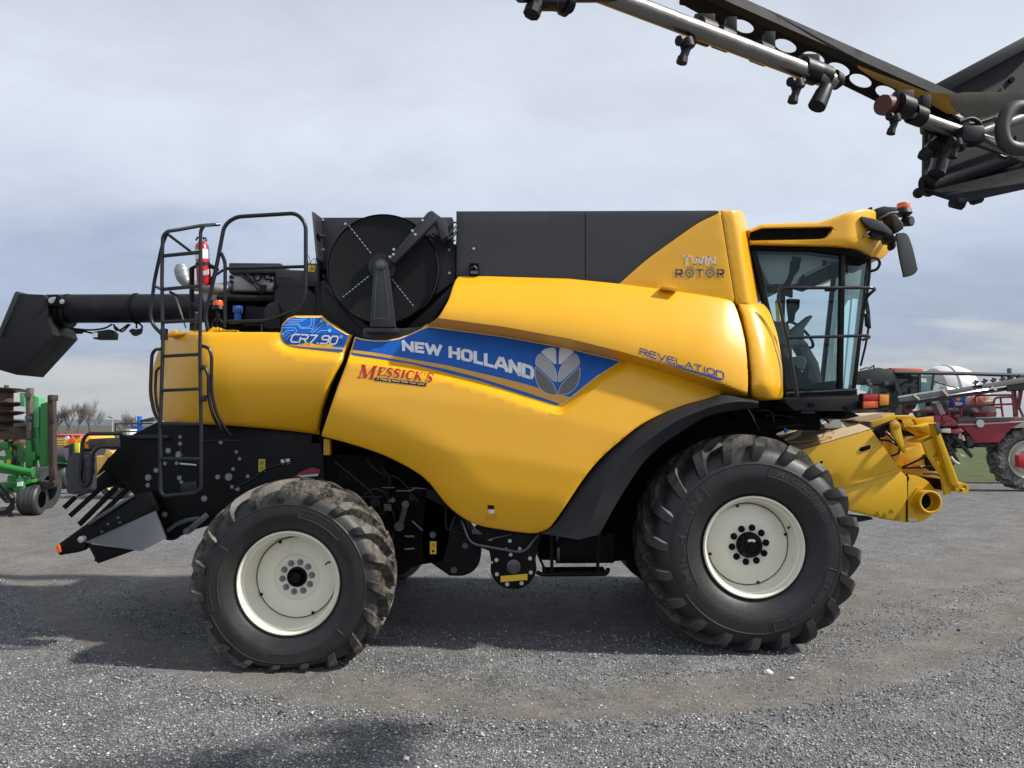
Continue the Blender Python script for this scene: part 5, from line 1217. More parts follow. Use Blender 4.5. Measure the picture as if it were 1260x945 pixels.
# ------------------------------------------------------------------ feeder house and header frame
FY = 1.15
mb = MB()
mb.slab([(930, 575), (985, 554), (1072, 528.5), (1108.5, 578), (1036, 600), (930, 600)], FY, FY + .03, .006)
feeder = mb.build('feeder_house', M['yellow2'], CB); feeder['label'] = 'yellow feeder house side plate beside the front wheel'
mb = MB(); mb.slab([(930, 601), (1036, 601), (1109, 579.5), (1116, 587), (1116.5, 614), (1100, 640), (1053, 629.5), (960, 606)], FY - .004, FY + .03, .006); mb.slab([(1036, 598.5), (1108.5, 576.5), (1109.5, 580), (1036, 602)], FY - .02, FY + .01, .004); mb.build('lower_side_plate', M['yellow2'], feeder)
mb = MB(); mb.slab([(1057.5, 554), (1059, 550.5), (1070, 547.3), (1072, 549), (1070.8, 552.5), (1060, 556)], FY - .006, FY + .0, .002); mb.slab([(1006, 570), (1012, 566.5), (1013, 569), (1007, 572.5)], FY - .006, FY, .002); mb.build('slot_opening', M['pit'], feeder)
# body and top, the top in a paler tan
mb = MB(); a = [P(x, y, FY + .02) for x, y in [(930, 574), (985, 555), (1072, 530), (1107, 580), (1114, 600), (1100, 636), (1053, 627), (930, 610)]]
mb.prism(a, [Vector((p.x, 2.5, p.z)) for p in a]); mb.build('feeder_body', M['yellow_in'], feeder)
t0 = [P(x, y, FY) for x, y in [(940, 569.5), (985, 553.5), (1030, 540.5), (1072, 528)]]
mb = MB(); rows = [t0] + [[p + Vector((0, dy, dz)) for p in t0] for dy, dz in ((.25, .05), (.6, .10), (1.0, .10), (1.35, .0))]
V = [[mb.bm.verts.new(p + Vector((0, 0, .004))) for p in r] for r in rows]
for A, B in zip(V, V[1:]):
    for i in range(3): mb.face([A[i], B[i], B[i + 1], A[i + 1]])
top = mb.build('feeder_top', M['yellow_tan'], feeder, 20)
mb = MB(); q = [(1000, 531.5), (1012, 527.5), (1035, 519), (1066, 515.5), (1064, 521), (1054, 527), (1040, 531.5), (1022, 532.5)]
a = [P(x, y, FY + .3 + (532 - y) * .035) for x, y in q]; mb.prism([p + Vector((0, 0, .05)) for p in a], [p + Vector((0, .02, .035)) for p in a], .003); mb.build('rubber_flap', M['mat_grey'], feeder)
mb = MB(); a, b = P(956, 548, FY + .45), P(984, 532, FY + .45); mb.bar(a, b, .06, .05); a, b = P(990, 529, FY + .5), P(1010, 521, FY + .5); mb.bar(a, b, .06, .04); mb.slab([(1052, 517), (1072, 519), (1101, 508), (1085, 507.5), (1056, 513)], FY + .25, FY + 1.1); mb.build('top_edge_strip', M['yellow_tan'], feeder)
mb = MB(); mb.ptube(spline([(960, 545, 1.3), (990, 543, 1.25), (1010, 539, 1.2), (1016, 531, 1.3), (1024, 531, 1.3), (1026, 536, 1.22), (1016, 540, 1.2), (1000, 546, 1.2)], 5), .005); mb.build('loose_wire', M['gold'], feeder)
# auger drum end with stub pipe
mb = MB(); out = spline([(1116, 584), (1131, 586.5), (1145, 595), (1153, 611), (1152, 628), (1141, 638.5), (1127, 643), (1113, 642.7)], 6) + [(1085, 638.5), (1053, 630), (1100, 616), (1116, 612)]
mb.slab(out, FY + .03, 2.4, .01); mb.build('drum_housing', M['yellow2'], feeder)
mb = MB(); c = P(1136, 616, FY + .05); r = (P(1150, 616, FY) - P(1136, 616, FY)).length; mb.lathe([(.08, r), (-.14, r), (-.145, r - .012), (-.14, r - .022), (.05, r - .022), (.05, 0)], c, seg=40); mb.lathe([(.0, r + .035), (-.03, r + .035), (-.03, r)], c, seg=6); dr = mb.build('drum_bearing', M['yellow2'], feeder)
mb = MB(); mb.lathe([(.0, r * .72), (.01, 0)], (c.x - .025, FY + .015, c.z), seg=24); mb.slab([(1121, 622), (1128, 611), (1134, 613), (1134, 622), (1128, 626)], FY + .03, FY + .09); mb.build('bore_shade', M['pit'], dr)  # near-black disc and block put in as shade inside the pipe
mb = MB(); a, b = P(1116, 583, FY + .02), P(1116, 642, FY + .02); mb.bar(a, b, .012, .012); mb.slab([(1116, 584), (1119, 588), (1118, 592), (1116, 592)], FY, FY + .03); mb.build('plate_joint', M['pit'], feeder)
d = Decal(lambda q: np.full(len(q), FY - .004), .003)
for x, y in ((1079, 632), (1088, 634), (1096, 629), (1041, 615)):
    d.ribbon([(x - 3, y + 2.4), (x, y - 2.4), (x + 3, y + 2.0)], .55, True, 1); d.ribbon([(x, y - .6), (x + .4, y + 1.2)], .7)
d.build('warning_print', M['black2'], feeder)
d = Decal(lambda q: np.full(len(q), FY + .03), .004); d.poly([(1115, 637), (1128, 637.5), (1128, 641), (1115, 640.4)], 4); d.build('type_plate', M['zinc'], feeder)
add_bolts('frame_bolt', [(1104, 636, FY + .02, 2), (1103, 525.5, .98, 1.6)], M['yellow_in'], feeder, .012)
mb = MB(); mb.slab([(1040, 633), (1072, 636), (1075, 639), (1042, 645)], FY + .1, FY + .2, .004); mb.build('support_bar', M['black2'], feeder)
# header frame
HF = 1.0
mb = MB(); mb.slab([(1072, 519), (1101, 508.5), (1102.5, 515), (1073.5, 526.5)], HF, HF + .04, .005); a = [P(x, y, HF + .02) for x, y in [(1072, 519), (1101, 508.5)]]
frame = mb.build('header_frame', M['yellow2'], CB); frame['label'] = 'yellow header frame at the front of the feeder house'
mb = MB(); mb.slab([(1096, 521), (1102, 516), (1107, 520), (1115, 556), (1113, 557.5), (1099, 535)], HF + .02, HF + .06, .005); mb.slab([(1102, 514), (1123.5, 511.5), (1131, 526), (1129, 533), (1107, 528), (1104, 520)], HF + .5, HF + .56, .006); mb.slab([(1101, 512), (1124, 510.5), (1128, 514), (1106, 516)], HF + .1, HF + .5, .006); mb.build('lift_arm', M['yellow2'], frame)
mb = MB(); mb.slab([(1124, 515), (1148.7, 512.5), (1149.6, 519), (1131, 526)], HF + .25, HF + .31, .006); mb.slab([(1131, 525), (1152, 519.6), (1155, 525), (1154, 541), (1134, 530)], HF + .05, HF + .35, .01); mb.build('top_beam', M['yellow2'], frame)
mb = MB(); mb.slab([(1150, 521), (1155, 520.5), (1158, 534), (1180.5, 594), (1179, 598), (1171.5, 597), (1153, 541)], HF - .12, HF + .0, .01); mb.build('side_beam', M['yellow2'], frame)
mb = MB(); mb.slab([(1134.5, 542), (1148, 536), (1150, 540), (1153.8, 570), (1163, 581), (1171.3, 598), (1170, 607.7), (1163, 609.5), (1158.6, 586), (1148, 570), (1141.5, 560)], HF - .05, HF - .01, .006); mb.slab([(1134.5, 542), (1148, 536), (1148.5, 539), (1135, 545)], HF - .05, HF + .25, .006); mb.build('mount_plate', M['yellow2'], frame)
mb = MB(); mb.slab([(1150, 521), (1155, 520), (1158, 533), (1154, 536)], HF - .13, HF - .11, .003); mb.build('worn_corner', M['greysteel'], frame)
mb = MB(); c = P(1182.5, 600, HF - .06); mb.lathe([(.05, .052), (-.05, .052), (-.05, .028), (.05, .028)], c, seg=20, closed=True); mb.slab([(1172, 594), (1182, 593), (1188, 596), (1186, 600), (1176, 601)], HF - .1, HF - .03, .008); mb.slab([(1176, 601), (1188, 600), (1188.5, 604), (1183, 606), (1176, 605)], HF - .11, HF - .02, .008); mb.build('latch_hook', M['yellow2'], frame)
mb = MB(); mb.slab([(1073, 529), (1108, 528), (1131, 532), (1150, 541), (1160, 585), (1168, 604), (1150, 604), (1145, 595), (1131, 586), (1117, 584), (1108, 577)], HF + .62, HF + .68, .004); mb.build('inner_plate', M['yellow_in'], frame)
mb = MB(); mb.slab(spline([(1108, 553), (1122, 551), (1134, 546), (1138, 560), (1143, 575), (1128, 572), (1114, 576), (1104, 566)], 4, True), HF + .55, HF + .62, .01); mb.slab([(1098, 540), (1108, 560), (1104, 570), (1096, 560)], HF + .3, HF + .5, .01); mb.slab([(1112, 520), (1119, 521), (1119, 527), (1112, 526)], HF + .48, HF + .5); mb.build('faceplate', M['yellow2'], frame)
mb = MB(); mb.slab([(1139, 559), (1150, 572), (1155, 578), (1150, 580), (1142, 575)], HF + .5, HF + .6); mb.slab([(1154, 588), (1160, 590), (1162, 604), (1156, 600)], HF + .1, HF + .5, .02); mb.slab([(1109, 529), (1128, 533), (1126, 537), (1112, 536)], HF + .45, HF + .62); mb.build('frame_recess', M['pit'], frame)
mb = MB(); mb.cyl(P(1078, 535, HF + .3), P(1096, 526, HF + .35), .055, seg=20); mb.cyl(P(1093, 527, HF + .3), P(1108, 518, HF + .35), .025, seg=14); mb.build('lift_cylinder', M['black'], frame)
mb = MB()
for pp in ([(1090, 531, HF + .15), (1098, 540, HF + .1), (1106, 548, HF + .1), (1106, 557, HF + .15), (1097, 561, HF + .3)], [(1082, 541, HF + .25), (1095, 543, HF + .1), (1104, 548, HF + .1)], [(1110, 575, HF + .3), (1122, 570, HF + .25), (1140, 561, HF + .2)], [(1110, 576, HF + .3), (1128, 575.5, HF + .25), (1150, 573.5, HF + .2)], [(1136, 583, HF + .3), (1150, 583, HF + .3), (1158, 586, HF + .3)]):
    mb.ptube(spline(pp, 5), .011)
mb.build('hydraulic_hose', M['hose'], frame)
mb = MB(); mb.cyl(P(1133, 575, HF + .24), P(1138, 574.6, HF + .24), .014, seg=10); mb.cyl(P(1090, 531, HF + .15), P(1094, 535, HF + .13), .014, seg=10); mb.cyl(P(1083, 540, HF + .24), P(1087, 541, HF + .22), .014, seg=10); mb.build('hose_fitting', M['zinc'], frame)
d = Decal(lambda q: np.full(len(q), HF - .05), .004); d.ribbon([(1148.5, 562.5), (1151, 558), (1154, 562)], .6, True, 1); d.ribbon([(1151, 566), (1155, 565.6)], 1.2); d.build('warning_print', M['black2'], frame)
add_bolts('frame_bolt', [(1115, 570, HF + .53, .7), (1124, 572, HF + .53, .7), (1127, 568, HF + .53, .6), (1118, 574, HF + .53, .6)], M['orange'], frame, .012)

# ------------------------------------------------------------------ lower body, chopper and tail
BY = .46
mb = MB()
mb.slab([(146, 534), (158, 537), (194, 519), (300, 522), (392, 534), (398, 560), (400, 600), (400, 690), (330, 690), (256, 647), (221, 657), (204, 664), (196, 655), (186, 640), (176, 620), (160, 604), (146, 590), (132, 578), (136, 561), (148, 548)], BY, BY + .12, .006)
rb = mb.build('rear_side_plate', M['black'], CB); rb['label'] = 'black bolted side plate above the rear wheel'
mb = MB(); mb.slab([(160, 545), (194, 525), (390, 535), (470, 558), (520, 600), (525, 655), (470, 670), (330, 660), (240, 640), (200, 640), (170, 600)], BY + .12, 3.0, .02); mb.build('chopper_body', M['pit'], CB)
mb = MB(); mb.slab([(158.5, 535), (205, 535), (210, 538), (205, 540), (158, 539.5)], BY - .03, BY, .004); mb.slab([(246, 541), (300, 541), (300, 542.5), (246, 542.5)], BY - .012, BY); mb.ptube(spline([(290, 600, BY - .01), (310, 590, BY - .01), (330, 576, BY - .01), (360, 568, BY - .01)], 4), .008); mb.slab([(222, 552), (224, 552), (224, 570), (222, 570)], BY - .01, BY); mb.slab([(222, 594), (242, 592), (243, 606), (222, 606)], BY - .012, BY, .004); mb.build('plate_stiffener', M['tubeblack'], rb)
mb = MB(); mb.slab([(221, 569.4), (241.6, 571.2), (241.6, 573.4), (221, 571.6)], BY - .05, BY - .02, .003); mb.build('latch_handle', M['zinc'], rb)
add_bolts('bolt', [(220.6, 559.6, BY, 2.0), (182.5, 587.6, BY, 1.7), (187.6, 614.6, BY, 1.6), (191.7, 621, BY, 1.3), (202.5, 633, BY, 1.5), (251.4, 613.4, BY, 1.6), (207.2, 554.5, BY, 1.5), (192.3, 578.7, BY, 1.3), (203.2, 570.3, BY, 1), (217.6, 569.9, BY, 1), (221.8, 537.5, BY, 1), (221.8, 546, BY, 1.1), (271.9, 544, BY, 1.2), (268, 586.8, BY, 1.3), (281.5, 586.8, BY, 2.0), (221, 588, BY, 1.3), (223.5, 593.3, BY, 1), (287, 577, BY, 1), (285.7, 599, BY, 1), (292.5, 601.5, BY, 1.2), (305, 586, BY, 1), (182, 597, BY, 1.2), (295, 564.5, BY, .9), (291, 556, BY, .9)], M['boltgrey'], rb, .011, .012)
d = Decal(lambda q: np.full(len(q), BY), .004); d.poly([(318, 564.8), (326.4, 564.8), (326.4, 580.5), (318, 580.5)], 5); st = d.build('safety_sticker', mk('worn_yellow_sticker', (.42, .33, .02), .5), rb)
d = Decal(lambda q: np.full(len(q), BY), .006); d.ribbon([(320, 571), (322.3, 567), (324.5, 571)], .7, True, 1); d.ribbon([(320, 577), (324, 575)], 1.0); d.build('sticker_print', M['black2'], st)
d = Decal(lambda q: np.full(len(q), BY), .004); d.poly([(345, 566), (349, 565), (351, 571), (347.5, 572.5)], 4); d.poly([(351, 565), (356, 564), (357.5, 570), (353, 571.5)], 4); d.build('info_sticker', M['zinc'], rb)
d = Decal(lambda q: np.full(len(q), BY), .004); d.poly([(361, 587.5), (369, 581), (384, 575), (394, 578), (393, 582.5), (378, 587)], 4); rs_ = d.build('red_logo_sticker', mk('faded_red_sticker', (.22, .012, .03), .5), rb)
d = Decal(lambda q: np.full(len(q), BY), .006); d.poly([(366, 585), (392, 583), (391, 585.5), (372, 587.6)], 4); d.build('sticker_band', M['zinc'], rs_)
# link arm
mb = MB(); mb.tube([P(x, y, BY - .03) for x, y in spline([(206.7, 653, 0), (216, 646, 0), (230, 640.5, 0), (246, 637.5, 0)], 5) for x, y in [(x, y)]] if False else [P(x, y, BY - .03) for x, y in spline([(206.7, 653), (216, 646), (230, 640.5), (246, 637.5)], 5)], .022, 0, 6); mb.build('adjuster_quadrant', M['greysteel'], rb)
mb = MB(); a, b = P(231.5, 653.5, BY - .06), P(256, 633, BY - .06); mb.bar(a, b, .02, .055, up=(0, 0, 1), bevel=.004); c = P(232, 653, BY - .05); mb.cyl(c, c + Vector((0, -.05, 0)), .03, seg=16); mb.build('link_arm', M['greysteel'], rb)
mb = MB(); mb.slab([(204, 660), (221, 656.5), (236, 652), (234, 655), (220, 660), (213, 665), (205, 665)], BY - .02, BY + .06, .003); mb.build('toothed_edge', M['black'], rb)
# spreader board, shields and tines
mb = MB(); mb.slab([(68, 672.5), (75, 667), (108, 643), (150, 616), (163, 609.5), (184, 605), (192, 629), (150, 651), (104.5, 667), (104, 675), (97, 679.5), (73, 683.5)], .3, .42, .01); sb = mb.build('spreader_board', M['black'], CB)
mb = MB(); a = [P(x, y, .42) for x, y in [(72, 674), (108, 645), (165, 611), (186, 608), (190, 626), (150, 648), (104, 666)]]; mb.prism([p + Vector((0, 0, .01)) for p in a], [Vector((p.x, 2.9, p.z + .01)) for p in a]); mb.build('spreader_floor', M['pit'], sb)
mb = MB(); mb.slab([(108, 642.5), (150, 615.5), (163, 609), (163, 612), (109, 647)], .27, .31, .004); mb.build('board_edge', M['greysteel'], sb)
mb = MB(); mb.slab([(68, 671.8), (72.5, 670), (74.6, 679), (71.5, 681.5)], .285, .31, .003); mb.build('red_reflector', M['orange'], sb)
mb = MB(); c = P(103, 663, .28); mb.cyl(c, c + Vector((0, -.05, 0)), .03, seg=16, bevel=.004); mb.build('pivot_bolt', M['zinc'], sb)
mb = MB(); a = [P(x, y, Y) for x, y, Y in ((104, 667.4, .24), (190.4, 629, .27), (204, 662.8, .25), (174, 678.2, .12), (165, 677, .12))]
mb.prism(a, [p + Vector((0, .025, .004)) for p in a], .002); mb.build('deflector_plate', M['greysteel'], sb)
mb = MB(); mb.slab([(107.5, 669.5), (165, 677.5), (121, 693.2), (116, 690), (116.5, 687)], .30, .33, .004); mb.build('lower_deflector', M['black'], sb)
d = Decal(lambda q: np.full(len(q), .30), .006)
add_bolts('bolt', [(145.5, 637, .295), (148, 643, .295), (125.5, 654, .295), (133, 645, .295)], M['greysteel'], sb, .008)
for a, b, w in (((93, 611.5), (78.5, 625), .045), ((138, 588), (86, 635), .045), ((158, 585), (97.5, 645.5), .05), ((162, 597), (110, 646), .045)):
    mb = MB(); A, B_ = P(a[0], a[1], .55), P(b[0], b[1], .50); mb.bar(A, B_, .02, w, bevel=.004); mb.build('tine', M['black'], CB)
mb = MB(); mb.slab([(92, 612), (140, 570), (160, 580), (162, 604), (140, 598)], .62, .66, .004); mb.slab([(118, 585), (134, 562), (150, 572), (150, 592), (137, 590), (128, 578)], .6, .64); mb.build('tine_mount', M['black'], CB)
# tail lamp pod with its tube guard
TY = .2
mb = MB(); mb.slab(spline([(82.5, 566), (85, 561), (91, 557.5), (104, 556.6), (112, 557.5), (114, 563), (114, 596), (112, 604), (105, 608), (90, 608.5), (83.5, 606), (81.8, 600)], 3, True), TY + .02, TY + .09, .02, 3); pod = mb.build('tail_lamp_pod', M['pod'], CB)
mb = MB(); mb.slab([(92, 560), (111, 560), (111.5, 602), (108, 605), (91, 605)], TY - .004, TY + .04, .012); mb.slab([(103, 573), (111, 573), (111, 576), (103, 576)], TY - .012, TY + .01, .003); mb.ptube([(104, 577, TY - .01), (103, 594, TY - .01), (107, 596, TY - .01), (111, 592, TY - .01), (111, 577, TY - .01)], .008, .02); mb.build('pod_cover', M['pod'], pod)
mb = MB(); mb.ptube([(150, 533.5, TY), (108, 533.5, TY - .02), (102, 541, TY - .02), (98, 592, TY - .03), (104, 599.5, TY - .03), (111.5, 594, TY - .03), (114.5, 556, TY - .03), (122, 549.5, TY - .02), (148, 549.5, TY)], .0165, .06, 10); mb.build('lamp_guard', M['tubeblack'], pod)

# ------------------------------------------------------------------ under the machine
mb = MB(); mb.slab([(519, 650), (524, 600), (560, 610), (578, 655), (592, 676)] + spline([(592, 676), (590, 692), (582, 703), (570, 708.5), (553, 708.5)], 4)[1:] + [(519.6, 685.5)], .55, .72, .008); ca = mb.build('drive_cover', M['black'], CB)
d = Decal(lambda q: np.full(len(q), .55), .004); d.poly([(529, 666), (537, 666), (537, 681.8), (529, 681.8)], 4); st = d.build('safety_sticker', M['sticker'], ca)
d = Decal(lambda q: np.full(len(q), .55), .006); d.ribbon([(530.8, 672.5), (533, 668.5), (535.4, 672.5)], .6, True, 1); d.poly([(531.5, 677), (534.5, 676.4), (534.5, 679.4), (531.5, 679.6)], 3); d.build('sticker_print', M['black2'], st)
add_bolts('bolt', [(532.5, 658, .55, 1.5), (572.3, 671.5, .55, 1.4), (558.4, 701.5, .55, 1.5)], M['greysteel'], ca, .013)
mb = MB(); disc = [(604, 690)] + spline([(604, 690), (604, 705), (611, 717), (623, 724), (641, 724), (653, 716), (660, 703), (659, 688)], 4)[1:] + [(662, 672), (668, 656), (640, 652), (590, 645), (576, 655), (586, 672), (602, 678)]
mb.slab(disc, .42, .56, .008); cd = mb.build('elevator_cover', M['black'], CB)
add_bolts('bolt', [(610.9, 689, .42, 1.2), (611.4, 706.5, .42, 1.2), (628.3, 682.3, .42, 1.1), (652.2, 687, .42, 1.2), (653, 704.3, .42, 1.2), (624, 718.8, .42, 1.2), (641.7, 717.5, .42, 1.2), (627.3, 665.5, .42, 1.1), (639.5, 675.3, .42, 1.1), (622.6, 675.6, .42, 1), (605, 692, .42, .8)], M['zinc'], cd, .010)
mb = MB(); c = P(632, 697, .42); mb.cyl(c, c + Vector((0, -.02, 0)), .066, seg=32, bevel=.004); mb.cyl(c, c + Vector((0, -.04, 0)), .042, seg=28, bevel=.003); mb.cyl(c, c + Vector((0, -.075, 0)), .034, seg=6); mb.build('shaft_bolt', M['greysteel'], cd)
d = Decal(lambda q: np.full(len(q), .42), .004); d.poly([(616, 708.8), (649, 706), (649, 713.5), (616, 716.2)], 5); d.build('sticker', M['sticker'], cd)
mb = MB(); mb.ptube([(568, 640, .40), (578.7, 669, .34), (645, 680.5, .34), (662, 657, .40)], .014, .08, 10); mb.build('guard_rod', M['greysteel'], CB)
mb = MB(); a = [P(x, y, .40) for x, y in ((583.5, 648), (594, 657.5), (581, 657), (580.5, 653))]; mb.prism(a, [p + Vector((0, .01, 0)) for p in a]); mb.build('bracket_tab', M['greysteel'], cd)
mb = MB(); mb.ptube([(600, 664.5, .39), (612, 661.5, .39), (630, 657, .39)], .008); mb.ptube([(602, 665.5, .39), (606, 664, .39)], .014); mb.build('small_lever', M['greysteel'], cd)
mb = MB(); mb.ptube(spline([(549, 624, .5), (549, 648, .5), (556, 653, .5), (575, 657, .5)], 4), .012); mb.ptube([(560, 636, .5), (554, 652, .5)], .02); mb.ptube([(553, 658, .5), (560, 650, .5), (570, 645, .5)], .01); mb.build('brake_hose', M['hose'], CB)
mb = MB(); mb.ptube([(499.6, 620, .45), (492.5, 646, .45)], .028, 0, 6); c = P(499.6, 620, .45); mb.cyl(c, c + Vector((0, -.05, 0)), .035, seg=12); c = P(492, 647, .45); mb.cyl(c, c + Vector((0, -.05, 0)), .045, seg=14); mb.build('lever_arm', M['greysteel'], CB)
mb = MB(); mb.ptube([(487.5, 604, .4), (505, 604, .4), (511, 600.5, .4), (524, 601.5, .4)], .008); mb.ptube([(470, 600, .4), (486, 600, .4)], .006); mb.ptube([(507, 641, .45), (520, 653, .45)], .010); mb.ptube([(498, 660, .5), (510, 660, .5)], .012); mb.ptube([(498, 676, .5), (510, 675, .5)], .012); mb.build('control_rod', M['greysteel'], CB)
mb = MB(); a = [P(x, y, .4) for x, y in ((472, 620), (481, 620), (482, 628.5), (472.5, 628.5))]; mb.prism(a, [p + Vector((0, .03, 0)) for p in a]); a = [P(x, y, .4) for x, y in ((477, 617.5), (483, 611.5), (487, 616), (484, 618.5))]; mb.prism(a, [p + Vector((0, .01, 0)) for p in a]); mb.build('bracket', M['greysteel'], CB)
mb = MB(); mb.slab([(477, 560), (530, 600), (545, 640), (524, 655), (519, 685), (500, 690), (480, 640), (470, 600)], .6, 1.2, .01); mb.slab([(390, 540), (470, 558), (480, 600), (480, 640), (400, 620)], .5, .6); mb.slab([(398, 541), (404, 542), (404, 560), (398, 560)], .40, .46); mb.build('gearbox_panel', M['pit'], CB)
mb = MB(); mb.slab([(398, 540), (406, 541), (406, 560), (398, 560)], .36, .44, .004); mb.slab([(408, 545), (462, 556), (462, 561), (408, 560)], .5, .54, .004); mb.build('yellow_frame_rail', M['yellow_in'], CB)
# pulleys and belts in the dark behind the rear wheel
for px, py, rr_, Y_ in ((425, 585, .17, .52), (462, 618, .13, .5), (508, 612, .10, .56)):
    mb = MB(); c = P(px, py, Y_); mb.lathe([(.04, rr_), (0, rr_), (-.004, rr_ - .012), (.012, rr_ - .03), (.014, rr_ * .4), (-.02, rr_ * .36), (-.02, 0)], c, seg=36); mb.build('pulley', M['black2'], CB)
mb = MB(); mb.tube([P(x, y, .50) for x, y in ((412, 568), (455, 604), (472, 633), (446, 628), (405, 600))], .012, 0, 5); mb.build('drive_belt', M['hose'], CB)
mb = MB(); mb.ptube(spline([(470, 575, .5), (480, 590, .48), (476, 612, .5), (486, 640, .5), (482, 668, .5)], 5), .012); mb.ptube(spline([(450, 565, .5), (468, 582, .5), (492, 590, .5), (515, 618, .5)], 5), .010); mb.ptube([(400, 612, .5), (470, 612, .5)], .014); mb.build('hydraulic_hose', M['hose'], CB)
# access step and battery box
SY = .62
mb = MB()
for x in (679, 735.5): mb.bar(P(x, 655, SY), P(x, 706, SY), .035, .03, bevel=.004)
mb.ptube([(660, 704, SY), (668, 707, SY), (745, 706.5, SY), (748, 703, SY), (748, 699, SY)], .02, .03, 8); mb.ptube([(661, 680, SY), (672, 704, SY)], .012); mb.slab([(668, 703.5), (746, 703), (746, 706), (668, 706.5)], SY, SY + .25, .004); mb.build('access_step', M['black'], CB)
mb = MB(); mb.slab([(685, 668), (684, 693.5), (755, 693), (757, 690), (757, 655), (690, 655)], SY + .25, SY + .7, .01); tb = mb.build('battery_box', M['black'], CB)
mb = MB(); mb.slab([(685.5, 674), (688.5, 674), (689, 692.5), (685.5, 692.5)], SY + .23, SY + .25, .002); mb.build('box_latch', M['greysteel'], tb)
# axles, final drives and belly
mb = MB(); mb.slab([(690, 640), (800, 560), (930, 515), (985, 555), (985, 600), (960, 690), (915, 705), (860, 680), (760, 690), (700, 668)], .98, 2.4, .03); mb.build('front_axle_housing', M['pit'], CB)
mb = MB(); mb.slab([(320, 640), (500, 600), (560, 630), (545, 690), (490, 700), (460, 690), (400, 735), (330, 735), (300, 690)], .55, .62); mb.build('rear_frame', M['pit'], CB)
mb = MB(); c = Vector((RW.x, 0, RW.z)); mb.box((RW.x, 1.62, RW.z + .05), (.28, 2.9, .26), bevel=.03); mb.cyl((RW.x + .2, .3, RW.z + .02), (RW.x + .2, 2.9, RW.z + .02), .05); mb.cyl((RW.x, .1, RW.z), (RW.x, .4, RW.z), .16, seg=24); mb.build('rear_axle', M['pit'], CB)
mb = MB(); mb.cyl((FW.x, .5, FW.z), (FW.x, 2.9, FW.z), .2, seg=20); mb.box((FW.x - .1, 1.65, FW.z + .1), (.6, 1.3, .5), bevel=.05); mb.build('front_axle', M['pit'], CB)
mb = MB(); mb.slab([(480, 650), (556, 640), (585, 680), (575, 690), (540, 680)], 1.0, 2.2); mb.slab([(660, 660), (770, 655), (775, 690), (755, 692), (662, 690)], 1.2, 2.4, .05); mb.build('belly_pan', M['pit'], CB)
# ================================================================== sprayer boom reaching in overhead, near the camera
boom = thing('sprayer_boom', 'dark sprayer boom section with stainless spray pipes and nozzles hanging overhead at the upper right', 'sprayer boom', tuple(P(1160, 140, -2.6)))
def BP(x, y, dY=0):
    """boom recedes to the right: depth by how far along it is"""
    Y = np.interp(x, [640, 1160, 1300], [-3.85, -2.85, -2.75]) + dY
    return P(x, y, float(Y))
M['boomdark'] = mk('boom_grey_paint', (.008, .0095, .013), .55, var=.25, vscale=9, spec=.22, dust=((.022, .022, .022), .62, .95, 9), bump=.05, bscale=90)
M['boomyellow'] = mk('boom_dark_gold', (.060, .031, .002), .9, var=.3, vscale=6, spec=.04, dust=((.02, .014, .006), .5, .8, 5))
M['boombrown'] = mk('boom_grey_brown', (.030, .027, .024), .8, var=.25, vscale=6, spec=.1)
M['boommatt'] = mk('boom_matt_black', (.008, .0095, .013), .85, var=.2, vscale=9, spec=.06)
M['rustcap'] = mk('red_brown_cap', (.09, .03, .022), .55, var=.3, vscale=14)
ty = lambda x: 18 + .4455 * (x - 960)        # upper edge of the beam
mb = MB()
def strip3(mb, xs, f0, f1, d0, d1, t=.006):
    A = [BP(x, f0(x), d0) for x in xs]; B = [BP(x, f1(x), d1) for x in xs]
    loop = A + B[::-1]; n = (A[-1] - A[0]).cross(B[0] - A[0]).normalized() * t
    mb.prism(loop, [p + n for p in loop])
xs = list(np.linspace(840, 1184, 12))
strip3(mb, xs, lambda x: ty(x), lambda x: ty(x) + 12.5, 0, 0, .05); beam = mb.build('beam', M['boomdark'], boom); beam['label'] = 'long dark beam with a row of round holes in its lower plate'
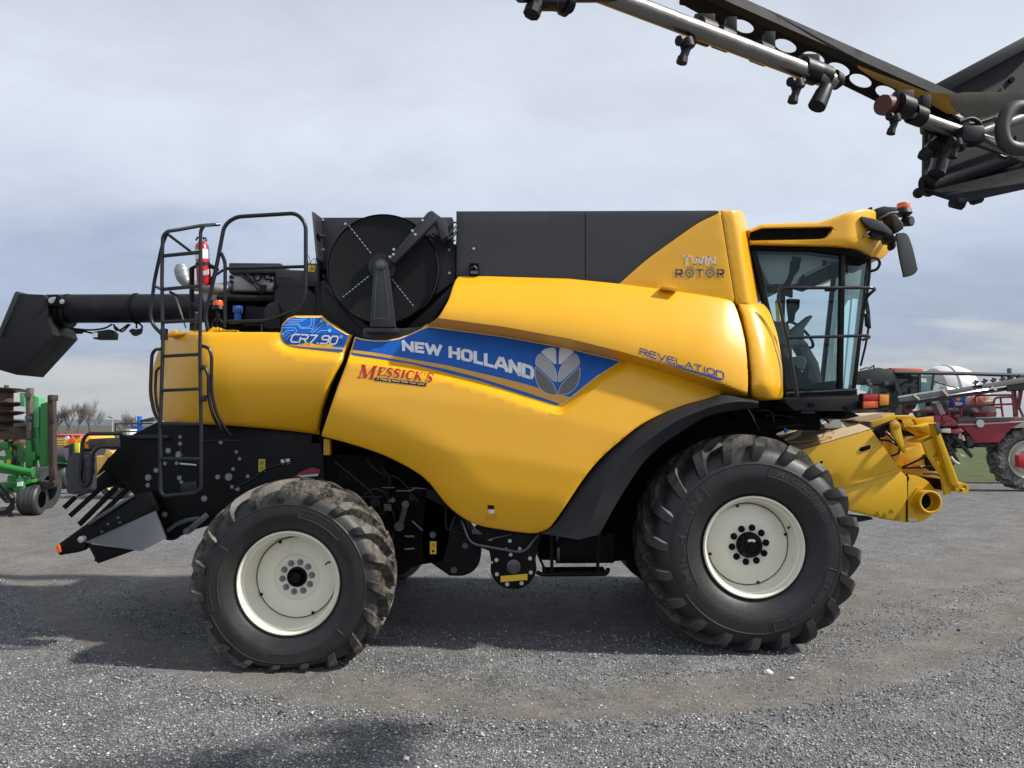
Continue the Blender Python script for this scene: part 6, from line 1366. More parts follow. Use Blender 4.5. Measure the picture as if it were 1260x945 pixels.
# lower plate with round holes (drawn as a panel so that the sky shows through)
def plate():
    lo = lambda x: np.interp(x, [840, 914, 967, 1035, 1082, 1120, 1160], [6, 47, 72, 104, 127, 141, 158])
    mb = MB(); holes = [(914, 33), (966.5, 57), (1001, 72.5), (1032, 86), (1059, 100), (1091, 114.5)]
    # rows of quads between consecutive holes with the hole rims cut as polygons
    A = lambda x: ty(x) + 12.5
    outline = [(x, A(x)) for x in np.arange(836, 1178, 6)] + [(x, lo(x)) for x in np.arange(1160, 834, -6)]
    pts = [np.array(outline)]; edges = [(i, (i + 1) % len(outline)) for i in range(len(outline))]; base = len(outline); hp = []
    for hx, hy in holes:
        a = np.linspace(0, 2 * math.pi, 26, endpoint=False); u = np.array([.93, .37]); v = np.array([.55, -.62])
        # ellipse of a round hole seen from below
        ring = np.array([hx, hy]) + np.outer(np.cos(a), u) * 14.5 + np.outer(np.sin(a), np.array([.30, -.80])) * 9.2
        pts.append(ring); edges += [(base + i, base + (i + 1) % 26) for i in range(26)]; base += 26; hp.append(ring)
    v2, _, f2, _, _, _ = delaunay_2d_cdt([Vector(p) for p in np.concatenate(pts)], edges, [], 1, 1e-4)
    q = np.array([(v.x, v.y) for v in v2]); fc_ = np.array([q[list(f)].mean(0) for f in f2]); keep = np.ones(len(f2), bool)
    for r in hp: keep &= ~inside_poly(fc_, r)
    def dep(x, y): return (y - A(x)) * .010
    co = [BP(x, y, dep(x, y)) for x, y in q]; fs = [f for f, k in zip(f2, keep) if k]
    n = len(co); up = Vector((0, .004, .008))
    bm = bmesh.new(); V0 = [bm.verts.new(c) for c in co]
    for f in fs: bm.faces.new([V0[i] for i in f])
    r = bmesh.ops.extrude_face_region(bm, geom=bm.faces[:])
    bmesh.ops.translate(bm, verts=[g for g in r['geom'] if isinstance(g, bmesh.types.BMVert)], vec=up)
    bmesh.ops.recalc_face_normals(bm, faces=bm.faces)
    me = bpy.data.meshes.new('perforated_plate'); bm.to_mesh(me); bm.free(); return link('perforated_plate', me, M['boommatt'], beam, 20)
plate()
# dark gold sheet over the right part of the plate
mb = MB(); q = [(1056, 84), (1100, 101), (1140, 116), (1172, 119), (1170, 128), (1180, 141), (1165, 140), (1138, 124), (1110, 113), (1075, 97)]
a = [BP(x, y, -.03) for x, y in q]; mb.prism(a, [p + Vector((0, .01, .02)) for p in a]); mb.build('dark_gold_plate', M['boomyellow'], boom)
mb = MB(); q = [(1172, 119.4), (1190, 117), (1262, 116), (1300, 115), (1300, 126), (1262, 131), (1215, 142), (1191, 147.5), (1181, 141), (1170.5, 128)]
a = [BP(x, y, -.03) for x, y in q]; mb.prism(a, [p + Vector((0, .01, .02)) for p in a]); mb.build('grey_brown_plate', M['boombrown'], boom)
# stainless spray pipes
mb = MB(); pl_ = lambda x: 11 + .376 * (x - 792)
mb.tube([BP(700, pl_(700), -.06), BP(1025, pl_(1025) + 2, -.06)], .040, 0, 20); mb.build('spray_pipe', M['steel'], boom)
mb = MB(); mb.tube([BP(1095, 130, .0), BP(1135, 147, .0), BP(1205, 172, .0), BP(1300, 207, .0)], .036, 0, 20); p2_ = mb.build('spray_pipe', M['steel'], boom)
mb = MB(); mb.tube([BP(1135, 191, .15), BP(1180, 172, .15), BP(1300, 130, .15)], .028, 0, 16); mb.build('spray_pipe', M['steel'], boom)
mb = MB(); mb.tube([BP(1024, 97, -.06), BP(1032, 101, -.06), BP(1036, 104, -.06)], [.046, .04, .012], 0, 16); mb.tube([BP(1002, 88, -.06), BP(1018, 95, -.06)], .051, 0, 16); mb.build('pipe_end_cap', M['boomdark'], boom)
mb = MB(); mb.tube([BP(1086, 129, -.03), BP(1104, 132, -.0)], .050, 0, 18); mb.build('pipe_end_cap', M['rustcap'], boom)
def nozzle(x, y, s=1.0):
    k = .0045 * s; c = BP(x, y, -.08)
    def q(dx, dz, dy=0): return c + Vector((dx * k, dy * k, dz * k))
    mb = MB(); mb.tube([q(0, 4), q(2, -4)], 7 * k, 0, 12); mb.tube([q(-5, 2, -2), q(-8, 1, -4)], 5 * k, 0, 10); mb.tube([q(1, -4), q(-3, -14)], 4.2 * k, 0, 10); mb.tube([q(-3, -13), q(-4.5, -19)], [5 * k, 5.5 * k], 0, 8); mb.tube([q(3, 2, 2), q(9, 5, 4)], 4 * k, 0, 10)
    mb.build('nozzle', M['hose'], boom)
for x, y, s in ((844, 54, 1.0), (980, 104, 1.0), (1100, 146, .9), (1176, 176, .9)): nozzle(x, y, s)
mb = MB(); mb.tube([BP(1017, 107, -.1), BP(1012, 116, -.1), BP(1005, 131, -.1)], [.03, .038, .042], 0, 12); mb.build('nozzle_cap', M['hose'], boom)
for x0, w in ((866, 16), (995, 18), (1111, 14)):
    mb = MB(); y0 = pl_(x0); mb.tube([BP(x0 - w / 2, y0 - w * .19, -.06), BP(x0 + w / 2, y0 + w * .19, -.06)], .056, 0, 18); mb.box(BP(x0, y0 - 11, -.06), (.09, .05, .06), bevel=.006); mb.build('pipe_clamp', M['hose'], boom)
for x0 in (890, 937, 1128):
    mb = MB(); y0 = pl_(x0) if x0 < 1100 else 142; a = BP(x0, y0, -.06)
    mb.lathe([(-.035, .041), (-.035, .050), (.035, .050), (.035, .041)], a, axis=(BP(x0 + 10, y0 + 3.8, -.06) - a), seg=24)
    mb.prism([BP(x0 - 14, y0 - 16, .0), BP(x0 + 4, y0 - 11, .0), BP(x0 + 5, y0 + 3, .0), BP(x0 - 4, y0 + 8, .0)], [BP(x0 - 14, y0 - 16, .06), BP(x0 + 4, y0 - 11, .06), BP(x0 + 5, y0 + 3, .06), BP(x0 - 4, y0 + 8, .06)])
    mb.box(BP(x0 + 9, y0 - 15, -.08), (.045, .05, .07), bevel=.004)
    mb.build('pipe_bracket', M['boomdark'], boom)
# hinged end frame
mb = MB(); mb.prism([BP(1150, 104, .25), BP(1300, 24, .25), BP(1300, 40, .25), BP(1168, 112, .25)], [BP(1150, 104, .32), BP(1300, 24, .32), BP(1300, 40, .32), BP(1168, 112, .32)], .01); ef = mb.build('end_frame', M['boomdark'], boom)
mb = MB(); q = [(1166, 112), (1300, 40), (1300, 118), (1240, 119), (1182, 116)]; a = [BP(x, y, .34) for x, y in q]; mb.prism(a, [p + Vector((0, .02, 0)) for p in a]); mb.build('side_plate', M['boomdark'], ef)
mb = MB(); c = BP(1245, 98, .33); mb.cyl(c + Vector((0, .01, 0)), c + Vector((0, -.004, 0)), .016, seg=14); q = [(1222, 118), (1232, 108), (1233, 117)]; a = [BP(x, y, .335) for x, y in q]; mb.prism(a, [p + Vector((0, .004, 0)) for p in a]); mb.build('plate_hole', M['pit'], ef)
mb = MB(); q = [(1138, 162), (1150, 160), (1300, 110), (1300, 170), (1160, 222), (1137, 232)]; a = [BP(x, y, .55) for x, y in q]; mb.prism(a, [p + Vector((0, .03, 0)) for p in a]); mb.build('back_plate', M['boomdark'], ef)
mb = MB()
for x in (1140, 1147): mb.prism([BP(x - 2.5, 160, .3), BP(x + 2.5, 158, .3), BP(x + 2, 232, .3), BP(x - 3.5, 236, .3)], [BP(x - 2.5, 160, .36), BP(x + 2.5, 158, .36), BP(x + 2, 232, .36), BP(x - 3.5, 236, .36)], .006)
mb.prism([BP(1150, 128, .2), BP(1162, 122, .2), BP(1160, 160, .2), BP(1148, 158, .2)], [BP(1150, 128, .4), BP(1162, 122, .4), BP(1160, 160, .4), BP(1148, 158, .4)], .01)
mb.build('upright_post', M['boomdark'], ef)
mb = MB(); mb.tube([BP(1140, 229, .3), BP(1300, 170, .3)], .062, 0, 20); mb.build('lower_tube', M['boomdark'], ef)
mb = MB(); q = [(1137, 237), (1180, 251), (1300, 225), (1300, 180), (1160, 224)]; a = [BP(x, y, [.3, .05, .05, .6, .6][i]) for i, (x, y) in enumerate(q)]; mb.prism(a, [p + Vector((0, 0, .03)) for p in a], .006); mb.tube([BP(1172, 248, .1), BP(1184, 251, .1)], .035); mb.tube([BP(1196, 246, .15), BP(1206, 243, .15)], .03); mb.build('base_plate', M['boomdark'], ef)
mb = MB(); c = BP(1130, 237.5, .28); mb.sphere(c, .03); mb.tube([c, BP(1142, 236, .3)], .015); mb.build('latch_pin', M['hose'], ef)
mb = MB(); mb.tube([BP(x, y, d_) for x, y, d_ in spline([(1148, 130, .1), (1160, 140, .05), (1172, 150, .05), (1186, 152, .1)], 4)], .035); mb.tube([BP(x, y, .1) for x, y in spline([(1150, 122), (1140, 132), (1141, 148), (1155, 156), (1170, 160)], 4)], .05); mb.box(BP(1152, 145, .1), (.14, .1, .16), bevel=.02); mb.box(BP(1164, 132, .12), (.1, .1, .1), bevel=.02); mb.build('hinge_block', M['hose'], ef)
mb = MB(); mb.tube([BP(x, y, -.12) for x, y in spline([(1270, 133), (1250, 132), (1238, 142), (1233, 158), (1236, 174), (1246, 182), (1270, 184)], 6)], .035, 0, 14); mb.build('feed_hose', mk('grey_hose', (.035, .037, .036), .55, var=.15), boom)
mb = MB(); mb.tube([BP(x, y, -.02) for x, y in spline([(1180, 150), (1196, 146), (1206, 154), (1200, 166)], 5)], .012); mb.tube([BP(x, y, -.06) for x, y in spline([(1250, 168), (1246, 186), (1238, 194), (1230, 192)], 5)], .01); mb.box(BP(1192, 168, -.05), (.12, .1, .09), bevel=.02); mb.tube([BP(1190, 160, -.05), BP(1178, 182, -.05)], .035); mb.tube([BP(1150, 184, .1), BP(1160, 178, .1)], .05); mb.tube([BP(1131, 193, .1), BP(1139, 190, .1)], [.012, .04]); mb.build('valve_cluster', M['hose'], boom)
mb = MB(); mb.tube([BP(1152, 214, .2), BP(1157, 198, .2)], .045, 0, 16); mb.build('sensor_cylinder', M['greysteel'], boom)
mb = MB(); mb.tube([BP(x, y, .3) for x, y in spline([(1205, 238), (1220, 230), (1236, 226), (1262, 214)], 4)], .02); mb.tube([BP(x, y, .3) for x, y in spline([(1200, 228), (1225, 222), (1262, 205)], 4)], .014); mb.tube([BP(x, y, .2) for x, y in spline([(1176, 152), (1200, 152), (1235, 140), (1262, 124)], 4)], .012); mb.build('hydraulic_line', M['hose'], boom)
mb = MB(); mb.tube([BP(1256, 128 , .0), BP(1238, 136, .0), BP(1225, 148, .0)], .02); mb.build('line_clip', M['zinc'], boom)
# second boom line just out of the top of the frame, its nozzle in view
mb = MB(); mb.tube([BP(640, -14, -.1), BP(760, 9 - 22, -.1)], .05, 0, 16); mb.tube([BP(668, -2, -.1), BP(702, 4, -.1)], .04, 0, 12); mb.tube([BP(694, 2, -.1), BP(700, 5, -.1)], .052, 0, 12); mb.tube([BP(662, 1, -.1), BP(656, 10, -.1)], .03, 0, 10); mb.tube([BP(657, 9, -.1), BP(654, 18, -.1)], [.034, .034], 0, 8); mb.box(BP(668, 0, -.1), (.12, .07, .06), bevel=.01); mb.build('nozzle', M['hose'], boom)
# ================================================================== background machines
M['green'] = mk('green_machine_paint', (.025, .20, .035), .42, var=.15, vscale=4, dust=((.12, .13, .08), .58, .9, 5))
M['green2'] = mk('faded_green_paint', (.10, .36, .16), .5, var=.12, vscale=4)
M['rust'] = mk('rusty_steel', (.062, .034, .024), .75, var=.45, vscale=9, dust=((.16, .12, .09), .5, .8, 7))
M['brown'] = mk('brown_weathered_steel', (.10, .085, .072), .7, var=.3, vscale=9)
M['maroon'] = mk('maroon_paint', (.28, .028, .045), .42, var=.1, vscale=2, dust=((.30, .20, .17), .6, .95, 3))
M['maroon_d'] = mk('dark_maroon_paint', (.14, .018, .028), .5, var=.15)
M['tank'] = mk('stainless_tank', (.62, .61, .60), .30, metal=.9, var=.1, vscale=3)
M['tankwhite'] = mk('white_and_sky_sheen', (.60, .60, .60), .35, var=.05)  # plain white; on the upper tank it paints in the sky's reflection
M['palered'] = mk('faded_red_roof', (.72, .17, .10), .5, var=.08)
M['grime'] = mk('greasy_dark_metal', (.030, .028, .026), .65, var=.5, vscale=7, dust=((.14, .11, .08), .52, .8, 6))
M['lightcream'] = mk('pale_cream_plastic', (.60, .55, .42), .5)
M['farblack'] = mk('far_dark_metal', (.028, .029, .03), .55, var=.4, vscale=5)

# ---- folded green disc tillage tool, left edge
GY = 10.6
gi = thing('disc_harrow', 'green folded tillage implement with a stack of rusty discs, at the far left', 'farm implement', (G(25, 628).x, GY, 0))
def gp(x, y, d=0): return P(x, y, GY + d)
for i, (y, w) in enumerate(((481, 23), (498, 25), (509, 24), (520, 25), (531, 26))):
    mb = MB(); c = gp(8, y, .4); r = (gp(8 + w * .82, y, .4) - c).length
    mb.lathe([(0, .05), (.015, r * .5), (.05, r * .85), (.085, r), (.10, r), (.06, r * .85), (.03, r * .5), (.02, .05)], c + Vector((0, 0, -.05)), axis=(0, .05, 1), seg=32)
    mb.cyl(c + Vector((0, 0, -.17)), c + Vector((0, 0, .02)), .075, seg=14); mb.build('disc', M['rust'], gi)
mb = MB(); mb.cyl(gp(8, 474, .4), gp(8, 552, .4), .05, seg=12); mb.cyl(gp(7, 483, .42), gp(7, 536, .42), .16, seg=16); mb.build('disc_shaft', M['rust'], gi)
mb = MB(); mb.slab([(18, 524), (34, 524), (36, 541), (-6, 541), (-6, 530)], GY + .1, GY + .3, .02); mb.build('scraper_bar', M['rust'], gi)
mb = MB(); mb.slab([(31, 478), (37, 477), (38, 540), (32, 540)], GY - .1, GY + .05, .01); mb.slab([(30, 484), (38.5, 484), (38.5, 489), (30, 489)], GY - .14, GY - .1); mb.slab([(30.5, 512), (38.5, 512), (38.5, 516), (30.5, 516)], GY - .14, GY - .1); mb.slab([(16, 479.5), (33, 480), (33, 483), (20, 482)], GY - .05, GY + .05); mb.slab([(16, 521), (33, 520), (33, 524), (18, 525)], GY - .05, GY + .05); mb.build('gang_bracket', M['brown'], gi)
mb = MB(); mb.slab([(38.5, 485), (48, 489), (48, 526), (38, 525)], GY, GY + .25, .015); mb.slab([(24, 483), (31, 483), (30, 500), (25, 500)], GY + .2, GY + .4, .01); mb.build('wing_box', M['green2'], gi)
mb = MB(); mb.slab([(49.5, 497), (60, 494), (60, 506), (57.5, 574), (49, 575)], GY - .05, GY + .15, .015); mb.slab([(40, 526), (47, 526), (51, 560), (46, 562)], GY, GY + .2, .01); mb.slab([(31, 541), (38, 541), (40, 575), (31, 575)], GY, GY + .2, .01); mb.slab([(46, 525), (50, 523), (49, 575), (46.5, 560)], GY + .1, GY + .3, .01); mb.slab([(38, 557), (44, 555), (43, 566), (38, 568)], GY, GY + .2, .01); wing = mb.build('wing_frame', M['green'], gi)
mb = MB(); mb.slab([(-6, 545), (9, 543), (10, 552), (-6, 554)], GY + .1, GY + .3, .02); mb.bar(gp(9, 548, .2), gp(22, 590, .2), .12, .12); mb.bar(gp(24, 545, .3), gp(24, 590, .3), .14, .12); mb.bar(gp(33, 575, .1), gp(46, 598, .1), .12, .1); mb.bar(gp(-6, 563, .2), gp(30, 566, .2), .1, .1); mb.slab([(26, 552), (36, 550), (37, 562), (27, 563)], GY + .05, GY + .2, .02); mb.slab([(-6, 602), (12, 600), (18, 606), (-6, 610)], GY - .1, GY + .1, .02); mb.build('cross_frame', M['green'], gi)
mb = MB(); mb.slab([(58, 489), (65, 486), (66, 595), (60, 596)], GY - .15, GY + .0, .015); mb.slab([(58, 486), (64, 485.5), (64, 493), (58, 494)], GY - .2, GY + .05, .02); mb.slab([(60, 505), (66, 505), (66, 520), (60, 520)], GY - .18, GY - .1, .02); mb.slab([(60, 576), (67.5, 576), (68, 588), (60, 588)], GY - .2, GY - .1, .02); mb.slab([(44, 592), (64, 594), (62, 600), (48, 604), (42, 598)], GY - .1, GY + .2, .02); mb.build('roller_frame', mk('dark_rust', (.040, .027, .020), .75, var=.4, vscale=9), gi)
mb = MB(); mb.ptube([(-5, 572, GY - .3), (28, 579, GY - .3), (41, 581, GY - .3)], .075, 0, 14); mb.ptube([(-5, 578, GY - .2), (40, 584, GY - .2)], .06, 0, 14); mb.slab([(-6, 594, ), (18, 592), (40, 590), (40, 594), (20, 600), (-6, 602)][:] if False else [(-6, 594), (18, 592), (40, 590), (40, 594), (20, 600), (-6, 602)], GY - .3, GY + .0, .02); mb.slab([(19, 589), (28.5, 587), (30, 617), (20, 618)], GY - .35, GY - .1, .02); mb.slab([(10, 585), (20, 585), (20, 592), (8, 592)], GY - .2, GY); mb.bar(gp(-6, 556, .3), gp(22, 541, .3), .1, .08); mb.bar(gp(8, 575, .3), gp(14, 548, .3), .1, .1); mb.slab([(13, 547), (20, 549), (18, 575), (12, 574)], GY + .2, GY + .35, .01); mb.build('main_frame', M['green'], gi)
mb = MB(); mb.slab([(12, 550), (15, 548), (13.5, 556), (11.5, 556)], GY + .16, GY + .2, .004); mb.slab([(8, 566), (13, 565), (12.5, 571), (8, 571)], GY - .0, GY + .02); mb.build('yellow_marker', M['sticker'], gi)
mb = MB(); mb.slab([(21, 593.5), (27.5, 592.5), (27.5, 598), (21, 598.5)], GY - .37, GY - .35); mb.build('white_label', M['white'], gi)
mb = MB(); mb.slab([(17, 543), (23, 541.5), (23, 545), (17, 546)], GY + .2, GY + .25); mb.slab([(27, 544), (29, 544), (29, 548), (27, 548)], GY + .2, GY + .25); mb.build('orange_reflector', M['orange'], gi)
mb = MB(); r = random.Random(4)
for k in range(7): mb.ptube(spline([(16 + r.uniform(-3, 3), 548, GY), (20 + r.uniform(-3, 3), 560 + r.uniform(-4, 4), GY - .1), (17 + r.uniform(-4, 4), 572, GY - .1)], 4), .014)
for k in range(9): mb.ptube(spline([(-6, 588 + k * 2.2, GY - .5), (8 + r.uniform(-3, 3), 606 + k * 1.3 + r.uniform(-4, 4), GY - .5), (18 + r.uniform(-2, 3), 618 + r.uniform(-6, 8), GY - .5), (6, 631 + r.uniform(-3, 3), GY - .5), (-6, 629, GY - .5)], 4), .016)
for k in range(4): mb.ptube(spline([(8 + k, 624, GY - .5), (10 + k * 2, 634, GY - .5), (12 + r.uniform(-3, 3), 643, GY - .5)], 3), .012)
mb.build('hydraulic_hoses', M['hose'], gi)
c = gp(40, 614.5, -.1); hw = .20; rad = c.z
mb = MB(); mb.lathe([(-hw, rad * .55), (-hw, rad * .9), (-hw * .8, rad), (hw * .8, rad), (hw, rad * .9), (hw, rad * .55)], c, axis=(1, .12, 0), seg=36)
for k in (-.5, 0, .5): mb.lathe([(k * hw - .02, rad), (k * hw, rad * 1.02), (k * hw + .02, rad)], c, axis=(1, .12, 0), seg=36)
mb.lathe([(-hw * .7, rad * .55), (-hw * .7, 0)], c, axis=(1, .12, 0), seg=24); mb.build('tyre', M['farblack'], gi)
c2 = gp(54, 590, 1.2); mb = MB(); mb.lathe([(-.15, .3), (-.15, .5), (.15, .5), (.15, .3)], (c2.x, c2.y, .5), axis=(1, 0, 0), seg=28); mb.build('tyre', M['farblack'], gi)

# ---- yellow wagon-like machine with slow-moving-vehicle triangle
WY = 17.5
wg = thing('seed_tender', 'low yellow and grey trailed machine with an orange warning triangle, behind the green implement', 'farm trailer', (P(80, 590, WY).x, WY, 0))
mb = MB(); mb.slab([(62, 537), (112, 537), (112, 552), (98, 552), (92, 551), (62, 552)], WY, WY + 1.5, .05); body = mb.build('hopper', mk('hopper_yellow', (.75, .42, .03), .5, var=.1), wg)
mb = MB(); mb.slab([(64, 534.5), (98, 535), (98, 538), (64, 538)], WY - .02, WY + 1.4, .02); mb.slab([(104, 543), (114, 541), (115, 545), (105, 547)], WY - .2, WY + .2, .02); mb.build('red_cover', M['redcan'], wg)
for k in range(3):
    mb = MB(); mb.slab([(67, 540.5 + k * 3.2), (80, 540 + k * 3.2), (80, 541 + k * 3.2), (67, 541.5 + k * 3.2)], WY - .03, WY); mb.build('hopper_rib', M['lightcream'], body)
mb = MB(); mb.slab([(83, 545.5), (89, 536), (94.5, 545.5)], WY - .3, WY - .27, .004); mb.build('warning_triangle', M['palered'] if False else M['orange'], wg)
mb = MB(); c = P(83.3, 539, WY - .1); mb.cyl(c, c + Vector((0, -.05, 0)), .06, seg=16); mb.build('reflector', M['white'], wg)
mb = MB(); c = P(66, 560, WY - .3); mb.cyl(c + Vector((-.3, 0, 0)), P(85, 560, WY - .3), .22, seg=24, bevel=.03); mb.build('grey_drum', mk('dark_grey_drum', (.05, .052, .06), .5), wg)
mb = MB(); mb.slab([(91.5, 545), (97.5, 545), (97, 558), (91.5, 557)], WY - .35, WY - .3, .01); mb.build('yellow_plate', mk('lime_yellow_plate', (.72, .66, .03), .5), wg)
mb = MB(); mb.slab([(66, 560), (74, 566), (82, 571), (66, 571)], WY - .4, WY + .3, .02); mb.build('green_guard', M['green'], wg)
mb = MB(); mb.slab([(64, 571), (84, 570), (118, 566), (118, 574), (84, 578), (64, 578)], WY - .2, WY + 1, .03); mb.slab([(78, 550), (90, 545), (93, 548), (88, 560), (86, 570), (84, 562)], WY - .25, WY - .1, .01); mb.slab([(97, 552), (118, 548), (118, 568), (97, 570)], WY + .2, WY + .8); mb.build('running_gear', M['farblack'], wg)
c = P(77, 585, WY); rad = c.z
mb = MB(); mb.lathe([(-.15, rad * .5), (-.15, rad * .92), (-.1, rad), (.1, rad), (.15, rad * .92), (.15, rad * .5)], c, axis=(1, .3, 0), seg=28); mb.lathe([(-.1, rad * .5), (-.1, 0)], c, axis=(1, .3, 0), seg=20); mb.build('tyre', M['farblack'], wg)
# ---- small tan tractor seen past the tail of the combine
KY = 14.2
tk = thing('compact_tractor', 'small tan yellow tractor partly hidden behind the tail lamp pod of the combine', 'tractor', (P(132, 600, KY).x, KY, 0))
M['tan'] = mk('tan_yellow_paint', (.55, .33, .07), .45, var=.15, dust=((.3, .24, .15), .55, .85, 4))
mb = MB(); mb.slab(spline([(114, 563), (120, 561), (127, 561), (129, 556), (134, 554), (138, 557), (138, 563), (132, 567), (128, 575), (122, 581), (113, 580)], 3, True), KY, KY + .8, .05); mb.slab([(118, 584), (127, 580), (126, 590), (119, 598), (114, 600)], KY, KY + .5, .03); mb.build('hood', M['tan'], tk)
mb = MB(); mb.slab([(108, 540), (150, 538), (150, 562), (140, 560), (136, 553), (122, 552), (108, 552)], KY + 1.2, KY + 1.6, .05); mb.slab([(120, 575), (150, 570), (170, 590), (160, 606), (128, 604), (122, 590)], KY + .1, KY + .9, .05); mb.build('engine', M['grime'], tk)
mb = MB(); mb.slab([(126, 580), (132, 577.5), (135, 584), (124, 584)], KY - .05, KY + .0, .01); mb.build('silver_part', M['alu'], tk)
c = P(140, 595, KY - .2); rad = c.z
mb = MB(); mb.lathe([(0, rad * .5), (.0, rad * .9), (.05, rad), (.28, rad), (.3, rad * .9), (.3, rad * .5)], c, seg=28); mb.build('tyre', M['farblack'], tk)
mb = MB(); mb.lathe([(-.01, rad * .5), (.0, rad * .42), (.06, rad * .4), (.06, .08), (.0, .06), (0, 0)], c, seg=24); mb.build('wheel_rim', mk('pale_yellow_rim', (.70, .66, .36), .5), tk)
# ---- blue and grey sprayer frame far left, just above the tail
BLY = 24
bf = thing('blue_implement', 'distant implement with a bright blue mast and thin boom, behind the combine tail', 'farm implement', (P(165, 530, BLY).x, BLY, 0))
mb = MB(); mb.slab([(168.5, 512), (172.5, 512), (172.5, 532), (168.5, 532)], BLY, BLY + .2, .01); mb.slab([(160, 524), (169, 524), (169, 527), (161, 527)], BLY, BLY + .2, .01); mb.slab([(174, 530), (210, 525), (210, 560), (160, 560)], BLY + .1, BLY + .6, .02); mb.build('mast', mk('bright_blue_paint', (.02, .13, .55), .4), bf)
mb = MB(); mb.ptube([(141, 521.5, BLY), (188, 521, BLY)], .03); mb.ptube([(144, 523, BLY), (150, 531, BLY)], .02); mb.ptube([(144, 531, BLY), (170, 531, BLY)], .03); mb.slab([(172, 517), (180, 515), (188, 513), (190, 518), (180, 519), (172, 519)], BLY, BLY + .2, .02); mb.ptube([(142, 521, BLY), (143, 560, BLY)], .03); mb.build('boom', M['farblack'], bf)
c0_ = P(158, 530, 60)
hs = thing('farm_house', 'tiny white gabled farm building in the distance at the left', 'house', (c0_.x, 60, 0))
mb = MB(); mb.slab([(155.5, 531.5), (155.5, 527.5), (157.8, 525), (160, 527.5), (160, 531.5)], 60, 64); mb.slab([(155.5, 531.5), (160, 531.5), (160, 536), (155.5, 536)], 60, 64); mb.build('wall', M['white'], hs)
mb = MB(); mb.slab([(155.2, 527.6), (157.8, 524.6), (160.3, 527.6), (157.8, 525.3)], 59.9, 64.1); mb.build('roof', M['farblack'], hs)
up_ = thing('utility_pole', 'thin pale utility pole with a short lamp arm between the bare trees', 'utility pole', (P(138, 530, 75).x, 75, 0))
a = P(138.5, 513, 75); mb = MB(); mb.cyl(Vector((a.x, 75, 0)), a, .10, .07, seg=8); mb.build('pole', mk('pale_pole', (.32, .31, .30), .8), up_)
mb = MB(); mb.ptube([(138.5, 514, 75), (133, 513, 75)], .05); mb.build('lamp_arm', M['farblack'], up_)
# ---- row of other parked equipment, low and dark, along the far edge
for i, (x0, x1, yt, Y, mat, lab) in enumerate(((60, 100, 533, 45, 'brown', 'low brown hedge-side implement far behind the yellow trailed machine'),)):
    pass

# ---- bare trees on the left horizon
bark = mk('bare_bark', (.14, .122, .11), .95, var=.25, vscale=1)
def bare_tree(px, ytop, Y, seed, spread, label):
    r = random.Random(seed); base = P(px, 530, Y); base.z = 0; H = P(px, ytop, Y).z
    root = thing('bare_tree', label, 'tree', tuple(base), 'bare trees on the left horizon')
    tr, tw = MB(), MB()
    def grow(p, d, L, rad, lev):
        n = 3; pts = [p]; q = p.copy(); dd = d.copy()
        for k in range(n):
            dd = (dd + Vector((r.uniform(-.12, .12), r.uniform(-.12, .12), r.uniform(.0, .16)))).normalized(); q = q + dd * L / n; pts.append(q.copy())
        (tr if lev < 2 else tw).tube(pts, [max(rad, .013), max(rad * .62, .011)], 0, 5 if lev < 2 else 3, lev == 0)
        if lev >= 5: return
        for k in range(3 if lev < 2 else r.choice((3, 3, 4))):
            t = r.uniform(.3, 1) if k else 1; p2 = pts[0].lerp(pts[-1], t) if t < 1 else pts[-1]
            a = r.uniform(0, 6.283); s = r.uniform(.25, .62) * spread
            nd = (dd + Vector((math.cos(a) * s, math.sin(a) * s, r.uniform(-.05, .25)))).normalized()
            grow(p2, nd, L * r.uniform(.74, .96), rad * r.uniform(.55, .7), lev + 1)
    grow(base, Vector((r.uniform(-.05, .05), 0, 1)), H * .24, H * .024, 0)
    tr.build('trunk', bark, root); tw.build('branches', bark, root)
for a in ((68, 496, 95, 1, 1.0, 'bare tree half hidden by the rusty post of the green implement'), (83, 495, 95, 2, .9, 'bare tree with dense upright twigs, just right of the green implement'), (96, 492, 90, 3, 1.0, 'tallest bare tree in the middle of the left clump'), (112, 493, 92, 4, 1.15, 'bare tree leaning right at the edge of the left clump'), (150, 504, 120, 5, 1.1, 'small rounded bare tree standing alone above the blue implement'), (162, 508, 125, 6, 1.0, 'smaller bare tree beside the rounded one, left of the combine')):
    bare_tree(*a)
# brushy field edge under the trees
def hedge():
    r = np.random.default_rng(9); mb = MB()
    for k in range(900):
        px = r.uniform(55, 200); Y = r.uniform(80, 110); p = P(px, 533, Y); h = r.uniform(.3, 1.3) * (1.2 if px < 115 else .8)
        b = Vector((p.x, Y, 0)); mb.tube([b, b + Vector((r.uniform(-.4, .4), 0, h))], [.07, .02], 0, 3, False)
    o = mb.build('field_brush', mk('dry_brush', (.13, .115, .085), .95, var=.3), None, 0); tag(o, 'dry brown brush along the field edge beneath the bare trees', 'brush', kind='stuff')
hedge()

# ================================================================== maroon field sprayer at the right
RY = 16.4
sp_ = thing('field_sprayer', 'maroon field sprayer with a steel tank and long grey boom, parked behind the header frame', 'sprayer', (P(1200, 600, RY).x, RY, 0))
def rp(x, y, d=0): return P(x, y, RY + d)
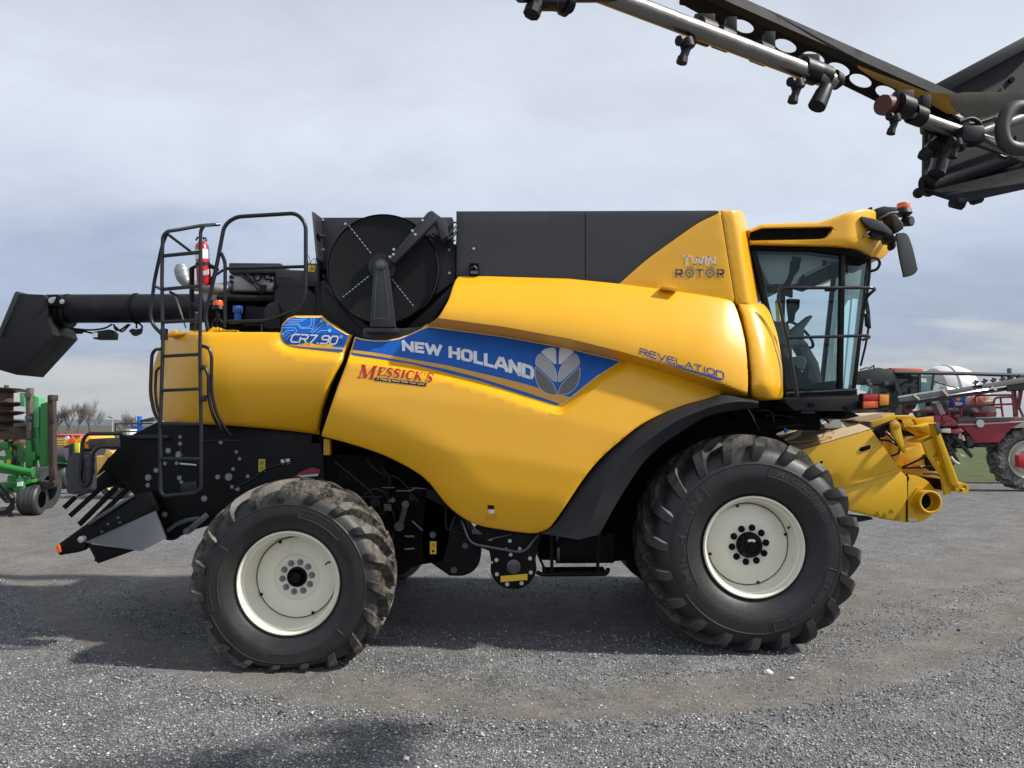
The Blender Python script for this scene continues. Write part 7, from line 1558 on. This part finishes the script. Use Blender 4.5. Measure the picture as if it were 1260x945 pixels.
# wheel
c = rp(1265, 565.5, .0); rad = c.z
prof = [(.12, rad * .56), (.03, rad * .62), (.0, rad * .75), (.02, rad * .87), (.08, rad * .925), (.28, rad * .94)]
rim = MB(); rim.lathe([(.10, rad * .57), (.02, rad * .60), (.03, rad * .56), (.12, rad * .53), (.14, rad * .46), (.05, rad * .40), (.05, rad * .30), (.16, rad * .27), (.16, 0)], (0, 0, 0), seg=48)
rimo = rim.build('wheel', mk('tan_grey_rim', (.48, .45, .37), .55, var=.1, dust=((.3, .26, .2), .55, .85, 5)), None, 30, c); attach(rimo, sp_)
t_ = tyre_mesh(prof, .56, 18, .06, rad * .80, .28, .13, rad - .01, 'tyre', M['tyre_far'], None, seg=72, loc=c); attach(t_, rimo)
mb = MB(); mb.slab([(1253, 560), (1275, 559), (1275, 574), (1254, 575)], RY - .12, RY + .1, .02); mb.build('red_hub', M['redcan'], rimo)
for (x, y0, d) in ((1140, 0, .6), (1140, 0, 3.0), (1258, 0, 3.0)):
    o = rimo.copy(); COL.objects.link(o); o.location = (rp(x, 565, d).x, RY + d, rad); attach(o, sp_)
    o2 = t_.copy(); COL.objects.link(o2); o2.location = o.location; attach(o2, o)
# hull, deck, frame
mb = MB(); mb.slab([(1178.5, 520), (1260, 516), (1300, 514), (1300, 518), (1258, 520), (1246, 526), (1238, 534), (1230, 544.5), (1200, 545), (1192, 533), (1184, 525), (1179, 523.5)], RY - .1, RY + .05, .01); hull = mb.build('side_skirt', M['maroon'], sp_)
mb = MB(); mb.slab([(1178, 514.5), (1300, 512.5), (1300, 518), (1178.5, 519)], RY - .13, RY + 2.6, .02); mb.build('deck', M['brown'], sp_)
mb = MB(); mb.slab([(1178.5, 521.6), (1200, 521.2), (1262, 517.6), (1300, 516), (1300, 518.2), (1262, 519.5), (1200, 523), (1178.5, 523.4)], RY - .16, RY - .1, .004); mb.build('pinstripe', mk('pale_pink_stripe', (.55, .30, .30), .5), hull)
mb = MB(); cc = rp(1206, 521, -.19); rx_ = (rp(1212, 521) - rp(1200, 521)).length / 2; mb.lathe([(0, rx_ * .82), (-.02, rx_ * .8), (-.02, 0)], cc, seg=32); bo = mb.build('oval_badge', M['tankwhite'], hull); 
mb = MB(); mb.slab([(1203, 547), (1226, 546.5), (1223, 549.5), (1206, 550.5)], RY + .1, RY + .5); mb.slab([(1226, 545), (1240, 538), (1260, 535), (1260, 545), (1230, 552)], RY + .3, RY + 2.2, .05); mb.slab([(1150, 505), (1180, 513), (1180, 545), (1196, 545), (1200, 552), (1170, 552)], RY + .8, RY + 2.2, .05); mb.build('underframe', M['grime'], sp_)
mb = MB(); mb.slab([(1150, 512.5), (1166, 511), (1178, 518), (1178, 525), (1156, 525), (1150, 519)], RY - .1, RY + .5, .02); mb.slab([(1160, 512), (1166, 512), (1166, 519), (1160, 519)], RY - .16, RY - .1, .01); mb.slab([(1165, 519), (1178, 519), (1178, 524), (1158, 524)], RY - .14, RY - .1, .01); mb.slab([(1175, 510), (1181, 510), (1181, 514), (1175, 514)], RY - .1, RY + .3, .01); mb.slab([(1217, 507), (1227, 506.5), (1226, 513), (1213, 513.5)], RY - .1, RY + .6, .02); mb.build('front_deck', M['maroon'], sp_)
mb = MB(); mb.slab([(1169, 530), (1181, 527.5), (1184, 529), (1184, 532), (1181, 534.5), (1170, 533)], RY - .35, RY - .1, .01); mb.build('axle_housing', M['maroon'], sp_)
mb = MB(); mb.slab([(1160, 528), (1170, 527), (1170, 533), (1160, 532)], RY - .36, RY - .2, .01); mb.build('cream_block', M['lightcream'], sp_)
r = random.Random(8); mb = MB()
for k in range(26):
    p = rp(r.uniform(1160, 1194), r.uniform(526, 558), r.uniform(-.1, .4)); mb.box(p, (r.uniform(.08, .3), .15, r.uniform(.06, .25)), Matrix.Rotation(r.uniform(-1, 1), 3, 'Y'), .01)
mb.ptube([(1172, 535, RY), (1196, 562, RY)], .06); mb.ptube([(1165, 545, RY), (1180, 570, RY)], .05); mb.build('suspension_linkage', M['grime'], sp_)
mb = MB(); mb.bar(rp(1181, 559, -.2), rp(1187, 561.5, -.2), .04, .05); mb.bar(rp(1184, 536, -.2), rp(1186, 542, -.2), .05, .06); mb.ptube(spline([(1170, 562, RY - .2), (1175, 568, RY - .2), (1180, 571, RY - .2)], 4), .04); mb.build('bright_linkage', M['lightcream'], sp_)
# tank with lettering
mb = MB(); x0_, x1_ = rp(1163, 490, .9), rp(1216, 490, .9); cz = rp(1190, 491.5, .9).z; rt = rp(1190, 491.5, .9).z - rp(1190, 513.5, .9).z
mb.lathe([(-.12, 0), (-.1, rt * .5), (-.04, rt * .9), (0, rt), (x1_.x - x0_.x - .1, rt), (x1_.x - x0_.x - .02, rt * .93), (x1_.x - x0_.x + .12, rt * .6), (x1_.x - x0_.x + .14, 0)], (x0_.x, RY + 1.2, cz), axis=(1, 0, 0), seg=48); tk_ = mb.build('tank', M['tank'], sp_)
mb = MB(); dome_c = rp(1172, 482, 1.5); mb.lathe([(0, 0), (.02, .5), (.12, .92), (.3, 1.0), (.85, 1.0), (1.15, .9), (1.3, .45), (1.32, 0)], (rp(1146, 480, 1.6).x, RY + 1.75, cz + .12), axis=(1, 0, 0), seg=40); mb.cyl(rp(1176, 462.5, 1.7), rp(1176, 466, 1.7), .34, seg=24); mb.lathe([(0, .36), (.05, .36), (.05, 0)], rp(1176, 462.5, 1.7), axis=(0, 0, 1), seg=24); mb.lathe([(-.03, 1.0), (-.03, 1.04), (.03, 1.04), (.03, 1.0)], (rp(1166, 480, 1.6).x, RY + 1.75, cz + .12), axis=(1, 0, 0), seg=40); mb.build('upper_tank', M['tankwhite'], sp_)
def tank_patch(px0, px1, py0, py1, mat, name, lift, parent):
    mb = MB(); n = 10; rr_ = rt + lift
    def q(px, py):
        z = P(px, py, RY + 1.2 - rt * .7).z - cz; a = math.asin(max(-1, min(1, z / rr_))); return Vector((P(px, py, RY + 1.2 - rt * .8).x, RY + 1.2 - rr_ * math.cos(a), cz + rr_ * math.sin(a)))
    V = [[mb.bm.verts.new(q(px, py)) for px in np.linspace(px0, px1, 3)] for py in np.linspace(py0, py1, n)]
    for A, B in zip(V, V[1:]):
        for i in range(2): mb.face([A[i], B[i], B[i + 1], A[i + 1]])
    return mb.build(name, mat, parent, 60), q
b1, q1 = tank_patch(1165, 1185, 487, 502, M['blue'], 'blue_sign', .01, tk_)
b2, q2 = tank_patch(1187, 1215.5, 498, 501.5, M['blue'], 'blue_band', .01, tk_)
b3, _ = tank_patch(1187, 1215.5, 486, 498, M['tankwhite'], 'white_band', .01, tk_)
_, q3 = None, None
def patch_text(body, px0, px1, py0, py1, mat, lift):
    d = Decal(None); d.text(body, lambda a, b: (a, b), .035, 1.0); rr_ = rt + lift; co = []
    for a, b in d.v:
        px, py = px0 + (px1 - px0) * a, py1 + (py0 - py1) * b
        z = P(px, py, RY + 1.2 - rt * .7).z - cz; t = math.asin(max(-1, min(1, z / rr_))); co.append((P(px, py, RY + 1.2 - rt * .8).x, RY + 1.2 - rr_ * math.cos(t), cz + rr_ * math.sin(t)))
    me = bpy.data.meshes.new('tank_lettering'); me.from_pydata(co, [], d.f); me.update(); return link('tank_lettering', me, mat, tk_, 0)
patch_text('SMINN', 1189.5, 1213, 487.5, 498, M['palered'], .025)
mb = MB()
for pts, k in (([(1170, 496), (1173, 494.5), (1178, 495), (1182, 496), (1181, 498.5), (1176, 499.3), (1171, 498.5)], M['white']), ([(1173, 489.5), (1176, 488.5), (1179, 489.5), (1178, 493), (1174, 493)], M['palered'])):
    mb = MB(); v = []
    for px, py in spline(pts, 3, True):
        z = P(px, py, RY + 1.2 - rt * .7).z - cz; t = math.asin(z / (rt + .03)); v.append(Vector((P(px, py, RY + 1.2 - rt * .8).x, RY + 1.2 - (rt + .03) * math.cos(t), cz + (rt + .03) * math.sin(t))))
    mb.poly3(v); mb.build('sign_print', k, b1, 0)
mb = MB(); mb.slab([(1218, 494), (1222, 492), (1224, 494), (1224, 499), (1227, 501), (1226, 507), (1217, 507)], RY + .3, RY + .8, .04); mb.build('rinse_tank', M['lightcream'], sp_)
# cab
mb = MB(); mb.slab([(1096, 452.5), (1136, 453), (1136, 458.5), (1100, 458)], RY + .4, RY + 2.2, .03); mb.build('cab_roof', M['palered'], sp_)
mb = MB(); mb.slab([(1056, 457), (1082, 452), (1100, 456), (1100, 474), (1056, 472)], RY + .2, RY + .8, .03); mb.slab([(1094, 458), (1132, 459), (1132, 486), (1128, 500), (1110, 520), (1075, 520), (1070, 500), (1085, 480)], RY + 1.0, RY + 2.0, .04); mb.slab([(1056, 500), (1110, 498), (1110, 530), (1056, 530)], RY + .5, RY + 2.2, .04); mb.build('cab_body', M['farblack'], sp_)
mb = MB(); mb.slab([(1102, 462), (1130, 463), (1129, 487), (1106, 488)], RY + .6, RY + .64); mb.build('cab_glass', M['glass_dark'], sp_)
mb = MB(); mb.slab([(1132, 462), (1149, 463), (1146, 483), (1132, 485)], RY + .6, RY + .64); mb.slab([(1129, 495), (1140, 492), (1140, 510), (1129, 512)], RY + .5, RY + .54); mb.slab([(1059, 468), (1073, 478), (1073, 484), (1059, 480)], RY + .4, RY + .44); mb.build('rear_glass', mk_glass('pale_glass', (.6, .78, .76), .9, .2), sp_)
mb = MB()
for a, b, w in (((1076, 468), (1095, 486), .08), ((1098, 461), (1107, 486), .1), ((1084, 457), (1086, 482), .07), ((1078, 465), (1100, 456), .08), ((1131.5, 458), (1131, 487), .07), ((1149, 459), (1146, 484), .05), ((1110, 480), (1128, 468), .05), ((1110, 474), (1122, 473), .04)):
    mb.bar(rp(*a, .3), rp(*b, .3), w, w)
mb.ptube([(1058, 455, RY), (1066, 452.5, RY), (1070, 453, RY), (1075, 450, RY), (1076, 455, RY)], .02); mb.build('cab_frame', M['farblack'], sp_)
mb = MB()
for x, y in ((1068, 469), (1070, 473), (1090, 472), (1115, 459)): mb.box(rp(x, y, .15), (.14, .1, .12), bevel=.02)
mb.sphere(rp(1088.5, 473, .2), .07); mb.build('work_light', M['greysteel'], sp_)
mb = MB(); mb.slab([(1133, 465), (1140, 466), (1140, 471), (1133, 470)], RY + .3, RY + .4); mb.build('white_box', M['white'], sp_)
# folded boom
mb = MB(); mb.prism([rp(1105, 490, -.5), rp(1290, 459, -.5), rp(1290, 466.5, -.5), rp(1107, 495, -.5)], [rp(1105, 490, -.2), rp(1290, 459, -.2), rp(1290, 466.5, -.2), rp(1107, 495, -.2)], .02); bm_ = mb.build('boom', mk('grey_boom', (.17, .165, .17), .45, metal=.4, var=.15), sp_)
mb = MB(); mb.bar(rp(1105, 488.5, -.5), rp(1163, 479, -.5), .05, .05); mb.build('boom_edge', M['zinc'], bm_)
mb = MB(); mb.prism([rp(1107, 496, -.3), rp(1290, 468, -.3), rp(1290, 473, -.3), rp(1110, 500, -.3)], [rp(1107, 496, .1), rp(1290, 468, .1), rp(1290, 473, .1), rp(1110, 500, .1)]); mb.prism([rp(1235, 467, -.4), rp(1290, 463, -.4), rp(1290, 477, -.4), rp(1240, 480, -.4)], [rp(1235, 467, .1), rp(1290, 463, .1), rp(1290, 477, .1), rp(1240, 480, .1)]); mb.build('boom_chord', M['farblack'], bm_)
mb = MB(); mb.ptube([(1100, 458, RY - .4), (1136, 458.8, RY - .4), (1180, 459.6, RY - .4), (1290, 463, RY - .4)], .055); mb.ptube([(1149, 469.5, RY - .3), (1182, 479, RY - .3)], .018); mb.build('boom_rail', M['farblack'], bm_)
for a, b in (((1124, 485.5), (1131, 491)), ((1160, 480), (1167, 487)), ((1220, 476), (1226, 480))):
    mb = MB(); mb.bar(rp(*a, -.55), rp(*b, -.55), .03, .06); mb.build('boom_strap', M['lightcream'], bm_)
for x in (1200, 1211, 1222, 1233, 1243, 1254):
    y = 471 - (x - 1200) * .12; mb = MB(); mb.box(rp(x, y, -.45), (.14, .08, .05), bevel=.01); mb.box(rp(x + 1.4, y - 2, -.45), (.12, .07, .05), Matrix.Rotation(.3, 3, 'Y'), .01); mb.cyl(rp(x, y + 3.5, -.45), rp(x, y, -.45), .03, seg=8); mb.build('nozzle', M['farblack'], bm_)
mb = MB(); mb.slab([(1196, 475), (1208, 473.5), (1210, 477), (1197, 478)], RY - .5, RY - .3, .01); mb.slab([(1241.5, 453), (1245, 453), (1245, 469), (1241.5, 469)], RY - .4, RY - .3, .01); mb.build('boom_post', M['brown'], bm_)
# boom rack and railings
mb = MB(); mb.bar(rp(1247, 478, .2), rp(1250, 513, .2), .10, .10); mb.bar(rp(1256, 480, .2), rp(1252, 504, .2), .09, .09); mb.bar(rp(1252, 497, .2), rp(1259, 513, .2), .05, .05); mb.bar(rp(1240, 480, .2), rp(1262, 478, .2), .12, .1); mb.build('boom_rack', M['maroon_d'], sp_)
mb = MB()
for pts in ([(1222, 500, RY), (1224, 490.5, RY), (1228, 489, RY), (1246, 488.5, RY), (1248, 510, RY)], [(1223, 498, RY), (1250, 497, RY)], [(1231, 489, RY), (1234, 513, RY)], [(1226, 501, RY), (1232, 502, RY)], [(1200, 498, RY + .1), (1200, 488, RY + .1), (1203, 486.5, RY + .1), (1245, 486, RY + .1), (1247, 498, RY + .1)], [(1166, 492, RY + .1), (1172, 492, RY + .1), (1174.5, 497, RY + .1), (1174.5, 505, RY + .1)], [(1184, 500, RY + .1), (1223, 498, RY + .1)], [(1130, 506, RY), (1174, 505.5, RY)], [(1168, 507, RY), (1169, 519, RY)], [(1183, 502, RY + .1), (1182.5, 515, RY + .1)], [(1112, 497, RY), (1112, 503, RY), (1116, 507, RY), (1150, 506, RY)]):
    mb.ptube(pts, .03, .08, 6)
mb.build('railing', M['maroon'], sp_)
mb = MB(); a = [rp(x, y, -.05) for x, y in ((1151, 496), (1157, 495.5), (1164, 509), (1158, 511))]; mb.prism(a, [p + Vector((0, .3, 0)) for p in a], .01); mb.build('step_plate', mk('pink_grey_step', (.40, .30, .31), .6), sp_)
mb = MB(); mb.slab([(1062, 506), (1078, 505), (1080, 512), (1062, 512)], RY + .2, RY + .4, .02); mb.slab([(1092, 504), (1096, 504), (1099, 525), (1094, 525)], RY + .1, RY + .3); mb.slab([(1117, 498), (1127, 498), (1127, 503), (1117, 503)], RY + .1, RY + .3, .02); mb.slab([(1142, 493), (1147, 492), (1147, 500), (1143, 500)], RY + .0, RY + .2, .02); mb.build('side_box', M['grime'], sp_)

# small things on the gravel
def pebble(px, py, s, seed, name, label, mat):
    r = random.Random(seed); g_ = G(px, py); mb = MB(); mb.sphere(g_ + Vector((0, 0, s * .35)), s, (1.3, .9, .7), 2)
    for v in mb.bm.verts:
        n = math.sin(v.co.x * 140 + seed) * math.sin(v.co.y * 170) * math.sin(v.co.z * 190 + 1); v.co += (v.co - g_).normalized() * s * .28 * n
    o = mb.build(name, mat, None, 25); tag(o, label, 'stone')
wst = mk('white_limestone', (.60, .59, .56), .85, var=.15, vscale=30)
pebble(945.5, 829, .032, 3, 'stone', 'largest white stone on the gravel, below the big front wheel', wst)
pebble(974, 835.5, .017, 5, 'stone', 'small white stone just right of the largest one below the front wheel', wst)

# ------------------------------------------------------------------ pieces that stand apart become parts of their own
def split_apart(names):
    for o in list(bpy.data.objects):
        if o.type != 'MESH' or o.name.split('.')[0] not in names or o.data.users > 1: continue
        me = o.data; n = len(me.vertices); p = list(range(n))
        def f(a):
            while p[a] != a: p[a] = p[p[a]]; a = p[a]
            return a
        for e in me.edges:
            a, b = f(e.vertices[0]), f(e.vertices[1])
            if a != b: p[a] = b
        root = [f(i) for i in range(n)]; ids = sorted(set(root))
        if len(ids) < 2: continue
        co = np.array([v.co[:] for v in me.vertices]); rt_ = np.array(root)
        box_ = {i: (co[rt_ == i].min(0), co[rt_ == i].max(0)) for i in ids}
        q = {i: i for i in ids}
        def g2(a):
            while q[a] != a: a = q[a]
            return a
        for i in ids:
            for j in ids:
                if i < j and g2(i) != g2(j):
                    gap = np.maximum(0, np.maximum(box_[i][0] - box_[j][1], box_[j][0] - box_[i][1]))
                    if np.linalg.norm(gap) < .02: q[g2(i)] = g2(j)
        groups = sorted({g2(i) for i in ids})
        if len(groups) < 2: continue
        own = [g2(r) for r in root]
        for k, gk in enumerate(groups[1:]):
            m2 = me.copy(); bm = bmesh.new(); bm.from_mesh(m2); bm.verts.ensure_lookup_table()
            bmesh.ops.delete(bm, geom=[v for v in bm.verts if own[v.index] != gk], context='VERTS'); bm.to_mesh(m2); bm.free()
            c = o.copy(); c.data = m2; COL.objects.link(c)
        bm = bmesh.new(); bm.from_mesh(me); bm.verts.ensure_lookup_table()
        bmesh.ops.delete(bm, geom=[v for v in bm.verts if own[v.index] != groups[0]], context='VERTS'); bm.to_mesh(me); bm.free()
split_apart('belly_pan boom_post bright_linkage cab_pillar control_rod engine_hose faceplate flap_latch frame_recess front_deck hose_fitting hydraulic_hoses ladder_bracket lower_baffle orange_reflector plate_hole plate_stiffener rear_glass side_box slot_opening work_light yellow_marker lower_baffle valve_block wall running_gear wing_frame roller_frame'.split())
